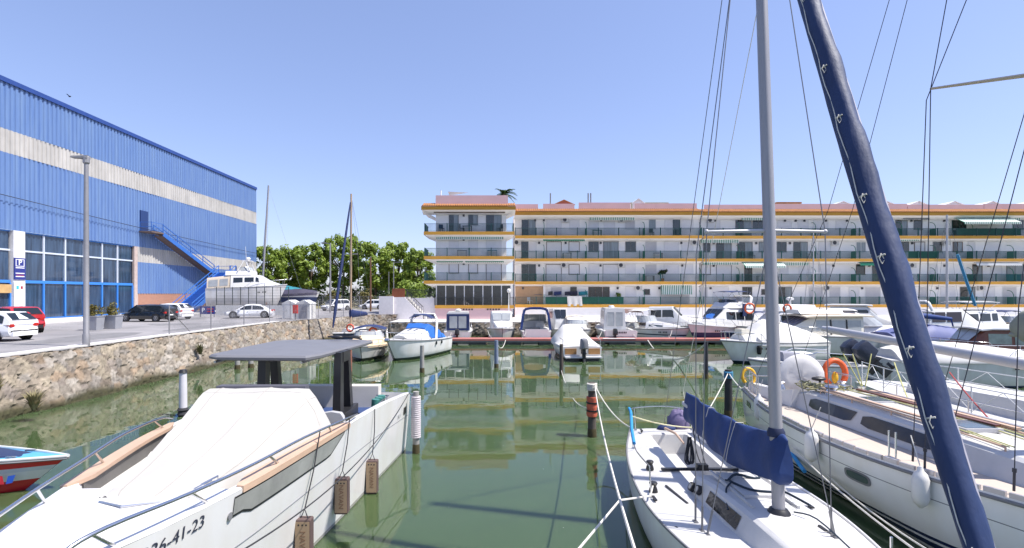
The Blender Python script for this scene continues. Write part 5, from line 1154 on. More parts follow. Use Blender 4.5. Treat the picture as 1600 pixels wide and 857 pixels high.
# in front of the pontoon: tarpaulin covered boat with outboard
t = boat('boat under a white peaked tarpaulin with a grey outboard on its stern', (UX(893, 37.2), 37.4, 0), 93, ROW)
H = mkhull(t, 7.6, 2.85, .9, 1.15, hull_bw, deckw, tw=.9, rub=gel)
cover(t, H, .1, .97, [(.1, .06, .5), (.3, .55, .5), (.52, 1.15, .38), (.62, 1.05, .36), (.97, .1, .3)], canvas_w, drop=.18)
for s in (-1, 1): b = MB(); b.box(-3.86, -3.78, s * .78 - .38, s * .78 + .38, .42, .8); b.build('stern_panel', mat('wicker_panel', (.42, .22, .08), .8, var=.4, vscale=14), t)
b = MB(); b.box(-4.3, -3.7, -1.2, 1.2, .22, .3); b.build('swim_platform', gel, t); outboard(t, -4.0, 0, .85, 1.15, greyp)
b = MB()
for s in (-1, 1): b.tube([(-3.6, s * 1.25, .9), (-3.6, s * 1.25, 1.35), (-2.6, s * 1.3, 1.4)], .02, 6)
b.build('rail', steel, t)
# pilothouse with two big windows
t = boat('white fishing pilothouse boat with two tall clear windows in its back wall', (UX(961, 48), 49.4, 0), 90, ROW)
H = mkhull(t, 7.4, 3.1, 1.05, 1.4, hull_w, deckw, cockpit=(.04, .35, .8, .6), rub=gel, tw=.95)
secs = [(-1.3, 1.05, .92, 1.0, 3.0), (.6, 1.02, .9, 1.1, 3.05), (.9, 1.0, .85, 1.1, 2.9), (1.7, .9, .7, 1.2, 1.8)]; loftbox(t, 'wheelhouse', gel, secs, r=.15); side_windows(t, secs, [(-1.1, -.3), (-.2, .6)], .5, .9); slope_window(t, secs[2], secs[3], .05, .85, .92, 2)
for y in (-.4, .4):
    b = MB(); b.box(-1.345, -1.32, y - .32, y + .32, 1.35, 2.65); o = b.build('window', glass_p, t); b = MB(); b.box(-1.36, -1.346, y - .36, y - .32, 1.3, 2.7); b.box(-1.36, -1.346, y + .32, y + .36, 1.3, 2.7); b.box(-1.36, -1.346, y - .32, y + .32, 2.65, 2.7); b.build('frame', gel, o)
b = MB(); b.box(-3.72, -3.62, -1.35, 1.35, .6, 1.12); b.build('transom', gel, t); b = MB()
for k in range(7): b.box(-3.732, -3.722, -.5 + k * .15, -.41 + k * .15, .86, 1.0)
b.build('name_mark', blackp, t); b = MB(); b.lathe([(.28, 3.05), (.3, 3.15), (.2, 3.25)], (.2, 0, 0), 12); b.build('radar', gel, t, smooth=60); pulpit(t, H, .5); outboard(t, -3.9, .6, .8, .9)
t = boat('white cuddy cruiser with a navy stripe, bow towards the open basin', (UX(1026, 48), 48.6, 0), -48, ROW)
H = mkhull(t, 7.2, 2.9, 1.05, 1.35, hull_navyline, deckw, cockpit=(.05, .42, .75, .55), rub=greyp)
secs = [(-.3, 1.15, 1.0, 1.15, 1.75), (1.0, .9, .7, 1.25, 1.65), (2.4, .5, .35, 1.35, 1.45)]; loftbox(t, 'foredeck', gel, secs, r=.12); side_windows(t, secs, [(.0, 1.3)], .3, .7, glass_b); screen_wrap(t, -1.1, .1, 1.1, 1.7, .6); hooptop(t, -2.2, -.5, 1.15, 1.2, 2.9, canvas_w, 'hardtop', droop=.12); pulpit(t, H, .5, h=.5); seats(t, [-2.6], .9, .55)
t = boat('small boat with a folded brown bimini behind the two window pilothouse', (UX(988, 51.5), 51.2, 0), -70, ROW)
H = mkhull(t, 4.8, 2.1, .8, 1.0, hull_w, deckw, cockpit=(.05, .5, .7, .45)); hooptop(t, -1.6, .4, .95, .9, 2.85, mat('brown_canvas', (.25, .16, .14), .8, var=.2), droop=.35); screen_wrap(t, -.3, .4, .8, 1.0, .5)
t = boat('white wheelhouse cruiser on the quay side behind the navy striped cuddy', (UX(1040, 51.5), 51.2, 0), -25, ROW)
H = mkhull(t, 6.2, 2.5, 1.1, 1.4, hull_w, deckw); secs = [(-1.6, 1.0, .9, 1.1, 3.05), (.6, 1.0, .88, 1.2, 3.1), (1.5, .9, .7, 1.2, 2.1), (2.4, .5, .4, 1.3, 1.5)]; loftbox(t, 'wheelhouse', gel, secs, r=.12); slope_window(t, secs[1], secs[2], .08, .9, .92, 3); side_windows(t, secs, [(-1.4, -.4), (-.3, .8)], .5, .88)
# flybridge cruiser
t = boat('white flybridge cruiser with a navy hull band and a navy bimini on top', (UX(1140, 46), 47.0, 0), 201, RIGHT)
H = mkhull(t, 8.6, 3.2, 1.3, 1.75, hull_navy, deckw, rub=gel, cockpit=(.03, .22, .8, .7))
secs = [(-2.3, 1.3, 1.1, 1.3, 3.0), (.9, 1.25, 1.05, 1.45, 3.05), (1.9, 1.1, .85, 1.5, 2.15), (3.0, .7, .5, 1.6, 1.8)]; loftbox(t, 'cabin', gel, secs, r=.15); side_windows(t, secs, [(-2.1, -1.2), (-1.1, -.2), (-.1, .9)], .42, .86); slope_window(t, secs[1], secs[2], .1, .9, .92, 3)
loftbox(t, 'flybridge', gel, [(-2.4, 1.15, 1.05, 3.05, 3.5), (.3, 1.1, .95, 3.08, 3.6), (.9, .9, .7, 3.08, 3.2)], r=.1); screen_wrap(t, -.4, .4, .9, 3.55, .35, .3, glass_d); hooptop(t, -2.0, .3, 1.1, 3.4, 4.65, canvas_n, fx=-.8, droop=.08); seats(t, [-1.3], .8, 3.5, gel)
radar_arch(t, -1.9, 1.1, 3.4, 4.2, gel); pulpit(t, H, .5, h=.6, post=5, mid=True); loftbox(t, 'bow_cover', canvas_b, [(1.2, .8, .6, 2.2, 2.75), (2.1, .7, .45, 1.85, 2.2)], r=.12); b = MB(); b.box(-1.2, -.8, 1.25, 1.34, 2.35, 3.5); b.build('folded_canvas', canvas_n, t)
hooptop(t, -4.3, -2.2, 1.35, 1.4, 2.75, canvas_n, 'aft_awning', droop=.06)
lifebuoy('orange lifebuoy on the flybridge rail of the navy banded cruiser', (UX(1173, 45), 45.2, 3.1), .42)
# white covered cruiser right
t = boat('white cruiser under a peaked white tarpaulin, bow towards the red pontoon end', (UX(1203, 33), 33.2, 0), 196, RIGHT)
H = mkhull(t, 7.4, 3.0, 1.3, 1.5, hull_green, deckw, rub=greyp, rake=.13)
cover(t, H, .02, .72, [(.02, .35, .4), (.3, .95, .5), (.52, 1.35, .35), (.6, 1.15, .3), (.72, .45, .4)], canvas_w, drop=.25)
secs = [(1.3, 1.0, .85, 1.35, 1.85), (2.4, .7, .5, 1.45, 1.75)]; loftbox(t, 'foredeck', gel, secs, r=.1); b = MB(); b.box(1.75, 2.35, -.3, .3, 1.8, 2.15); b.build('hatch_box', cream, t); pulpit(t, H, .66, h=.5); b = MB(); b.lathe([(.1, .0), (.14, .12), (.14, .45), (.1, .55)], (H.g(.75)[0], H.g(.75)[1] + .1, .65), 10); b.build('fender', rubber, t)
# open white boat with a brushed outboard pair
t = boat('open white workboat with twin black plastic wrapped outboards tilted up', (14.4, 24.4, 0), 177, RIGHT)
H = mkhull(t, 4.9, 2.3, 1.1, 1.3, hull_w, deckw, cockpit=(.06, .72, .8, .5), rub=greyp); b = MB(); b.box(-.4, .3, -.5, .5, .5, 1.6); b.build('console', gel, t); loftbox(t, 'seat_cover', canvas_g, [(.4, .7, .6, .9, 1.6), (1.1, .7, .6, .9, 1.65)], r=.1)
plast = mat('wrapped_black_plastic', (.025, .03, .05), .35, bump=1., bscale=7)
for y in (-.45, .45): outboard(t, -2.6, y, 1.25, 1.3, plast, tilt=-.8)
for s in (-1, 1): b = MB(); b.tube([(-2.0, s * 1.0, 1.1), (-1.8, s * 1.0, 1.6), (-.2, s * 1.02, 1.7), (1.2, s * .85, 1.25)], .025, 6); b.build('rail', steel, t)
# cream hardtop cruiser
t = boat('cream hardtop cruiser with pale curtains behind the covered boats', (UX(1292, 36), 37.6, 0), 186, RIGHT)
H = mkhull(t, 9.6, 3.4, 1.3, 1.7, hull_w, deckw, cockpit=(.03, .3, .8, .7), rub=greyp)
secs = [(-2.9, 1.35, 1.25, 1.25, 2.75), (.9, 1.3, 1.15, 1.4, 2.75), (2.1, 1.15, .9, 1.5, 2.05), (3.6, .6, .4, 1.6, 1.75)]; loftbox(t, 'saloon', cream, secs, r=.1); side_windows(t, secs, [(-2.7, -1.7), (-1.5, -.5), (-.3, .7)], .3, .86, glass_p); side_windows(t, secs, [(-1.66, -1.54), (-.46, -.34)], .1, .9, blackp, name='pillar'); slope_window(t, secs[1], secs[2], .08, .9, .92, 3, mat('lilac_screen', (.16, .15, .2), .1))
hooptop(t, -3.6, 1.6, 1.45, 1.4, 2.95, canvas_c, 'hardtop', legs=False, droop=.12, th=.09); pulpit(t, H, .5, h=.55, mid=True, post=5)
loftbox(t, 'flybridge', gel, [(-1.6, 1.0, .85, 2.95, 3.25), (1.6, .9, .7, 2.95, 3.2)], r=.1)
lifebuoy('orange white lifebuoy lying on the hardtop cruiser roof rail', (UX(1230, 41), 41, 3.2), .3)
t = boat('white express cruiser with a long raked screen under a clear cover', (UX(1378, 38), 39.6, 0), -14, RIGHT)
H = mkhull(t, 9.2, 3.3, 1.35, 1.7, hull_w, deckw, cockpit=(.03, .4, .8, .7), rub=greyp)
secs = [(-.6, 1.25, 1.0, 1.35, 2.1), (1.2, 1.1, .85, 1.45, 1.95), (3.4, .6, .4, 1.65, 1.78)]; loftbox(t, 'foredeck', gel, secs, r=.15); screen_wrap(t, -1.4, 1.2, 1.25, 1.95, .9, 1.1, glass_p, gel); loftbox(t, 'clear_cover', mat('clear_canvas', (.5, .49, .5), .35, var=.3, vscale=3, bump=.5, bscale=4), [(-3.0, 1.3, 1.0, 1.5, 2.95), (-1.4, 1.25, 1.0, 1.7, 3.1), (-.4, 1.1, .8, 1.9, 2.75)], r=.2); hooptop(t, -3.1, -1.0, 1.1, 2.6, 3.25, canvas_w, 'roof_canvas', legs=False); pulpit(t, H, .45, h=.5, mid=True, post=5)
t = boat('white wheelhouse cruiser with blue tinted front panes near the quay', (UX(1362, 45), 46.6, 0), -35, RIGHT)
H = mkhull(t, 7.6, 3.0, 1.3, 1.6, hull_w, deckw); secs = [(-2.2, 1.2, 1.1, 1.3, 3.2), (.6, 1.2, 1.05, 1.35, 3.25), (1.4, 1.1, .85, 1.4, 2.4), (2.9, .6, .5, 1.5, 1.75)]; loftbox(t, 'wheelhouse', gel, secs, r=.15); slope_window(t, secs[1], secs[2], .08, .9, .94, 1, mat('blue_glass', (.06, .11, .24), .1)); side_windows(t, secs, [(-1.9, -.8), (-.6, .8)], .5, .88); hooptop(t, -2.6, 1.0, 1.2, 1.4, 3.45, gel, 'roof', legs=False, th=.08, droop=.06)
t = boat('low white boat with an orange trimmed roof far back near the quay', (UX(1290, 48), 49.6, 0), 10, RIGHT)
H = mkhull(t, 7.2, 2.8, 1.2, 1.5, hull_w, deckw); secs = [(-2.6, 1.1, 1.0, 1.2, 2.5), (.4, 1.1, .95, 1.3, 2.55), (1.4, 1.0, .8, 1.4, 1.8)]; loftbox(t, 'cabin', gel, secs, r=.1); side_windows(t, secs, [(-2.3, -1.2), (-1, .2)], .45, .88); hooptop(t, -2.9, .6, 1.2, 1.3, 3.0, canvas_c, 'roof_canvas', droop=.1)
t = boat('white flybridge boat with a rounded top behind the mast of the near sailboat', (UX(1232, 44), 45.3, 0), 185, RIGHT)
H = mkhull(t, 8.2, 3.1, 1.3, 1.6, hull_w, deckw); secs = [(-2.5, 1.25, 1.1, 1.3, 2.8), (.6, 1.2, 1.0, 1.4, 2.85), (1.9, 1.1, .8, 1.5, 1.9)]; loftbox(t, 'cabin', gel, secs, r=.2); side_windows(t, secs, [(-2.2, -1), (-.8, .6)], .4, .85); loftbox(t, 'flybridge', gel, [(-2.6, 1.1, 1.0, 2.85, 3.4), (.6, 1.0, .8, 2.87, 3.45), (1.2, .8, .5, 2.8, 2.9)], r=.2); b = MB(); b.lathe([(.12, 3.4), (.12, 3.8), (.3, 3.85), (.3, 4.0), (.1, 4.1)], (-.9, 0, 0), 10); b.build('radar', gel, t); pulpit(t, H, .5, h=.5)
t = boat('sport boat under a smooth navy blue cover with a rolled blue canvas above', (UX(1478, 36), 37.2, 0), 4, RIGHT)
H = mkhull(t, 8.6, 3.1, 1.2, 1.4, hull_w, deckw); cover(t, H, .05, .72, [(.05, .4, .5), (.4, .95, .6), (.62, .7, .5), (.72, .25, .4)], mat('slate_blue_canvas', (.1, .12, .28), .6, var=.15, vscale=1.5), drop=.1); b = MB(); b.tube([(-3.0, -.9, 2.75), (-1.5, -.9, 2.82), (.6, -.9, 2.6)], [.16, .2, .12], 10); b.tube([(.6, -.9, 2.6), (1.2, -.6, 1.6)], .05, 6); b.build('rolled_canvas', canvas_royal, t, smooth=50); pulpit(t, H, .6, h=.45)
t = boat('white cruiser with brown tinted canopy windows behind the navy covered boat', (UX(1520, 41), 42.4, 0), -8, RIGHT)
H = mkhull(t, 8.6, 3.2, 1.35, 1.65, hull_w, deckw); secs = [(-2.8, 1.25, 1.05, 1.4, 3.1), (-.3, 1.2, 1.0, 1.5, 3.15), (1.2, 1.1, .8, 1.55, 2.0), (3.0, .6, .4, 1.6, 1.75)]; loftbox(t, 'cabin', gel, secs, r=.15); side_windows(t, secs, [(-2.6, -1.6), (-1.5, -.4)], .4, .9, mat('brown_glass', (.08, .06, .06), .1)); slope_window(t, secs[1], secs[2], .08, .92, .94, 3, mat('brown_glass', (.08, .06, .06), .1)); hooptop(t, -4, -2.4, 1.2, 1.4, 3.1, canvas_g, droop=.2); radar_arch(t, -2.6, 1.2, 3.0, 3.8)
t = boat('white fly bridge boat with steel grab rails at the right end of the quay', (UX(1574, 43), 45.6, 0), 10, RIGHT)
H = mkhull(t, 8.6, 3.2, 1.35, 1.65, hull_w, deckw); secs = [(-2.8, 1.25, 1.1, 1.4, 2.9), (.6, 1.2, 1.0, 1.5, 2.95), (1.8, 1.0, .8, 1.55, 2.0)]; loftbox(t, 'cabin', gel, secs, r=.15); side_windows(t, secs, [(-2.6, -1.5), (-1.3, -.2), (0, .6)], .4, .86); hooptop(t, -2.6, .8, 1.15, 2.9, 3.75, gel, 'hardtop', droop=.05, th=.07)
t = boat('old cabin boat with a white roof and varnished wooden window posts', (UX(1574, 27), 28.3, 0), 172, RIGHT)
H = mkhull(t, 7.2, 2.7, 1.2, 1.45, hull_wood, deckw, rub=wood_d)
secs = [(-2.0, 1.05, .95, 1.2, 2.45), (.6, 1.05, .95, 1.3, 2.45), (1.3, .95, .75, 1.3, 1.7), (2.6, .5, .35, 1.4, 1.5)]; loftbox(t, 'cabin', wood_d, secs, r=.06); side_windows(t, secs, [(-1.85, -.75), (-.6, .5)], .38, .88, mat('green_glass', (.25, .32, .28), .08, var=.4, vscale=2)); slope_window(t, secs[1], secs[2], .08, .85, .9, 2, glass_p); hooptop(t, -2.3, .9, 1.12, 1.4, 2.62, gel, 'roof', legs=False, droop=.08, th=.08); pulpit(t, H, .5, h=.5, mid=True)
t = boat('long white boat under loose white tarpaulins, among the yachts at the right edge', (UX(1532, 24), 24.8, 0), -8, RIGHT)
H = mkhull(t, 7.8, 2.7, 1.25, 1.45, hull_w, deckw); cover(t, H, .05, .92, [(.05, .4, .5), (.25, .75, .5), (.5, .65, .45), (.92, .12, .4)], canvas_w, drop=.12); pulpit(t, H, .6, h=.45)
# ---- further boats against the far right quay
for i, (u, y, deg, lab, mm) in enumerate([(1340, 50, -85, 'white day boat bow out at the quay behind the cream hardtop cruiser', canvas_c), (1440, 49, -95, 'white day boat with a grey bimini at the quay left of the blue rolled canvas', canvas_g), (1475, 50, -80, 'white day boat with a white bimini at the quay behind the navy cover', canvas_w), (1590, 50.2, -90, 'last white day boat at the quay, below the right end of the apartments', canvas_n)]):
    t = boat(lab, (UX(u, y), y, 0), deg, RIGHT); H = mkhull(t, 5.6, 2.3, 1.0, 1.3, hull_w, deckw, cockpit=(.05, .5, .75, .5)); secs = [(0, .9, .75, 1.1, 1.7), (1.6, .5, .35, 1.2, 1.4)]; loftbox(t, 'foredeck', gel, secs); screen_wrap(t, -.6, .3, .9, 1.6, .55); hooptop(t, -2, -.2, .95, 1.1, 2.75, mm, droop=.15); pulpit(t, H, .55)
# ---- boats on land in the yard
t = boat('large white flybridge cruiser stored on land below the blue stair, with canvas stern', (UX(386, 60), 60.5, GZ + .9), 8, 'boats stored on land', 'motor yacht', 'motor_yacht')
H = mkhull(t, 8.6, 3.2, 2.0, 2.5, hull_mat('hull_land', [(-1, (.45, .44, .43)), (.1, (.5, .49, .48)), (.9, WHITE)]), deckw, cockpit=(.03, .25, .8, 1.3), draft=.5, rake=.12)
secs = [(-1.6, 1.4, 1.25, 2.0, 3.5), (1.2, 1.3, 1.1, 2.2, 3.55), (2.3, 1.1, .85, 2.3, 2.9), (3.4, .6, .4, 2.4, 2.55)]; loftbox(t, 'cabin', gel, secs, r=.15); side_windows(t, secs, [(-1.3, -.3), (-.1, .9), (1.1, 1.7)], .45, .86); loftbox(t, 'stern_canvas', canvas_c, [(-4.2, 1.3, 1.15, 1.9, 3.2), (-1.7, 1.35, 1.2, 2.1, 3.5)], r=.15)
side_windows(t, [(-4.2, 1.3, 1.15, 1.9, 3.2), (-1.7, 1.35, 1.2, 2.1, 3.5)], [(-4.0, -3.0), (-2.8, -1.9)], .2, .8, glass_p, name='clear_panel')
loftbox(t, 'flybridge', gel, [(-2.2, 1.25, 1.15, 3.5, 4.0), (.6, 1.1, .95, 3.55, 4.05)], r=.1); screen_wrap(t, -.6, .5, 1.0, 4.0, .5, .5)
b = MB()
for s in (-1, 1): b.beam((-.9, s * 1.1, 4.0), (-.3, s * .9, 5.2), .25, .1); b.beam((.4, s * 1.0, 4.0), (-.1, s * .9, 5.2), .12, .1)
b.box(-.5, .2, -.95, .95, 5.2, 5.3); b.build('radar_arch', gel, t); b = MB(); b.ball((-.1, 0, 5.5), .28, 8, sc=(1, 1, .7)); b.tube([(-.5, .6, 5.2), (-.6, .6, 7)], .02, 4); b.build('radar', gel, t, smooth=50); pulpit(t, H, .5, h=.6, post=5)
b = MB()
for x in (-2.6, 0, 2.2):
    for s in (-1, 1): b.beam((x, s * 1.2, -.9), (x, s * .9, .35), .12, .12)
    b.box(x - .1, x + .1, -1.3, 1.3, -.9, -.75)
b.build('cradle', mat('rusty_steel', (.16, .1, .08), .8), t)
t = boat('teal covered sailing boat on land in the yard under the tall leaning mast', (UX(432, 70), 70, GZ + 1.1), 178, 'boats stored on land', 'sailboat', 'sailing_boat')
H = mkhull(t, 7.0, 2.6, 1.6, 1.9, hull_mat('hull_land', []), deckw, round_=True); cover(t, H, .02, .9, [(.02, .3, .2), (.5, .9, .1), (.9, .2, .1)], canvas_teal, drop=.2); sail_rig(t, 2.0, 1.7, 16.0, r=.14, mastm=alu, backx=-3.4, lean=-.9)
b = MB()
for x in (-2, 1.5):
    for s in (-1, 1): b.beam((x, s * 1.1, -1.1), (x, s * .8, .4), .12, .12)
b.build('cradle', mat('rusty_steel', (.16, .1, .08), .8), t)
t = boat('dark covered boat on land at the right end of the yard wall', (UX(463, 66), 66.2, GZ + .9), 10, 'boats stored on land')
H = mkhull(t, 5.6, 2.3, 1.3, 1.6, hull_navy, deckw); cover(t, H, .05, .95, [(.05, .5, .4), (.6, .6, .4), (.95, .15, .2)], mat('dark_tarp', (.05, .045, .08), .7, var=.3), drop=.3)
b = MB()
for x in (-1.6, 1.3):
    for s in (-1, 1): b.beam((x, s * 1.0, -.9), (x, s * .7, .3), .1, .1)
b.build('cradle', mat('rusty_steel', (.16, .1, .08), .8), t)
# red, white and blue speedboat at the left edge
t = boat('red, white and blue racing speedboat poking its bow in from the left edge', (-13.3, 11.35, 0), 3, LEFTG)
H = mkhull(t, 7.2, 1.95, .86, .74, hull_mat('hull_tricolour', [(-1, (.5, .02, .03)), (.26, (.74, .73, .72)), (.46, (.6, .62, .66)), (.56, (.6, .03, .035)), (.78, (.7, .69, .68))], dirt=.05), mat('light_blue_deck', (.1, .38, .62), .3, var=.1), mx=.3, p=1.9, rake=.12, draft=.2, flare=.9)
secs = [(-.6, .7, .6, .78, .96), (1.6, .5, .42, .77, .88), (2.7, .22, .16, .75, .79)]; loftbox(t, 'hood', mat('dark_blue_gel', (.02, .03, .08), .3), secs, r=.05, crown=.01)
for s in (-1, 1): b = MB(); b.tube([(H.g(q / 20)[0], s * H.g(q / 20)[1] * .97, H.g(q / 20)[2] + .005) for q in range(21)], .035, 6); b.build('gunwale', gel, t, smooth=60)
b = MB(); q = [(x, -y - .012, z) for x, y, z in [(H.g(s)[0] , H.g(s)[1] * .985, .37) for s in (.845, .865, .885)]]
b.add([(q[0][0], q[0][1] - .01, .27), (q[0][0] + .1, q[0][1] + .0, .27), (q[0][0] + .06, q[0][1] - .0, .45), (q[0][0] - .04, q[0][1] - .01, .45)], [(0, 1, 2, 3)], 0); b.add([(q[0][0] + .12, q[0][1] + .01, .27), (q[0][0] + .24, q[0][1] + .03, .29), (q[0][0] + .3, q[0][1] + .04, .46), (q[0][0] + .16, q[0][1] + .015, .44)], [(0, 1, 2, 3)], 1)
b.build('emblem', [mat('emblem_red', (.6, .03, .05), .4), mat('emblem_blue', (.03, .1, .5), .4)], t)
# masts seen among the boats on the right
def lone_sail(label, u, y, deg, ztop, L=8, **k):
    t = boat(label, (UX(u, y), y, 0), deg, RIGHT, 'sailboat', 'sailing_boat'); H = mkhull(t, L, 2.6, 1.0, 1.25, hull_w, deckw, round_=True, rake=.13, cockpit=(.1, .38, .5, .55)); secs = [(-.8, .8, .7, 1.05, 1.55), (2.0, .5, .38, 1.2, 1.45)]; loftbox(t, 'coachroof', deckw, secs); side_windows(t, secs, [(-.6, .4), (.6, 1.4)], .4, .8); sail_rig(t, .6, 1.4, ztop, **k); pulpit(t, H, .8, h=.55); return t
lone_sail('sailing boat with a thin white mast and short spreaders near the quay behind the cruisers', 1275, 50.5, 80, 10.6, 7, forex=3.4, forez=1.3, backx=-3.4, r=.07, mastm=alu_w, spread=.6)
lone_sail('sailing boat with a white mast and a blue foresail foot near the quay', 1487, 45, 80, 11.4, 8, forex=3.9, forez=1.3, backx=-3.9, r=.1, mastm=alu_w, chain=1.1)
# ================================================================== THE THREE NEAR BOATS (built in world coordinates)
def smooth(tab, x):
    tab = sorted(tab); xs = [t[0] for t in tab]; ys = [t[1] for t in tab]; n = len(xs)
    if x <= xs[0]: return ys[0]
    if x >= xs[-1]: return ys[-1]
    i = max(k for k in range(n - 1) if xs[k] <= x); d = [(ys[k + 1] - ys[k]) / (xs[k + 1] - xs[k]) for k in range(n - 1)]
    def sl(k):
        if k == 0: return d[0]
        if k == n - 1: return d[-1]
        return 0 if d[k - 1] * d[k] < 0 else (d[k - 1] + d[k]) / 2
    h = xs[i + 1] - xs[i]; t = (x - xs[i]) / h; m0, m1 = sl(i) * h, sl(i + 1) * h
    return (2 * t ** 3 - 3 * t * t + 1) * ys[i] + (t ** 3 - 2 * t * t + t) * m0 + (-2 * t ** 3 + 3 * t * t) * ys[i + 1] + (t ** 3 - t * t) * m1
class Near:
    def __init__(s, cx, hb, zg, wl, prof=((0, 0), (.35, .3), (.7, .68), (1, 1))): s.cx, s.hb, s.zg, s.wl, s.prof = cx, hb, zg, wl, prof
    def c(s, y): return smooth(s.cx, y)
    def h(s, y): return max(.015, smooth(s.hb, y))
    def z(s, y): return smooth(s.zg, y)
    def w(s, y): return max(.01, smooth(s.wl, y))
    def side(s, y, z, sd=1, off=0.):   # point on the topsides
        zg = s.z(y); f = (zg - z) / zg; k = smooth(s.prof, f); return (s.c(y) + sd * (lerp(s.h(y), s.w(y), k) + off), y, z)
    def hull(s, t, y0, y1, m, n=44, draft=.4, sm=40):
        b = MB(); rows = []
        for i in range(n + 1):
            y = lerp(y0, y1, i / n); zg = s.z(y); r = []
            for sd in (-1, 1):
                h = [s.side(y, zg * (1 - f), sd) for f in (0, .02, .12, .3, .5, .7, .85, 1)] + [(s.c(y) + sd * s.w(y) * .8, y, -.2 * draft / .4), (s.c(y) + sd * .02, y, -draft)]
                r += h if sd < 0 else h[::-1]
            rows.append(r)
        b.grid(rows); b.poly(rows[0]); b.poly(rows[-1]); return b.build('hull', m, t, smooth=sm, world=True)
def railtube(b, pts, r=.02, n=8): b.tube(pts, r, n)
def dense(pts, k=4):
    out = []
    P_ = [Vector(p) for p in pts]; P_ = [P_[0]] + P_ + [P_[-1]]
    for i in range(1, len(P_) - 2):
        for j in range(k):
            t = j / k; a, b_, c, d = P_[i - 1:i + 3]; out.append(.5 * ((2 * b_) + (c - a) * t + (2 * a - 5 * b_ + 4 * c - d) * t * t + (3 * b_ - a - 3 * c + d) * t ** 3))
    return out + [P_[-2]]

# ---------------------------------------------------------------- big motorboat, left
MBT = thing('motorboat', 'big white motorboat with a dark roof, white windscreen cover and wood trimmed gunwales', 'motorboat', (-4.65, 9.5, 0))
gelM = hull_mat('motorboat_hull', [(-1, (.03, .035, .04)), (.0, (.35, .34, .32)), (.06, (.7, .69, .68))], .2, .05)
N1 = Near([(14.6, -4.72), (9.35, -4.65), (6.26, -4.35), (4.7, -4.2), (3.3, -4.1)], [(14.6, 2.22), (12.8, 2.06), (11.2, 1.88), (9.35, 1.68), (7.8, 1.42), (6.26, 1.1), (4.72, .66), (3.8, .28), (3.3, .02)],
          [(14.6, 1.58), (12.4, 1.76), (11.2, 1.8), (9.35, 1.85), (6.26, 1.95), (4.7, 2.03), (3.3, 2.12)], [(14.85, 2.12), (11.9, 1.82), (10.3, 1.64), (9.1, 1.44), (7, 1.0), (5, .42), (3.8, .05), (3.3, .01)])
N1.hull(MBT, 14.5, 3.3, gelM)
# deck: gunwale cap, bulwark, side decks, cockpit well
def deckrow(y, inner, zlow, cap=.13):
    c, h, z = N1.c(y), N1.h(y) * .995, N1.z(y); a = min(cap, h * .5); L = []
    for sd in (-1, 1):
        q = [(c + sd * h, y, z), (c + sd * (h - a * .2), y, z + .02), (c + sd * (h - a), y, z + .015), (c + sd * (h - a - .02), y, zlow), (c + sd * (h - a) * .5, y, zlow + .01)]
        L += q if sd < 0 else [(c, y, zlow + .02)] + q[::-1]
    return L
rows = []
for y, zl in [(14.45, None), (14.4, .75), (13.4, .75), (12.4, .75), (11.4, .75), (10.6, .75), (10.55, 1.5), (9.5, 1.55), (8.5, 1.6), (7.4, 1.66), (6.7, 1.7), (6.4, None), (5.8, None), (5.2, None), (4.5, None), (3.9, None), (3.4, None)]: rows.append(deckrow(y, 0, zl if zl else N1.z(y) + .015))
b = MB(); b.grid(rows); b.build('deck', gel, MBT, smooth=30, world=True)
for sd in (-1, 1):      # wood cap rails and the dark glazed slots below them
    b = MB(); rr = []
    for i in range(17):
        y = lerp(10.05, 6.45, i / 16); c, h, z = N1.c(y), N1.h(y), N1.z(y); e = .17 * min(1, (i + .3) / 2, (16.3 - i) / 2)
        rr.append([(c + sd * (h + .012), y, z - .05), (c + sd * (h + .012), y, z + .035), (c + sd * (h - .05 - e), y, z + .045), (c + sd * (h - .05 - e), y, z - .01)])
    b.loft(rr); b.build('cap_rail', wood_p, MBT, smooth=30, world=True)
    b = MB(); up, lo = [], []; f = MB(); fu, fl = [], []
    for i in range(19):
        y = lerp(9.75, 6.3, i / 18); z = N1.z(y); dp = .26 * min(1, i / 3.2) * (1 if i < 17 else .75)
        up.append(N1.side(y, z - .075, sd, .012)); lo.append(N1.side(y, z - .08 - dp, sd, .012)); fu.append(N1.side(y + (.08 if i == 0 else 0), z - .055, sd, .006)); fl.append(N1.side(y, z - .115 - dp, sd, .006))
    b.grid([up, lo]); f.grid([fu, fl]); fo = f.build('window', blackp, MBT, world=True); b.build('pane', mat('grey_side_glass', (.33, .33, .31), .12, var=.35, vscale=1.2), fo, world=True)
    b = MB(); q = [[], []]
    for i in range(9):
        y = lerp(9.7, 6.7, i / 8); c, h, z = N1.c(y), N1.h(y), N1.z(y); q[0].append((c + sd * (h - .165), y, z - .02)); q[1].append((c + sd * (h - .165), y, z - .27))
    b.grid(q); b.build('inner_window', mat('grey_liner', (.12, .115, .11), .5, var=.3), MBT, world=True)
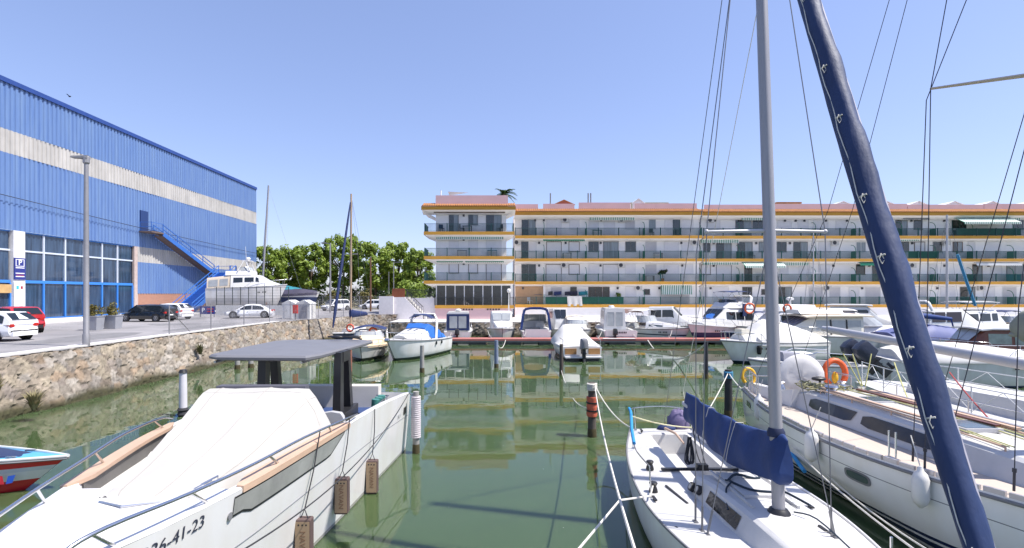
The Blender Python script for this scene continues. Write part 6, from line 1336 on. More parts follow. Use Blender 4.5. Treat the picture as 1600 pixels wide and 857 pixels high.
# canvas cover over windscreen and helm
b = MB(); rows = []; rng = random.Random(3)
for y, xl, xr, zb, tl, tr, zt in [(10.32, -6.05, -3.3, 1.6, -5.75, -3.82, 2.47), (10.25, -6.08, -3.3, 1.6, -5.78, -3.8, 2.5), (9.7, -5.98, -3.32, 1.62, -5.62, -3.78, 2.49), (9.0, -5.8, -3.36, 1.63, -5.42, -3.74, 2.38), (8.3, -5.55, -3.42, 1.65, -5.22, -3.72, 2.27), (7.6, -5.28, -3.48, 1.67, -5.05, -3.7, 2.16), (6.9, -5.0, -3.55, 1.7, -4.88, -3.7, 2.06), (6.3, -4.82, -3.6, 1.98, -4.76, -3.7, 2.0), (6.05, -4.72, -3.65, 1.98, -4.6, -3.8, 1.985)]:
    r = [(xl - .02, y, zb - .04), (xl, y, zb + .02)]
    for k in range(1, 5): r.append((lerp(xl, tl, k / 4), y, lerp(zb, zt, (k / 4) ** .85) + rng.uniform(-.012, .012)))
    for k in range(1, 9): r.append((lerp(tl, tr, k / 8), y, zt + .015 * math.sin(k / 8 * math.pi) + rng.uniform(-.01, .01)))
    for k in range(1, 5): r.append((lerp(tr, xr, k / 4), y, lerp(zt, zb, (k / 4) ** 1.2) + rng.uniform(-.012, .012)))
    r += [(xr + .02, y, zb - .04)]; rows.append(r)
cols = [dense(c, 5) for c in zip(*rows)]; rows = [list(r) for r in zip(*cols)]
for i, r in enumerate(rows):
    for j, p in enumerate(r):
        if 2 < j < len(r) - 3: f = (1 - abs(math.sin(p.y * 2.1 + p.x * 1.3 + .5 * math.sin(p.x * 4)))) ** 3 * .03 + (1 - abs(math.sin(p.x * 3.1 - p.y * .9 + 1))) ** 4 * .025; p.z += f - .012; p.x += f * .5
b.grid(rows); b.poly(rows[0]); b.build('windscreen_cover', mat('cream_white_canvas', (.43, .415, .39), .85, var=.05, vscale=2, bump=.35, bscale=5), MBT, smooth=24, world=True)
b = MB()
for j in (6, 10, 14): b.tube([r[j] + Vector((0, 0, .004)) for r in rows[2:]], .006, 4)
b.tube([p + Vector((0, -.01, .0)) for p in rows[9][2:-2]], .006, 4); b.build('cover_seam', mat('seam_grey', (.36, .34, .31), .9), MBT, world=True)
b = MB(); b.box(-5.7, -3.9, 10.33, 10.55, 2.35, 2.53); b.build('screen_top', mat('dark_roof_grey', (.1, .1, .125), .5), MBT, world=True)
# hard top on two black legs
roofm = mat('roof_grey', (.165, .165, .18), .55, var=.12, vscale=2); b = MB()
out = [(-6.3, 11.15), (-6.45, 13.0), (-6.55, 15.0), (-6.1, 15.25), (-4.1, 15.25), (-3.72, 15.1), (-3.8, 13.2), (-3.92, 11.3), (-4.05, 10.75), (-6.0, 10.85)]
def tz(x, y): return 3.08 - .012 * (y - 11) - .03 * ((x + 5.1) / 1.4) ** 2
cen = (-5.1, 13.1)
def ringz(sc, dz): return [(cen[0] + (x - cen[0]) * sc, cen[1] + (y - cen[1]) * sc, tz(x, y) + dz) for x, y in out]
b.loft([ringz(.9, -.12), ringz(1.0, -.07), ringz(1.005, -.02), ringz(.98, .02), ringz(.6, .05), ringz(.1, .06)]); b.build('roof', [roofm], MBT, smooth=25, world=True)
for x0, x1 in ((-5.72, -5.5), (-3.92, -3.72)):
    b = MB()
    b.hexa([(x0, 12.0, .75), (x1, 12.0, .75), (x1, 12.28, .75), (x0, 12.28, .75), (x0 + .02, 12.15, 3.0), (x1 - .02, 12.15, 3.0), (x1 - .02, 12.38, 3.0), (x0 + .02, 12.38, 3.0)])
    b.hexa([(x0, 13.0, .75), (x1, 13.0, .75), (x1, 13.25, .75), (x0, 13.25, .75), (x0 + .02, 12.72, 3.0), (x1 - .02, 12.72, 3.0), (x1 - .02, 12.9, 3.0), (x0 + .02, 12.9, 3.0)])
    b.box(x0 - .06, x1 + .06, 11.9, 13.35, .74, 1.55); b.box(x0 + .003, x1 - .003, 12.3, 12.8, 2.75, 3.0); b.build('roof_leg', mat('satin_black', (.022, .022, .025), .3), MBT, world=True)
b = MB(); b.tube([(-4.2, 10.9, 2.93), (-3.95, 15.0, 2.93)], .03, 6); b.tube([(-6.1, 11.0, 2.93), (-6.3, 15.0, 2.93)], .03, 6); b.build('roof_rail', steel, MBT, world=True)
b = MB(); b.ball((-4.6, 14.6, 3.16), .09, 7, sc=(2, 1, .6)); b.ball((-4.2, 14.9, 3.14), .07, 7, sc=(3, 1, .6)); b.tube(catenary((-4.9, 14.7, 3.16), (-3.9, 14.6, 3.1), -.04, 8), .025, 5); b.build('roof_light', blackp, MBT, smooth=60, world=True)
# cockpit furniture
b = MB(); b.box(-6.45, -3.3, 14.05, 14.4, .75, 1.86); b.build('aft_backrest', mat('cream_vinyl', (.68, .64, .58), .5, var=.08), MBT, world=True)
b = MB(); b.box(-6.4, -3.4, 13.4, 14.05, .75, 1.28); b.build('aft_seat', mat('navy_cushion', (.03, .06, .17), .7), MBT, world=True)
for x in (-3.55, -4.35):
    st_ = MB(); st_.loft([ring7(k, .3, .27, 1.38, 1.52, .05) for k in (0, .45)]); st_.v = [(x + yy, 10.95 + xx, zz) for xx, yy, zz in st_.v]; o = st_.build('helm_seat', greyp, MBT, smooth=40, world=True)
    st_ = MB(); st_.loft([ring7(k, .28, .24, 1.6, 1.86, .08) for k in (0, .14)]); st_.v = [(x + yy, 10.85 + xx, zz) for xx, yy, zz in st_.v]; st_.build('headrest', mat('pale_grey_vinyl', (.42, .42, .43), .5), o, smooth=40, world=True)
    st_ = MB(); st_.tube([(x, 11.2, .75), (x, 11.2, 1.4)], .06, 8); st_.build('pedestal', blackp, o, world=True)
b = MB(); b.box(-5.4, -3.4, 10.6, 10.9, .76, 1.35); b.build('console', blackp, MBT, world=True)
b = MB()
for k in range(3): b.tube([(-3.15 + .02 * k, 13.0 + k * .24, 1.3), (-3.12 + .02 * k, 13.0 + k * .24, 1.72)], .1, 10)
b.build('stowed_fender', mat('teal_fender', (.05, .2, .17), .5, var=.2), MBT, smooth=40, world=True)
b = MB()
for z in (1.4, 1.66): b.tube([(-3.0, 12.8, z), (-2.95, 13.75, z), (-3.3, 13.8, z)], .014, 6)
for y in (12.8, 13.2, 13.75): b.tube([(-3.0, y, 1.2), (-3.0, y, 1.68)], .014, 6)
b.build('fender_rack', steel, MBT, world=True)
# rails
for sd, pts in ((1, [(-2.93, 10.6, 1.9), (-2.92, 9.8, 2.0), (-3.1, 8.2, 2.1), (-3.22, 6.8, 2.15), (-3.36, 5.6, 2.22), (-3.52, 4.6, 2.3), (-3.62, 4.25, 2.24), (-3.68, 4.1, 2.05)]), (-1, [(-6.5, 10.2, 1.9), (-6.33, 9.6, 2.06), (-5.98, 8.2, 2.16), (-5.5, 6.8, 2.2), (-5.05, 5.6, 2.26), (-4.62, 4.6, 2.32), (-4.3, 3.75, 2.36)])):
    b = MB(); pts = dense(pts); b.tube(pts, .021, 8)
    for y in (9.2, 7.0, 5.7, 4.5):
        k = min(range(len(pts)), key=lambda i: abs(pts[i].y - y)); p = pts[k]; q = N1.side(p.y + .35, N1.z(p.y + .35), sd, -.08); b.tube([q, p], .017, 6)
    b.build('rail', steel, MBT, smooth=60, world=True)
# marks on the topsides
yt = 4.72; p0, p1 = N1.side(4.7, 1.72, 1, .012), N1.side(6.1, 1.74, 1, .012)
reg = text('236-41-23', .2, mat('navy_letter', (.03, .035, .06), .5), 'registration', MBT, frame(N1.side(5.0, 1.815, 1, .016), Vector(p1) - Vector(p0), (0, 0, 1)), ext=.003)
for v_ in reg.data.vertices: v_.co.x = N1.side(v_.co.y + 9.5, v_.co.z, 1, .006 + .003 * (v_.index % 2))[0] + 4.65
b = MB(); p = N1.side(6.25, 1.68, 1, .004); b.lathe([(.02, 0), (.045, 0), (.05, .012), (.02, .014)], p, 12, axis='x'); b.build('vent', greyp, MBT, world=True)
p0, p1 = N1.side(13.2, 1.22, 1, .01), N1.side(14, 1.22, 1, .01); dv = Vector(p1) - Vector(p0)
text('X 1', .15, mat('grey_letter', (.35, .35, .36), .4), 'emblem', MBT, frame(N1.side(13.35, 1.18, 1, .02), dv, (0, 0, 1)))
b = MB(); a = [N1.side(y, z, 1, .012) for y, z in ((13.9, 1.1), (14.15, 1.1), (14.15, 1.3), (13.9, 1.3))]; b.poly(a); b.build('logo_mark', blackp, MBT, world=True)
b = MB(); b.tube([N1.side(lerp(14.45, 3.6, i / 40), N1.z(lerp(14.45, 3.6, i / 40)) * .62, 1, .004) for i in range(41)], .006, 4); b.build('styling_line', greyp, MBT, world=True)
b = MB()
for y in (6.1, 5.95): b.tube([(-3.62, y + .5, 2.0), (-3.62, y + .5, 2.05), (-3.66, y + .2, 2.05), (-3.66, y + .2, 2.0)], .012, 6)
b.tube([(-4.6, 5.9, 2.0), (-4.2, 5.7, 2.03), (-3.9, 5.9, 2.0)], .015, 5); b.build('cleat', steel, MBT, world=True)
b = MB(); b.tube([(-5.05, 7.15, 1.7), (-5.2, 7.6, 1.98)], .012, 5); b.tube([(-5.0, 7.2, 1.7), (-4.9, 7.0, 1.75)], .03, 5); b.build('cover_strap', blackp, MBT, world=True)
rope('mooring_rope', 'thin dark rope drooping along the side of the big motorboat from its stern', catenary((-2.5, 14.2, 1.62), (-2.98, 4.6, 1.72), .52, 20), .011, rope_k, group='mooring ropes')
rope('mooring_rope', 'short dark rope between the motorboat stern and the plastic wrapped pile', catenary((-2.5, 14.3, 1.62), (-2.33, 14.15, 1.64), .05, 6), .012, rope_k, group='mooring ropes')
fen_m = mat('tan_fender', (.38, .26, .16), .7, var=.12, vscale=4); fen_d = mat('brown_fender_side', (.1, .065, .06), .7)
for (u, y, z1, hgt, lab, yr_, zr) in ((482, 8.15, .83, .8, 'tan slab fender with dark sides, nearest the bow of the motorboat', 8.6, 2.08), (532.5, 9.6, .95, .66, 'tan slab fender with dark sides, middle one on the motorboat', 9.95, 1.98), (577, 11.3, .73, .72, 'tan slab fender with dark sides, closest to the motorboat stern', 11.45, 1.82)):
    px, _, _ = N1.side(y, z1 - .2, 1, .02); pb, _, _ = N1.side(y, max(.05, z1 - hgt), 1, .02); x0 = max(px, pb) + .01
    fe = thing('slab_fender', lab, 'fender', (x0 + .09, y, z1 - hgt), 0, 'slab fenders hung along the motorboat')
    b = MB(); w2, d2 = .122, .08
    b.loft([[(-w2 * k, -d2 * k, z), (w2 * k, -d2 * k, z), (w2 * k, d2 * k, z), (-w2 * k, d2 * k, z)] for k, z in ((.9, 0), (1, .02), (1, hgt - .02), (.9, hgt))]); b.build('body', fen_d, fe)
    b = MB(); b.box(-w2 * .93, w2 * .93, -d2 - .004, -d2 - .001, .03, hgt - .03); b.build('face', fen_m, fe)
    Mx = Matrix.Translation((.0, -d2 - .006, hgt * .5)) @ Matrix.Rotation(R(90), 4, 'X') @ Matrix.Rotation(R(-90), 4, 'Z')
    text('NAVAN', .13, mat('fender_letter', (.2, .11, .06), .7), 'lettering', fe, Mx, ext=.001, align='CENTER', world=False)
    b = MB()
    for k in (-.06, 0, .06): b.lathe([(.012, -d2 - .006), (.016, -d2 - .004)], (k, 0, hgt - .08), 8, axis='y')
    b.build('eyelet', blackp, fe)
    q = Vector((x0 + .09, y, z1)); g_ = N1.side(yr_, N1.z(yr_), 1, 0); b = MB(); top = Vector((g_[0] + .03, yr_, zr)); kn = q + Vector((0, .02, .13)); b.tube([q + Vector((-.06, 0, -.01)), kn, q + Vector((.06, 0, -.01))], .011, 5); b.tube([kn, kn.lerp(top, .5) + Vector((.02, 0, 0)), top], .011, 5)
    b.build('line', rope_k, fe, world=True)

# ---------------------------------------------------------------- small white sailing boat, centre right
SB = thing('sailing_boat', 'small white sailing boat with navy boom cover and furled navy foresail', 'sailboat', (3.9, 8.3, 0))
N2 = Near([(13.4, 4.28), (9.4, 3.97), (7, 3.85), (3.3, 3.7)], [(13.4, .85), (12.4, 1.08), (11.5, 1.26), (10.2, 1.42), (9.2, 1.48), (8.2, 1.48), (7, 1.32), (5.6, .95), (4.4, .5), (3.3, .02)],
          [(13.4, .86), (9, .9), (6, .98), (3.3, 1.1)], [(13.4, .62), (11.5, 1.08), (9, 1.28), (7, 1.08), (5.6, .66), (4.4, .22), (3.3, .01)], ((0, 0), (.3, .08), (.6, .3), (.85, .7), (1, 1)))
N2.hull(SB, 13.35, 3.35, hull_mat('sailboat_hull', [(-1, (.03, .1, .05)), (.07, (.76, .76, .755))], .25, .08))
rows = []
for y in (13.33, 12.75, 12.7, 12.0, 11.2, 10.4, 9.6, 9.25, 9.2, 8.4, 7.6, 6.8, 6.0, 5.2, 4.4, 3.8, 3.4):
    c, h, z = N2.c(y), N2.h(y) * .99, N2.z(y) - .004; w = .42 if 9.22 < y < 12.72 else .38; f = .42 if 9.22 < y < 12.72 else z + .03; w = min(w, h * .6)
    rows.append([(c - h, y, z), (c - h * .97, y, z + .015), (c - w - .04, y, z + .03), (c - w, y, f), (c, y, f), (c + w, y, f), (c + w + .04, y, z + .03), (c + h * .97, y, z + .015), (c + h, y, z)])
b = MB(); b.grid(rows); b.build('deck', deckw, SB, smooth=30, world=True)
for sd in (-1, 1):
    b = MB(); b.tube([N2.side(lerp(13.3, 3.4, i / 40), N2.z(lerp(13.3, 3.4, i / 40)) + .012, sd, -.01) for i in range(41)], .022, 6); b.build('toe_rail', greyp if sd < 0 else gel, SB, smooth=60, world=True)
# cockpit coaming on the far side and seat backs
b = MB(); rr = []
for i in range(11):
    y = lerp(12.9, 8.6, i / 10); c, h = N2.c(y), N2.h(y); x = c + .62 + .06 * math.sin(i / 10 * 3.1); rr.append([(x, y, .9), (x + .07, y, 1.2), (x + .22, y, 1.21), (x + .42, y, .9)])
b.loft(rr); b.build('coaming', gel, SB, smooth=30, world=True)
# coachroof
cs = [(9.05, 3.36, 4.62, .1, 1.18), (8.4, 3.34, 4.62, .14, 1.27), (7.3, 3.36, 4.5, .16, 1.29), (6.2, 3.42, 4.3, .16, 1.24), (5.3, 3.52, 4.02, .1, 1.1), (4.9, 3.6, 3.9, .05, 1.03)]
b = MB(); b.loft([[(xl, y, .9), (xl + k, y, z1 - .04), (xl + k + .06, y, z1), ((xl + xr) / 2, y, z1 + .025), (xr - k - .06, y, z1), (xr - k, y, z1 - .04), (xr, y, .9)] for y, xl, xr, k, z1 in cs]); b.build('coachroof', deckw, SB, smooth=28, world=True)
def cpt(y, f, off=.01):   # a point on the near side wall of the coachroof
    xl = float(np.interp(y, [c[0] for c in cs][::-1], [c[1] for c in cs][::-1])); k = float(np.interp(y, [c[0] for c in cs][::-1], [c[3] for c in cs][::-1])); z1 = float(np.interp(y, [c[0] for c in cs][::-1], [c[4] for c in cs][::-1]))
    return (xl + k * f - off, y, lerp(.9, z1 - .04, f) + off * .3)
b = MB(); b.grid([[cpt(lerp(8.35, 7.35, i / 6), f) for i in range(7)] for f in (.3, .85)]); b.build('window', glass_d, SB, world=True)
for y, f in ((8.92, .45), (8.66, .55)):
    b = MB(); p = Vector(cpt(y, f, .01)); b.tube([p, p + Vector((-.06, 0, .03))], [.085, .075], 14); o = b.build('instrument', blackp, SB, smooth=40, world=True); b = MB(); b.tube([p + Vector((-.0605, 0, .0305)), p + Vector((-.064, 0, .032))], .05, 12); b.build('dial', glass_p, o, world=True)
b = MB(); b.box(3.72, 4.3, 7.75, 8.75, 1.3, 1.345); b.box(3.66, 3.7, 7.4, 8.9, 1.285, 1.33); b.box(4.32, 4.36, 7.4, 8.9, 1.285, 1.33); b.build('hatch', deckw, SB, world=True)
b = MB(); b.box(3.72, 4.3, 9.051, 9.075, .6, 1.17); b.build('companionway', mat('smoked_board', (.06, .05, .05), .3), SB, world=True)
# traveller, winches, tracks, tiller, cleats
b = MB(); b.box(3.2, 4.75, 10.02, 10.1, .93, .97); b.box(3.9, 4.1, 10.0, 10.12, .97, 1.05); b.build('traveller', blackp, SB, world=True)
for x, y in ((3.0, 10.15), (2.72, 9.0)):
    b = MB(); b.lathe([(.08, 0), (.07, .05), (.05, .1), (.075, .15), (.06, .17)], (x, y, .92), 14); b.build('winch', blackp, SB, smooth=40, world=True)
for x0, y0, x1, y1 in ((3.02, 9.25, 3.12, 8.45), (2.62, 7.6, 2.95, 7.1)):
    b = MB(); b.beam((x0, y0, .935), (x1, y1, .935), .035, .02); b.build('track', blackp, SB, world=True)
b = MB(); b.tube([(4.2, 12.9, 1.0), (4.15, 12.0, 1.12), (4.05, 11.2, 1.12)], [.035, .03, .02], 8); b.build('tiller', wood_p, SB, smooth=60, world=True)
b = MB()
for x, y in ((2.62, 8.6), (5.05, 8.3), (3.6, 12.9), (4.6, 6.8), (4.75, 7.5)): b.box(x - .02, x + .02, y - .09, y + .09, .95, .975); b.box(x - .015, x + .015, y - .03, y + .03, .9, .95)
b.build('cleat', blackp, SB, world=True)
b = MB(); b.tube(dense([(4.12, 10.9, 1.75), (4.05, 10.5, 1.2), (4.0, 10.1, 1.02)]), .012, 5); b.tube(dense([(4.16, 10.9, 1.75), (4.13, 10.4, 1.2), (4.06, 10.05, 1.05)]), .012, 5)
rng = random.Random(4)
for k in range(6): b.tube(dense([(3.86 + rng.uniform(-.04, .04), 10.35, 1.5), (3.78 + rng.uniform(-.05, .05), 10.3 + rng.uniform(-.05, .05), 1.05), (3.9 + rng.uniform(-.05, .05), 10.3, 1.0 + rng.uniform(0, .08)), (3.88, 10.35, 1.5)]), .012, 5)
b.build('mainsheet', rope_k, SB, world=True)
b = MB()
b.tube(dense([(3.75, 8.35, 1.36), (3.95, 8.5, 1.4), (4.3, 8.45, 1.36), (4.45, 8.8, 1.6)]), .022, 6); b.tube(dense([(3.75, 8.3, 1.36), (3.9, 7.95, 1.36), (4.2, 7.85, 1.36), (4.42, 7.95, 1.33), (4.5, 7.4, 1.34)]), .018, 6); b.tube(dense([(3.7, 8.35, 1.36), (3.72, 8.2, 1.38), (3.6, 8.1, 1.3), (3.45, 7.7, 1.15)]), .014, 6)
b.tube(dense([(4.15, 7.2, 1.33), (4.35, 7.0, 1.32), (4.6, 6.6, 1.05), (4.3, 6.2, 1.26)]), .012, 5); b.build('halyard', mat('blue_black_rope', (.015, .03, .05), .8), SB, smooth=60, world=True)
# mast, spreaders, boom
mp = lambda z: Vector((3.97 + .0 * (z - 1.2), 7.25 + .062 * (z - 1.2), z))
b = MB(); b.tube([mp(z) for z in (1.26, 3, 6, 9, 12.9)], [.085, .085, .083, .08, .065], 16); b.build('mast', alu, SB, smooth=40, world=True)
b = MB(); b.tube([mp(1.25), mp(1.31), mp(1.36)], [.17, .15, .11], 14); b.build('mast_boot', blackp, SB, smooth=40, world=True)
b = MB(); z = 5.32; m_ = mp(z); b.tube([(m_.x - .88, m_.y + .1, z), m_, (m_.x + .88, m_.y + .1, z)], [.02, .032, .02], 8); b.ball((m_.x - .88, m_.y + .1, z), .035, 6); b.ball((m_.x + .88, m_.y + .1, z), .035, 6); b.build('spreader', alu_w, SB, smooth=50, world=True)
tipL, tipR = Vector((m_.x - .88, m_.y + .1, z)), Vector((m_.x + .88, m_.y + .1, z)); cl, cr = Vector((2.96, 7.45, .95)), Vector((4.78, 7.35, .97)); mt = mp(12.6)
for nm, segs in (('shroud', [(cl, tipL, mt)]), ('shroud', [(cr, tipR, mt)]), ('shroud', [(cl + Vector((.03, -.12, 0)), mp(5.2))]), ('shroud', [(cr + Vector((-.03, -.12, 0)), mp(5.2))]), ('shroud', [(Vector((2.98, 7.75, .95)), Vector((3.02, 7.82, 5.0)), mp(12.0))]), ('backstay', [(Vector((4.28, 13.3, .9)), mt)])):
    b = MB()
    for s_ in segs: b.tube(list(s_), .0075, 5)
    if nm == 'shroud': p, q = Vector(segs[0][0]), Vector(segs[0][1]); d = (q - p).normalized(); b.tube([p, p + d * .35], .016, 6); b.box(p.x - .03, p.x + .03, p.y - .05, p.y + .05, p.z - .06, p.z + .01)
    b.build(nm, wire, SB, world=True)
boomA, boomB = Vector((3.99, 7.4, 1.86)), Vector((4.19, 11.45, 1.92))
b = MB(); b.tube([boomA, boomB + Vector((.0, .12, 0))], .055, 10); b.build('boom', alu_w, SB, smooth=40, world=True)
def cover_sec(f, w, zt, zb, n=18, bulge=.35, seed=0, amp=.02):
    c = boomA.lerp(boomB, f); r = []
    for i in range(n):
        a = 2 * math.pi * i / n; z = lerp(zb, zt, .5 + .5 * math.sin(a)); k = (z - zb) / (zt - zb); ww = w * (1 - .72 * k ** 1.5) * abs(math.cos(a)) ** .55 * (1 if math.cos(a) >= 0 else -1)
        jig = amp * math.sin(9 * f * 3.1 + a * 2 + seed) + amp * .6 * math.sin(31 * f + 7 * k); r.append((c.x + ww + jig, c.y, z + (.0)))
    return r
rows = []
for f, w, zt, zb in ((-.09, .1, 2.38, 1.8), (-.075, .16, 2.42, 1.74), (-.03, .19, 2.42, 1.72), (.05, .2, 2.36, 1.66), (.14, .21, 2.3, 1.6), (.24, .22, 2.25, 1.52), (.34, .215, 2.22, 1.48), (.45, .2, 2.2, 1.46), (.56, .18, 2.19, 1.48), (.67, .16, 2.19, 1.5), (.78, .14, 2.2, 1.54), (.88, .12, 2.21, 1.57), (.96, .1, 2.22, 1.6), (1.0, .07, 2.21, 1.63)): rows.append((f, w, zt, zb))
fine = []
for i in range(40):
    f = lerp(-.09, 1.0, i / 39); fine.append(cover_sec(f, *[smooth([(r[0], r[k]) for r in rows], f) for k in (1, 2, 3)], n=26))
b = MB(); b.loft(fine); b.build('boom_cover', canvas_n and mat('boom_canvas', (.012, .042, .165), .7, var=.3, vscale=2.5, bump=.9, bscale=3.5), SB, smooth=60, world=True)
b = MB(); mm_ = mp(2.42); b.tube([mp(2.36), mm_, mp(2.48)], [.115, .12, .095], 14); b.build('cover_collar', mat('dark_navy_canvas', (.012, .02, .06), .75), SB, smooth=50, world=True)
b = MB()
for f in (.3, .62):
    c = boomA.lerp(boomB, f); zt, zb = (smooth([(r[0], r[k]) for r in rows], f) for k in (2, 3)); w = smooth([(r[0], r[1]) for r in rows], f) + .015; ring_ = [(c.x + (w * (1 - .72 * ((z - zb) / (zt - zb)) ** 1.5)) * s_, c.y, z) for s_, z in [(1, lerp(zb, zt, k / 8)) for k in range(9)] + [(-1, lerp(zt, zb, k / 8)) for k in range(9)]]
    b.tube(ring_ + [ring_[0]], .006, 4)
b.tube([Vector((4.19, 11.5, 1.98)), Vector((4.19, 11.62, 2.18)), mp(9)], .006, 4)
b.build('cover_tie', rope_w, SB, world=True)
# furled foresail on the forestay
f0, f1 = Vector((3.7, 3.42, 1.1)), Vector((3.8, 7.98, 12.3)); d = (f1 - f0).normalized(); side = d.cross(Vector((0, 1, 0))).normalized(); fr = d.cross(side)
rows = []; NN = 70; rng = random.Random(6)
rad = [(0, .03), (.02, .055), (.08, .084), (.2, .106), (.32, .114), (.45, .116), (.6, .108), (.8, .09), (.95, .06), (1, .03)]
for i in range(NN + 1):
    t_ = i / NN; c = f0.lerp(f1, t_); r = smooth(rad, t_); wv = .009 * math.sin(i * .9) + .006 * math.sin(i * 2.1)
    rows.append([c + (side * math.cos(a) + fr * math.sin(a)) * (r * (1 + .06 * math.sin(2 * a + i * .12) + .045 * abs(math.sin(2.5 * a + i * .22)) + .02 * rng.uniform(-1, 1)) + wv * (math.cos(a) < -.3)) for a in [2 * math.pi * k / 20 for k in range(20)]])
b = MB(); b.loft(rows); b.build('furled_foresail', mat('foresail_canvas', (.015, .036, .115), .62, var=.35, vscale=2.2, bump=1., bscale=6, stretch=(1, 1, .3)), SB, smooth=70, world=True)
b = MB()
for k in range(2):
    sgn = 1; b.tube([f0.lerp(f1, i / 40) + (side * math.cos(2.8 + .05 * k) * sgn + fr * math.sin(2.8 + .05 * k)) * (smooth(rad, i / 40) * 1.03) for i in range(1, 40)], .012, 5)
b.build('foresail_piping', mat('pale_webbing', (.42, .4, .45), .7), SB, smooth=60, world=True)
b = MB()
for t_ in (.06, .118, .2, .25, .325, .38, .462, .52, .612, .68):
    c = f0.lerp(f1, t_); r = smooth(rad, t_) * 1.06; p = c + (side * math.cos(.45) + fr * math.sin(.45)) * r
    b.tube([c + (side * math.cos(a) + fr * math.sin(a)) * r for a in (.75, .55, .35, .15)], .009, 5)
    b.tube([p + Vector((0, 0, .02)), p + Vector((-.03, -.02, -.03)), p + Vector((-.01, -.03, -.08)), p + Vector((.02, -.02, -.04)), p + Vector((0, 0, .02))], .0045, 5)
b.tube([f0.lerp(f1, i / 60) + (side * math.cos(.15) + fr * math.sin(.15)) * (smooth(rad, i / 60) * 1.05 + .015 * math.sin(i * 1.7)) for i in range(3, 45)], .006, 4)
b.build('foresail_tie', rope_w, SB, smooth=60, world=True)
b = MB(); b.lathe([(.12, 0), (.12, .06), (.07, .08), (.07, .13), (.12, .15)], (3.7, 3.4, 1.06), 14); b.build('furler_drum', blackp, SB, world=True)
# guard rails
b = MB(); b.tube(dense([(4.95, 13.2, 1.42), (4.3, 13.35, 1.46), (3.5, 13.2, 1.45), (3.28, 12.7, 1.45), (3.02, 11.6, 1.3), (2.82, 10.6, 1.22), (2.66, 9.6, 1.35), (2.58, 8.75, 1.45)]), .013, 6)
for x, y, z in ((3.5, 13.2, 1.45), (3.02, 11.6, 1.3), (4.95, 13.2, 1.42), (2.58, 8.75, 1.45)): b.tube([(x + .03, y, .88), (x, y, z)], .014, 6); b.lathe([(.04, .88), (.03, .92)], (x + .03, y, 0), 8)
for x, y in ((5.28, 9.6), (4.68, 6.1)): b.tube([(x, y, .93), (x, y, 1.5)], .016, 6)
b.build('guard_rail', steel, SB, smooth=60, world=True)
b = MB(); b.tube(dense([(3.3, 12.95, 1.5), (3.28, 12.7, 1.45), (3.14, 12.1, 1.37), (3.02, 11.6, 1.3), (2.86, 10.8, 1.24)]), .036, 8); b.build('rail_padding', mat('bright_blue_foam', (.02, .23, .52), .7), SB, smooth=60, world=True)
ob = MB(); ob.ball((4.72, 13.45, 1.02), .3, 12, sc=(.95, .85, 1.15)); rng = random.Random(2); ob.v = [(x + rng.uniform(-.025, .025), y + rng.uniform(-.025, .025), z + rng.uniform(-.03, .03)) for x, y, z in ob.v]
ob.build('outboard_cover', mat('purple_canvas', (.1, .08, .19), .75, var=.6, vscale=4, var2=(.2, .17, .27), bump=1, bscale=8), SB, smooth=40, world=True)
ob = MB(); ob.ball((4.35, 13.25, .92), .14, 8, sc=(1.8, 1, .7)); ob.box(4.66, 4.78, 13.4, 13.55, -.3, .8); ob.build('outboard_leg', canvas_n, SB, smooth=40, world=True)

# ---------------------------------------------------------------- white yacht, right
YT = thing('sailing_yacht', 'large white sailing yacht with teak side decks and a round white wheel cover', 'yacht', (8.8, 10, 0))
N3 = Near([(16.4, 8.75), (3.8, 8.85)], [(16.4, .95), (15.6, 1.2), (14, 1.62), (12, 1.92), (10.65, 1.96), (8.8, 1.74), (7.5, 1.36), (6, .86), (4.6, .3), (3.8, .02)], [(16.4, 1.42), (12, 1.36), (8, 1.4), (3.8, 1.55)],
          [(16.4, .75), (14, 1.2), (12.9, 1.42), (9.9, 1.38), (8.85, 1.4), (7.5, 1.05), (6, .55), (4.6, .12), (3.8, .01)], ((0, 0), (.25, .05), (.6, .25), (.85, .65), (1, 1)))
N3.hull(YT, 16.35, 3.85, hull_mat('yacht_hull', [(-1, (.02, .03, .06)), (.03, (.76, .75, .74)), (.09, NAVY), (.2, (.76, .75, .74)), (.235, NAVY), (.3, (.78, .77, .75)), (.98, (.2, .2, .22)), (1.0, (.78, .77, .75))], .18, .05))
rows = []
for y in (16.3, 15.75, 15.7, 15, 14.4, 14.0, 13.95, 13, 12, 11, 10, 9, 8, 7, 6, 5, 4.3, 3.9):
    c, h, z = N3.c(y), N3.h(y) * .99, N3.z(y) - .02; w = min(.62, h * .6); f = .95 if 13.97 < y < 15.72 else z + .03
    rows.append([(c - h, y, z), (c - w - .1, y, z + .02), (c - w, y, f), (c, y, f), (c + w, y, f), (c + w + .1, y, z + .02), (c + h, y, z)])
b = MB(); b.grid(rows); b.build('deck', mat('weathered_teak', (.52, .44, .37), .75, var=.18, vscale=8, stretch=(9, .4, 1)), YT, smooth=30, world=True)
for sd in (-1, 1):
    b = MB(); n = 40
    for i in range(n):
        y0_, y1_ = lerp(16.2, 4.2, i / n), lerp(16.2, 4.2, (i + .86) / n); p, q = N3.side(y0_, N3.z(y0_) + .03, sd, -.03), N3.side(y1_, N3.z(y1_) + .03, sd, -.03); b.beam(p, q, .05, .09 if i % 3 else .07)
    b.build('toe_rail', mat('anodised', (.42, .41, .43), .4, .6), YT, world=True)
    b = MB(); b.tube([N3.side(lerp(16.3, 4, i / 40), N3.z(lerp(16.3, 4, i / 40)) - .06, sd, .015) for i in range(41)], .03, 6); b.build('rub_rail', greyp, YT, smooth=60, world=True)
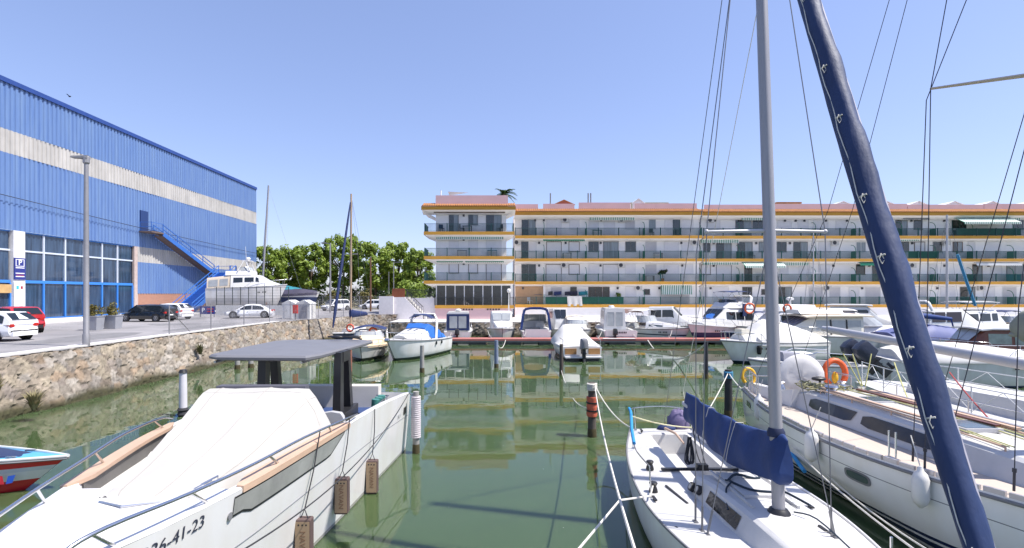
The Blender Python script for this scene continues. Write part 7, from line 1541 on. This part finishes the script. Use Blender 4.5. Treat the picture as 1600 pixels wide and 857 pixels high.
ys3 = [(14.0, .86, .1, 1.72), (13.3, .9, .12, 1.86), (12.0, .92, .14, 1.88), (10, .86, .15, 1.86), (8.2, .72, .15, 1.8), (6.6, .5, .13, 1.72), (5.6, .3, .08, 1.58)]
b = MB(); b.loft([[(8.8 - w, y, 1.37), (8.8 - w + k, y, z1 - .06), (8.8 - w + k + .08, y, z1), (8.8, y, z1 + .05), (8.8 + w - k - .08, y, z1), (8.8 + w - k, y, z1 - .06), (8.8 + w, y, 1.37)] for y, w, k, z1 in ys3]); b.build('coachroof', deckw, YT, smooth=28, world=True)
def ypt(y, f, sd=-1, off=.012):
    a = [c[0] for c in ys3][::-1]; w, k, z1 = (float(np.interp(y, a, [c[j] for c in ys3][::-1])) for j in (1, 2, 3)); return (8.8 + sd * (w - k * f + off), y, lerp(1.37, z1 - .06, f) + .003)
for sd in (-1, 1):
    for ya, yb in ((13.1, 11.55), (11.25, 9.35)):
        b = MB(); rr = [[], []]
        for i in range(9):
            y = lerp(ya, yb, i / 8)
            rr[0].append(ypt(y, .28 + (.1 if i in (0, 8) else 0), sd)); rr[1].append(ypt(y - (.12 if i == 8 else 0) , .86 - (.12 if i == 0 else 0), sd))
        b.grid(rr); b.build('window', mat('smoked_glass', (.05, .05, .055), .08, var=.3), YT, world=True)
    b = MB(); b.tube([ypt(lerp(12.9, 8.4, i / 8), 1.35, sd, -.05) for i in range(9)], .018, 6)
    for i in (0, 2, 4, 6, 8): p = Vector(ypt(lerp(12.9, 8.4, i / 8), 1.35, sd, -.05)); b.tube([p, p - Vector((0, 0, .1))], .015, 5)
    b.build('grab_rail', wood_p, YT, smooth=60, world=True)
    b = MB(); pts = [N3.side(9.9 + .26 * math.copysign(abs(math.cos(a)) ** .5, math.cos(a)), .86 + .075 * math.copysign(abs(math.sin(a)) ** .7, math.sin(a)), sd, .014) for a in [2 * math.pi * k / 20 for k in range(20)]]; pts2 = [N3.side(9.9 + .32 * math.copysign(abs(math.cos(a)) ** .5, math.cos(a)), .86 + .115 * math.copysign(abs(math.sin(a)) ** .7, math.sin(a)), sd, .008) for a in [2 * math.pi * k / 20 for k in range(20)]]
    b.poly(pts2); fo = b.build('portlight', greyp, YT, world=True); b = MB(); b.poly(pts); b.build('pane', glass_b, fo, world=True)
    b = MB(); b.grid([[N3.side(y, z, sd, .012) for y in (15.6, 15.35, 15.1)] for z in (1.0, 1.16)]); b.build('stern_window', glass_d, YT, world=True)
# cockpit coaming, wheel and cover
for sd in (-1, 1):
    b = MB(); b.loft([[(8.8 + sd * (a), y, 1.37), (8.8 + sd * (a - .05), y, z), (8.8 + sd * (a - .28), y, z), (8.8 + sd * (a - .34), y, 1.0)] for y, a, z in ((16.1, .98, 1.6), (15.2, 1.05, 1.66), (14.2, 1.0, 1.72), (13.7, .98, 1.84))]); b.build('coaming', gel, YT, smooth=30, world=True)
    b = MB(); b.lathe([(.13, 0), (.11, .06), (.08, .14), (.12, .2), (.1, .22)], (8.8 + sd * .86, 14.4, 1.72), 16); b.build('winch', steel, YT, smooth=40, world=True)
b = MB(); ringw = []
for r, yy in ((.02, -.09), (.4, -.11), (.62, -.08), (.66, 0), (.62, .08), (.4, .11), (.02, .09)):
    ringw.append([(8.78 + r * math.cos(a) * (1.03 + .02 * math.sin(2 * a + .8) + .012 * math.sin(5 * a)), 14.9 + yy + .018 * math.sin(4 * a + r * 7), 1.98 + r * math.sin(a)) for a in [2 * math.pi * k / 28 for k in range(28)]])
b.loft(ringw); b.build('wheel_cover', mat('white_wheel_canvas', (.62, .6, .59), .75, var=.06, vscale=2, bump=.8, bscale=3), YT, smooth=60, world=True)
b = MB(); b.box(8.6, 9.0, 15.02, 15.25, .95, 1.9); b.build('pedestal', gel, YT, world=True)
b = MB(); b.ball((9.1, 14.55, 1.98), .16, 8, sc=(1.3, .8, .4)); b.tube([(9.1, 14.5, 1.7), (9.1, 14.5, 2.0)], .03, 6); b.build('instrument_pod', blackp, YT, smooth=50, world=True)
b = MB(); rng = random.Random(9)
for k in range(26):
    c = Vector((8.45 + rng.uniform(-.3, .5), 13.5 + rng.uniform(-.4, .35), 1.9 + rng.uniform(0, .12))); a = rng.uniform(0, 6.28); r = rng.uniform(.12, .3)
    b.tube([c + Vector((r * math.cos(a + q), r * .7 * math.sin(a + q), .04 * math.sin(3 * q))) for q in [k_ * .7 for k_ in range(8)]], .016, 5)
b.build('rope_heap', mat('mixed_rope', (.4, .36, .2), .9, var=.6, vscale=9, var2=(.08, .1, .06)), YT, smooth=60, world=True)
# hatches and gear on the coachroof
for x, y, w, l in ((8.8, 11.9, .3, .3), (8.8, 9.6, .34, .34), (8.8, 7.3, .3, .3)):
    b = MB(); b.box(x - w, x + w, y - l, y + l, 1.88, 1.95); o = b.build('hatch', alu_w, YT, world=True); b = MB(); b.box(x - w + .05, x + w - .05, y - l + .05, y + l - .05, 1.951, 1.958); b.build('pane', glass_b, o, world=True)
for k, (x, y0_, y1_, m_) in enumerate(((8.3, 13.2, 9.9, wood_p), (9.12, 13.0, 9.4, wood_d), (9.3, 12.8, 9.2, wood_p), (9.46, 12.6, 9.3, alu))):
    b = MB(); b.beam((x, y0_, 1.97), (x + .05, y1_, 1.97), .1, .035); b.build('batten', m_, YT, world=True)
b = MB()
for k, x in enumerate((8.38, 8.46, 9.02, 9.2)): b.tube(dense([(x, 8.4, 1.88), (x + .04, 10, 1.94), (x - .03, 12, 1.95), (x, 13.4, 1.9)]), .012, 5)
b.build('control_line', rope_y, YT, smooth=60, world=True)
b = MB(); b.lathe([(.15, 1.85), (.15, 1.9), (.1, 2.0), (.16, 2.06), (.14, 2.1)], (8.35, 12.85, 0), 14); b.lathe([(.1, 1.85), (.08, 1.98), (.1, 2.02)], (9.3, 13.1, 0), 12); b.build('winch', steel, YT, smooth=40, world=True)
# rig
b = MB(); b.tube([(8.85, 8.2, 1.8), (8.85, 8.3, 9), (8.85, 8.5, 17.4)], [.12, .12, .1], 14, sy=1.3); b.build('mast', alu_w, YT, smooth=40, world=True)
b = MB(); secs_ = []
for f in (0, .02, .5, .96, .97, 1.0):
    c = Vector((8.87, 8.55, 3.2)).lerp(Vector((9.1, 14.35, 3.42)), f); h = .095 if f < .97 else .07; secs_.append([(c.x + .07 * math.cos(a), c.y, c.z + h * math.sin(a)) for a in [2 * math.pi * k / 14 for k in range(14)]])
b.loft(secs_); b.build('boom', alu_w, YT, smooth=40, world=True)
b = MB(); b.tube([(7.3, 8.65, 7.86), (8.85, 8.3, 7.98), (10.4, 8.65, 7.86)], [.03, .055, .03], 8, sy=.7); b.build('spreader', mat('sand_spar', (.5, .42, .33), .5), YT, smooth=50, world=True)
def wires(name, segs, r=.0075, tb=True):
    b = MB()
    for s_ in segs:
        b.tube([Vector(p) for p in s_], r, 5)
        if tb: p, q = Vector(s_[0]), Vector(s_[1]); d = (q - p).normalized(); b.tube([p, p + d * .28], .018, 6); b.tube([p + d * .28, p + d * .34], .028, 6)
    b.build(name, mat('dark_wire', (.05, .05, .06), .5, .4), YT, world=True)
wires('shroud', [((7.2, 8.65, 1.45), (7.3, 8.65, 7.86), (8.8, 8.5, 16.8))]); wires('shroud', [((7.25, 8.4, 1.45), (8.8, 8.3, 7.8))]); wires('shroud', [((7.28, 9.0, 1.45), (7.31, 8.75, 7.7), (8.8, 8.42, 12))]); wires('shroud', [((7.7, 7.65, 1.45), (7.78, 7.66, 4.2), (8.8, 8.15, 8.2))])
wires('shroud', [((10.4, 8.65, 1.45), (10.4, 8.65, 7.86), (8.9, 8.5, 16.8))]); wires('backstay', [((8.1, 16.3, 1.5), (8.75, 13.6, 6.6), (8.82, 8.55, 17.2))], tb=False); wires('backstay', [((9.4, 16.3, 1.5), (9.2, 13.3, 6.6), (8.88, 8.55, 17.2))], tb=False); wires('running_stay', [((9.7, 11.3, 1.95), (9.55, 9.3, 7.67), (9.4, 8.4, 12))])
# guard rails and stanchions
for sd in (-1, 1):
    b = MB()
    for h in (.32, .62): b.tube([N3.side(y, N3.z(y) + h, sd, -.09) for y in (15.2, 13.4, 11.6, 9.9, 8.5, 7, 5.6)] if sd > 0 else [N3.side(y, N3.z(y) + h, sd, -.09) for y in (15.6, 15.2, 14.5)], .008 if sd > 0 else .012, 5)
    for y in ((13.4, 11.6, 9.9, 8.5, 7) if sd > 0 else (15.2, 14.5)): b.tube([N3.side(y, N3.z(y), sd, -.09), N3.side(y, N3.z(y) + .64, sd, -.09)], .014, 6)
    b.build('guard_rail', steel, YT, smooth=60, world=True)
    b = MB()
    for h in (.35, .66): b.tube(dense([N3.side(14.7, N3.z(14.7) + h, sd, -.09), N3.side(15.6, N3.z(15.6) + h, sd, -.08), N3.side(16.3, N3.z(16.3) + h, sd, -.1), (8.75 + sd * .03, 16.36, 1.42 + h)]), .016, 6)
    for y in (14.7, 15.6, 16.25): b.tube([N3.side(y, N3.z(y), sd, -.09), N3.side(y, N3.z(y) + .66, sd, -.09)], .016, 6)
    b.build('pushpit', steel, YT, smooth=60, world=True)
b = MB()
for dx in (0, .1): p = N3.side(9.15 + dx * 1.3, 1.42, -1, -.1); b.tube([p, Vector(p) + Vector((0, 0, .5))], .016, 6)
p = N3.side(9.15, 1.42, -1, -.1); b.box(p[0] - .05, p[0] + .05, 9.1, 9.35, 1.36, 1.44); b.build('gate_post', steel, YT, smooth=50, world=True)
# fenders of the yacht
fw_m = mat('white_fender', (.72, .7, .67), .4, var=.12, vscale=3)
def tube_fender(label, c, L, r, top):
    t = thing('tube_fender', label, 'fender', c, 0, 'white fenders of the yacht'); b = MB(); b.lathe([(.025, 0), (.05, .03), (r * .75, .07), (r, .16), (r, L - .16), (r * .75, L - .07), (.05, L - .02), (.03, L + .05)], n=18); b.build('body', fw_m, t, smooth=50)
    b = MB(); b.tube([Vector(c) + Vector((0, 0, L + .03)), Vector(top)], .009, 5); b.build('line', rope_w, t, world=True)
pa = N3.side(10.95, 1.1, -1, .16); tube_fender('white fender hanging by the blue boom cover, on the yacht hull nearer its stern', (pa[0], 10.95, .8), .68, .14, (pa[0] + .1, 10.8, 2.0)); pb_ = N3.side(8.5, 1.1, -1, .15); tube_fender('white fender nearest the furled blue foresail, on the yacht hull', (pb_[0], 8.5, .84), .64, .125, (pb_[0] + .12, 8.85, 1.95))
pc = N3.side(15.0, 1.1, -1, .13); tube_fender('cream fender at the yacht stern, just behind the sailing boat mast', (pc[0], 14.3, .85), .7, .13, (pc[0] + .1, 14.3, 2.0))
# horseshoe buoys on the yacht stern
def horseshoe(label, c, m, sc=1.):
    b = MB(); b.tube([(c[0] + .27 * sc * math.cos(a), c[1] + .03 * math.sin(a), c[2] + .33 * sc * math.sin(a)) for a in [math.pi * (-.3 + 1.6 * k / 16) for k in range(17)]], .072 * sc, 8); o = b.build('horseshoe_buoy', m, smooth=60, loc=c); return tag(o, label, 'lifebuoy', 'horseshoe buoys on the yacht stern rail')
horseshoe('yellow orange horseshoe buoy on the yacht stern rail by the dark pile', (7.86, 16.1, 1.8), yellow, .72); horseshoe('orange horseshoe buoy on the stern rail beside the round wheel cover', (10.05, 15.3, 2.02), orange, 1.15)
b = MB(); b.ball((10.0, 15.22, 1.9), .13, 8, sc=(.7, .6, 1.4)); o = b.build('rescue_light', yellow, smooth=60, loc=(10.0, 15.22, 1.9)); tag(o, 'yellow rescue light hung inside the orange horseshoe buoy', 'rescue light')
# ---------------------------------------------------------------- neighbour boat on the far right
NB = thing('sailing_boat', 'white sailing boat with tall white guard rails at the right edge, beyond the yacht boom', 'sailboat', (14.2, 12, 0))
N4 = Near([(18.5, 13.6), (6, 14.2)], [(18.5, .8), (16, 1.4), (13, 1.55), (10, 1.3), (8, .8), (6, .05)], [(18.5, 1.25), (12, 1.2), (6, 1.4)], [(18.5, .5), (16, 1.0), (13, 1.2), (10, .9), (8, .45), (6, .02)])
N4.hull(NB, 18.4, 6.1, hull_w); rows = []
for i in range(14): y = lerp(18.35, 6.2, i / 13); c, h, z = N4.c(y), N4.h(y), N4.z(y); rows.append([(c - h, y, z - .01), (c, y, z + .05), (c + h, y, z - .01)])
b = MB(); b.grid(rows); b.build('deck', deckw, NB, smooth=30, world=True)
b = MB(); b.loft([[(13.9 - w, y, 1.2), (13.9 - w + .12, y, z), (13.9 + w - .12, y, z), (13.9 + w, y, 1.2)] for y, w, z in ((16.5, .8, 1.6), (13, .8, 1.7), (9.5, .4, 1.5))]); b.build('coachroof', deckw, NB, smooth=30, world=True)
b = MB()
for sd in (-1, 1):
    for h in (.35, .75): b.tube([N4.side(y, N4.z(y) + h, sd, -.08) for y in (18, 16.6, 15, 13.4, 11.8, 10.4)], .014, 6)
    ys4 = (18, 16.6, 15, 13.4, 11.8, 10.4)
    for y in ys4: b.tube([N4.side(y, N4.z(y), sd, -.08), N4.side(y, N4.z(y) + .77, sd, -.08)], .018, 6)
    for ya, yb in zip(ys4, ys4[1:]): b.tube([N4.side(ya, N4.z(ya) + .1, sd, -.08), N4.side((ya + yb) / 2, N4.z(yb) + .75, sd, -.08), N4.side(yb, N4.z(yb) + .1, sd, -.08)], .01, 5)
b.build('guard_rail', mat('white_rail', (.72, .71, .69), .4), NB, smooth=60, world=True)
b = MB(); b.loft([[(16.9 + w * math.cos(a), y, z + h * math.sin(a)) for a in [2 * math.pi * k / 12 for k in range(12)]] for y, w, h, z in ((16.9, .05, .15, 3.3), (16.5, .22, .5, 3.35), (15, .3, .62, 3.4), (13, .32, .65, 3.4))]); b.tube([(16.9, 16.9, 3.05), (16.2, 11, 3.05)], .07, 8); b.build('sail_cover', mat('sage_canvas', (.26, .27, .22), .8, var=.2, bump=.6, bscale=4), NB, smooth=50, world=True)
b = MB(); b.tube([(16.2, 11, 1.6), (16.2, 11, 14)], .1, 10); b.build('mast', alu_w, NB, smooth=40, world=True)

# ================================================================== MOORING ROPES AND SMALL THINGS
px, py, ph = PILC[1], PILC[2], PILC[3]
MR = 'mooring ropes'
rope('mooring_rope', 'white rope sagging from the lifejacket pile to the sailing boat stern', catenary((px + .05, py, ph - .02), (3.42, 13.1, .95), .22, 14), .018, rope_w, group=MR)
rope('mooring_rope', 'long white rope running from the lifejacket pile down towards the viewer', catenary((px + .08, py - .03, ph - .1), (1.05, 3.6, 2.3), .3, 18), .016, rope_w, group=MR)
k1 = Vector(P(968, 782, 7.0)); rope('mooring_rope', 'white rope from the sailing boat side deck leading towards the viewer', [Vector((2.72, 9.0, 1.05)), Vector((2.55, 8.6, 1.0)), k1, Vector(P(905, 857, 5.4)), Vector(P(820, 950, 4.2))], .014, rope_w, group=MR)
b = MB()
for k in range(5): b.lathe([(.14, k * .045), (.165, k * .045 + .022), (.14, k * .045 + .045)], n=12)
o = b.build('rope_coil', rope_w, smooth=60); o.location = (px, py, ph - .24); tag(o, 'white rope wound round the head of the lifejacket pile', 'rope', 'rope coils on the piles')
b = MB()
for k in range(6): b.lathe([(.14, k * .04), (.165, k * .04 + .02), (.14, k * .04 + .04)], n=12)
o = b.build('rope_coil', mat('blue_rope', (.04, .2, .35), .8), smooth=60); o.location = (PILD[1], PILD[2], PILD[3] - .3); tag(o, 'blue and white rope wound round the dark pile off the yacht stern', 'rope', 'rope coils on the piles')
rope('mooring_rope', 'white rope from the dark pile down to the yacht stern quarter', catenary((PILD[1], PILD[2], PILD[3] - .1), (7.45, 14.8, 1.4), .15, 10), .018, rope_w, group=MR); rope('mooring_rope', 'white rope from the dark pile down behind the blue boom cover', catenary((PILD[1], PILD[2], PILD[3] - .1), (5.0, 13.0, .95), .1, 10), .016, rope_w, group=MR)
rope('mooring_rope', 'yellowish rope from the sailing boat blue rail across to its outboard', catenary((3.35, 13.0, 1.3), (4.9, 13.0, 1.0), .06, 10), .018, mat('pale_yellow_rope', (.6, .56, .36), .9), group=MR)
rope('mooring_rope', 'pale rope from the yacht stern passing low to the front right', catenary((7.3, 13.2, .75), (4.6, 4.6, 1.5), .18, 14), .014, rope_w, group=MR); rope('mooring_rope', 'second pale rope from the yacht hull, meeting the first near the front', catenary((7.15, 11.5, .55), (5.2, 4.8, 1.35), .2, 14), .014, rope_w, group=MR)
b = MB(); b.tube(catenary((7.22, 13.0, .72), (6.75, 11.3, .48), .03, 8), .045, 8); o = b.build('chafe_tube', mat('bright_blue_foam', (.02, .23, .52), .7), smooth=60, loc=(7.0, 12.1, .6)); tag(o, 'bright blue chafe tube on the rope beside the yacht hull', 'rope guard')
rope('mooring_rope', 'slack white rope hanging from the pontoon to the dark slim pile', catenary((UX(1012, 43.9), 43.9, .4), (PILE_[1], PILE_[2], PILE_[3] - .1), 1.2, 18), .04, rope_w, group=MR)
rope('mooring_rope', 'white rope from the pontoon to the blue grey pile', catenary((UX(790, 44), 43.95, .42), (UX(775.5, 30.4), 30.4, 1.5), .5, 10), .025, rope_w, group=MR)
rope('mooring_rope', 'pale rope from the thin brown pile to the lifejacket pile, low over the water', catenary((UX(877, 27.7), 27.7, .25), (px, py, .9), .6, 12), .016, rope_w, group=MR)
for a, m_, lab in (((10.35, 12.8, 1.5), rope_y, 'yellow rope slanting from the yacht side to the neighbouring boat'), ((10.5, 11.6, 1.5), rope_w, 'pale rope slanting from the yacht side to the neighbouring boat'), ((10.6, 10.8, 1.5), mat('red_rope', (.35, .06, .06), .9), 'red flecked rope slanting from the yacht side to the neighbouring boat')):
    rope('mooring_rope', lab, catenary(a, (12.6, 16.5 - (13 - a[1]), 2.2), .05, 8), .018, m_, group=MR)
b = MB(); p = Vector((9.5, 13.3, 1.85)); 
for dx in (-.35, -.1, .4): b.tube([p, p + Vector((dx, .3, .95))], .015, 5)
o = b.build('yellow_line', rope_y, smooth=60, loc=tuple(p)); tag(o, 'yellow ropes rising in a fan from the yacht coachroof by the outboards', 'rope')
rope('blue_line', 'bright blue rope slanting down in front of the apartment balconies at right', [P(1496, 398, 42), P(1510, 440, 42), P(1524, 478, 42)], .11, mat('blue_rope', (.04, .2, .5), .8), 'rope')
# things on the balconies and the quay
def sheet(name, label, cat, pts, m, group=None):
    b = MB(); n, k = 12, 6; rows = []
    a, c, d, e = (Vector(p) for p in pts)
    for j in range(k + 1):
        rows.append([a.lerp(c, i / n).lerp(d.lerp(e, i / n), j / k) + Vector((0, -.05 * math.sin(i * 1.3) * j / k - .02, 0)) for i in range(n + 1)])
    b.grid(rows); b.grid([[p + Vector((0, .02, 0)) for p in r] for r in rows], flip=True); return tag(b.build(name, m, smooth=60), label, cat, group)
yl = YR2 - .1; X = lambda u: UX(u, yl); V = lambda v: VZ(v, yl); LA = 'laundry on the first floor balcony'
sheet('bed_sheet', 'white bed sheet hung over the green first floor railing', 'laundry', [(X(886), yl, V(463)), (X(909), yl, V(463)), (X(887), yl, V(479)), (X(910), yl, V(478))], canvas_w, LA)
for u0, u1, m_, lab in ((857, 864, blackp, 'black garments on the washing line left of the bed sheet'), (866, 878, canvas_n, 'navy garments on the washing line above the bed sheet'), (883, 903, mat('dark_cloth', (.03, .03, .05), .9), 'row of dark clothes on the washing line to the right'), (905, 919, canvas_teal, 'teal towel at the right end of the washing line'), (925, 932, canvas_w, 'small white cloth hung beside the bed sheet')):
    sheet('laundry', lab, 'laundry', [(X(u0), yl + .4, V(456 if u0 < 925 else 464)), (X(u1), yl + .4, V(455 if u0 < 925 else 464)), (X(u0), yl + .4, V(462 if u0 < 925 else 469)), (X(u1), yl + .4, V(461 if u0 < 925 else 470))], m_, LA)
def table_set(u, k, y, label, m=None):
    t = thing('balcony_table', label, 'table', (UX(u, y), y, FLO[k] + .02), 0, 'balcony furniture'); b = MB(); b.box(-.55, .55, -.25, .25, .68, .72); b.build('table_top', m or dark_m, t)
    for sx in (-1, 1):
        for sy in (-1, 1): b = MB(); b.box(sx * .48 - .025, sx * .48 + .025, sy * .2 - .025, sy * .2 + .025, 0, .68); b.build('leg', m or dark_m, t)
def chair(u, k, y, label, rz=0, m=None):
    t = thing('balcony_chair', label, 'chair', (UX(u, y), y, FLO[k] + .02), rz, 'balcony furniture'); b = MB(); b.box(-.25, .25, -.25, .25, .42, .46); b.build('seat', m or dark_m, t); b = MB(); b.box(-.25, .25, .22, .26, .46, .92); b.build('backrest', m or dark_m, t)
    for sx in (-1, 1):
        for sy in (-1, 1): b = MB(); b.box(sx * .22 - .02, sx * .22 + .02, sy * .22 - .02, sy * .22 + .02, 0, .42); b.build('leg', m or dark_m, t)
table_set(730, 3, 58.95, 'dark table on the top balcony of the end wing'); chair(722, 3, 58.95, 'dark chair left of the table on the top wing balcony', 1.5); chair(781, 3, 58.95, 'dark chair at the right end of the top wing balcony', -1)
chair(690, 3, 58.95, 'blue chair at the left end of the top wing balcony', .5, canvas_n); table_set(722, 2, 58.95, 'grey table on the third level wing balcony', greyp); table_set(769, 2, 58.95, 'teal table on the third level wing balcony', canvas_teal)
table_set(933, 3, 62.82, 'green table on the top balcony of the middle block', green_sheet); table_set(886, 2, 62.82, 'dark green table on the third level below the green awning', rail_g); table_set(1028, 2, 62.82, 'dark sideboard like table on the third level near the roof step'); chair(1018, 3, 62.82, 'dark chair on the top balcony near the roof step'); table_set(1015, 1, 62.82, 'brown table on the second level near the dark palm plant', wood_d); table_set(1190, 1, 63.2, 'table under the striped open awning'); chair(1175, 2, 63.2, 'dark chair on the third level right of the roof step'); chair(828, 0, 62.85, 'white chair beside the tan wall on the lowest balcony', .6, whitef)
b = thing('potted_plant', 'dark potted palm on the second level balcony near the roof step', 'plant', (UX(1035, 62.85), 62.85, FLO[1] + .02)); o = MB(); o.lathe([(.18, 0), (.24, .4)], n=10); o.build('pot', tile, b); o = MB(); rng = random.Random(8); leaves(o, [(rng.uniform(-.35, .35), rng.uniform(-.2, .2), rng.uniform(1.0, 1.5), .28) for _ in range(7)], 50, .12, rng); o.tube([(0, 0, .3), (0, 0, 1.2)], .04, 5); o.build('foliage', leafm2, b)
b = thing('potted_plant', 'small green shrub in a pot on the lowest balcony beside the laundry', 'plant', (UX(966, 62.85), 62.85, FLO[0] + .02)); o = MB(); o.lathe([(.18, 0), (.22, .35)], n=10); o.build('pot', tile, b); o = MB(); leaves(o, [(rng.uniform(-.2, .2), rng.uniform(-.2, .2), rng.uniform(.5, 1.3), .25) for _ in range(6)], 50, .1, rng); o.build('foliage', leafm, b)
# ================================================================== SMALL DETAIL
for k, (x, y, w, l) in enumerate(((-21.5, 27, 1.6, 4.2), (-24, 38, 2.2, 1.2), (-20.3, 35.5, .9, 5))):
    b = MB(); rng = random.Random(k); b.poly([(x + w * math.cos(a) * rng.uniform(.7, 1), y + l * math.sin(a) * rng.uniform(.7, 1), GZ + .004) for a in [2 * math.pi * i / 11 for i in range(11)]]); tag(b.build('asphalt_patch', mat('patched_asphalt', (.2, .195, .2), .95, var=.3, vscale=2)), kind='structure')
b = MB(); rng = random.Random(3)
for k in range(70):
    y = rng.uniform(9, 40); x = UX(rng.uniform(560, 1080), y); s = rng.uniform(.006, .016); a = rng.uniform(0, 6.28); b.add([(x + s * math.cos(a + q), y + s * math.sin(a + q) * 1.4, .003) for q in (0, 1.4, 3.1, 4.6)], [(0, 1, 2, 3)])
tag(b.build('floating_debris', mat('pale_scum', (.25, .27, .2), .8, var=.5, vscale=.3)), 'tiny specks of leaf and scum floating on the green water', kind='stuff')
for (ua, ya, za, ub, lab) in ((705, 45.9, .9, 700, 'white line from the boat with the dark canvas wall to the pontoon'), (762, 45.8, 1.1, 768, 'white line from the rounded white pilothouse boat to the pontoon'), (822, 45.8, 1.0, 816, 'white line from the blue canopy boat to the pontoon'), (940, 45.8, 1.0, 934, 'white line from the two window pilothouse to the pontoon'), (988, 45.9, 1.0, 995, 'second white line by the two window pilothouse, towards the striped cuddy'), (1050, 45.9, 1.1, 1045, 'white line from the navy striped cuddy to the pontoon'), (876, 41.2, .9, 868, 'white line from the tarpaulin covered boat up to the pontoon, left side'), (912, 41.2, .9, 920, 'white line from the tarpaulin covered boat up to the pontoon, right side')):
    yb = 45.0 if ya > 44 else 44.05; rope('mooring_rope', lab, catenary((UX(ua, ya), ya, za), (UX(ub, yb), yb, .5), .12, 8), .022, rope_w, group=MR)
for i, (u, y) in enumerate(((702, 45.2), (766, 45.2), (818, 45.2), (934, 45.2), (1046, 45.2), (870, 44.2), (920, 44.2))):
    b = MB(); x = UX(u, y); b.tube([(0, 0, .5), (0, 0, .62)], .06, 8); b.tube([(-.14, 0, .63), (.14, 0, .63)], .04, 8); o = b.build('bollard', galv, pn, smooth=40); o.name = 'mooring_cleat'; o.location = (x - 7, y - PY, 0)
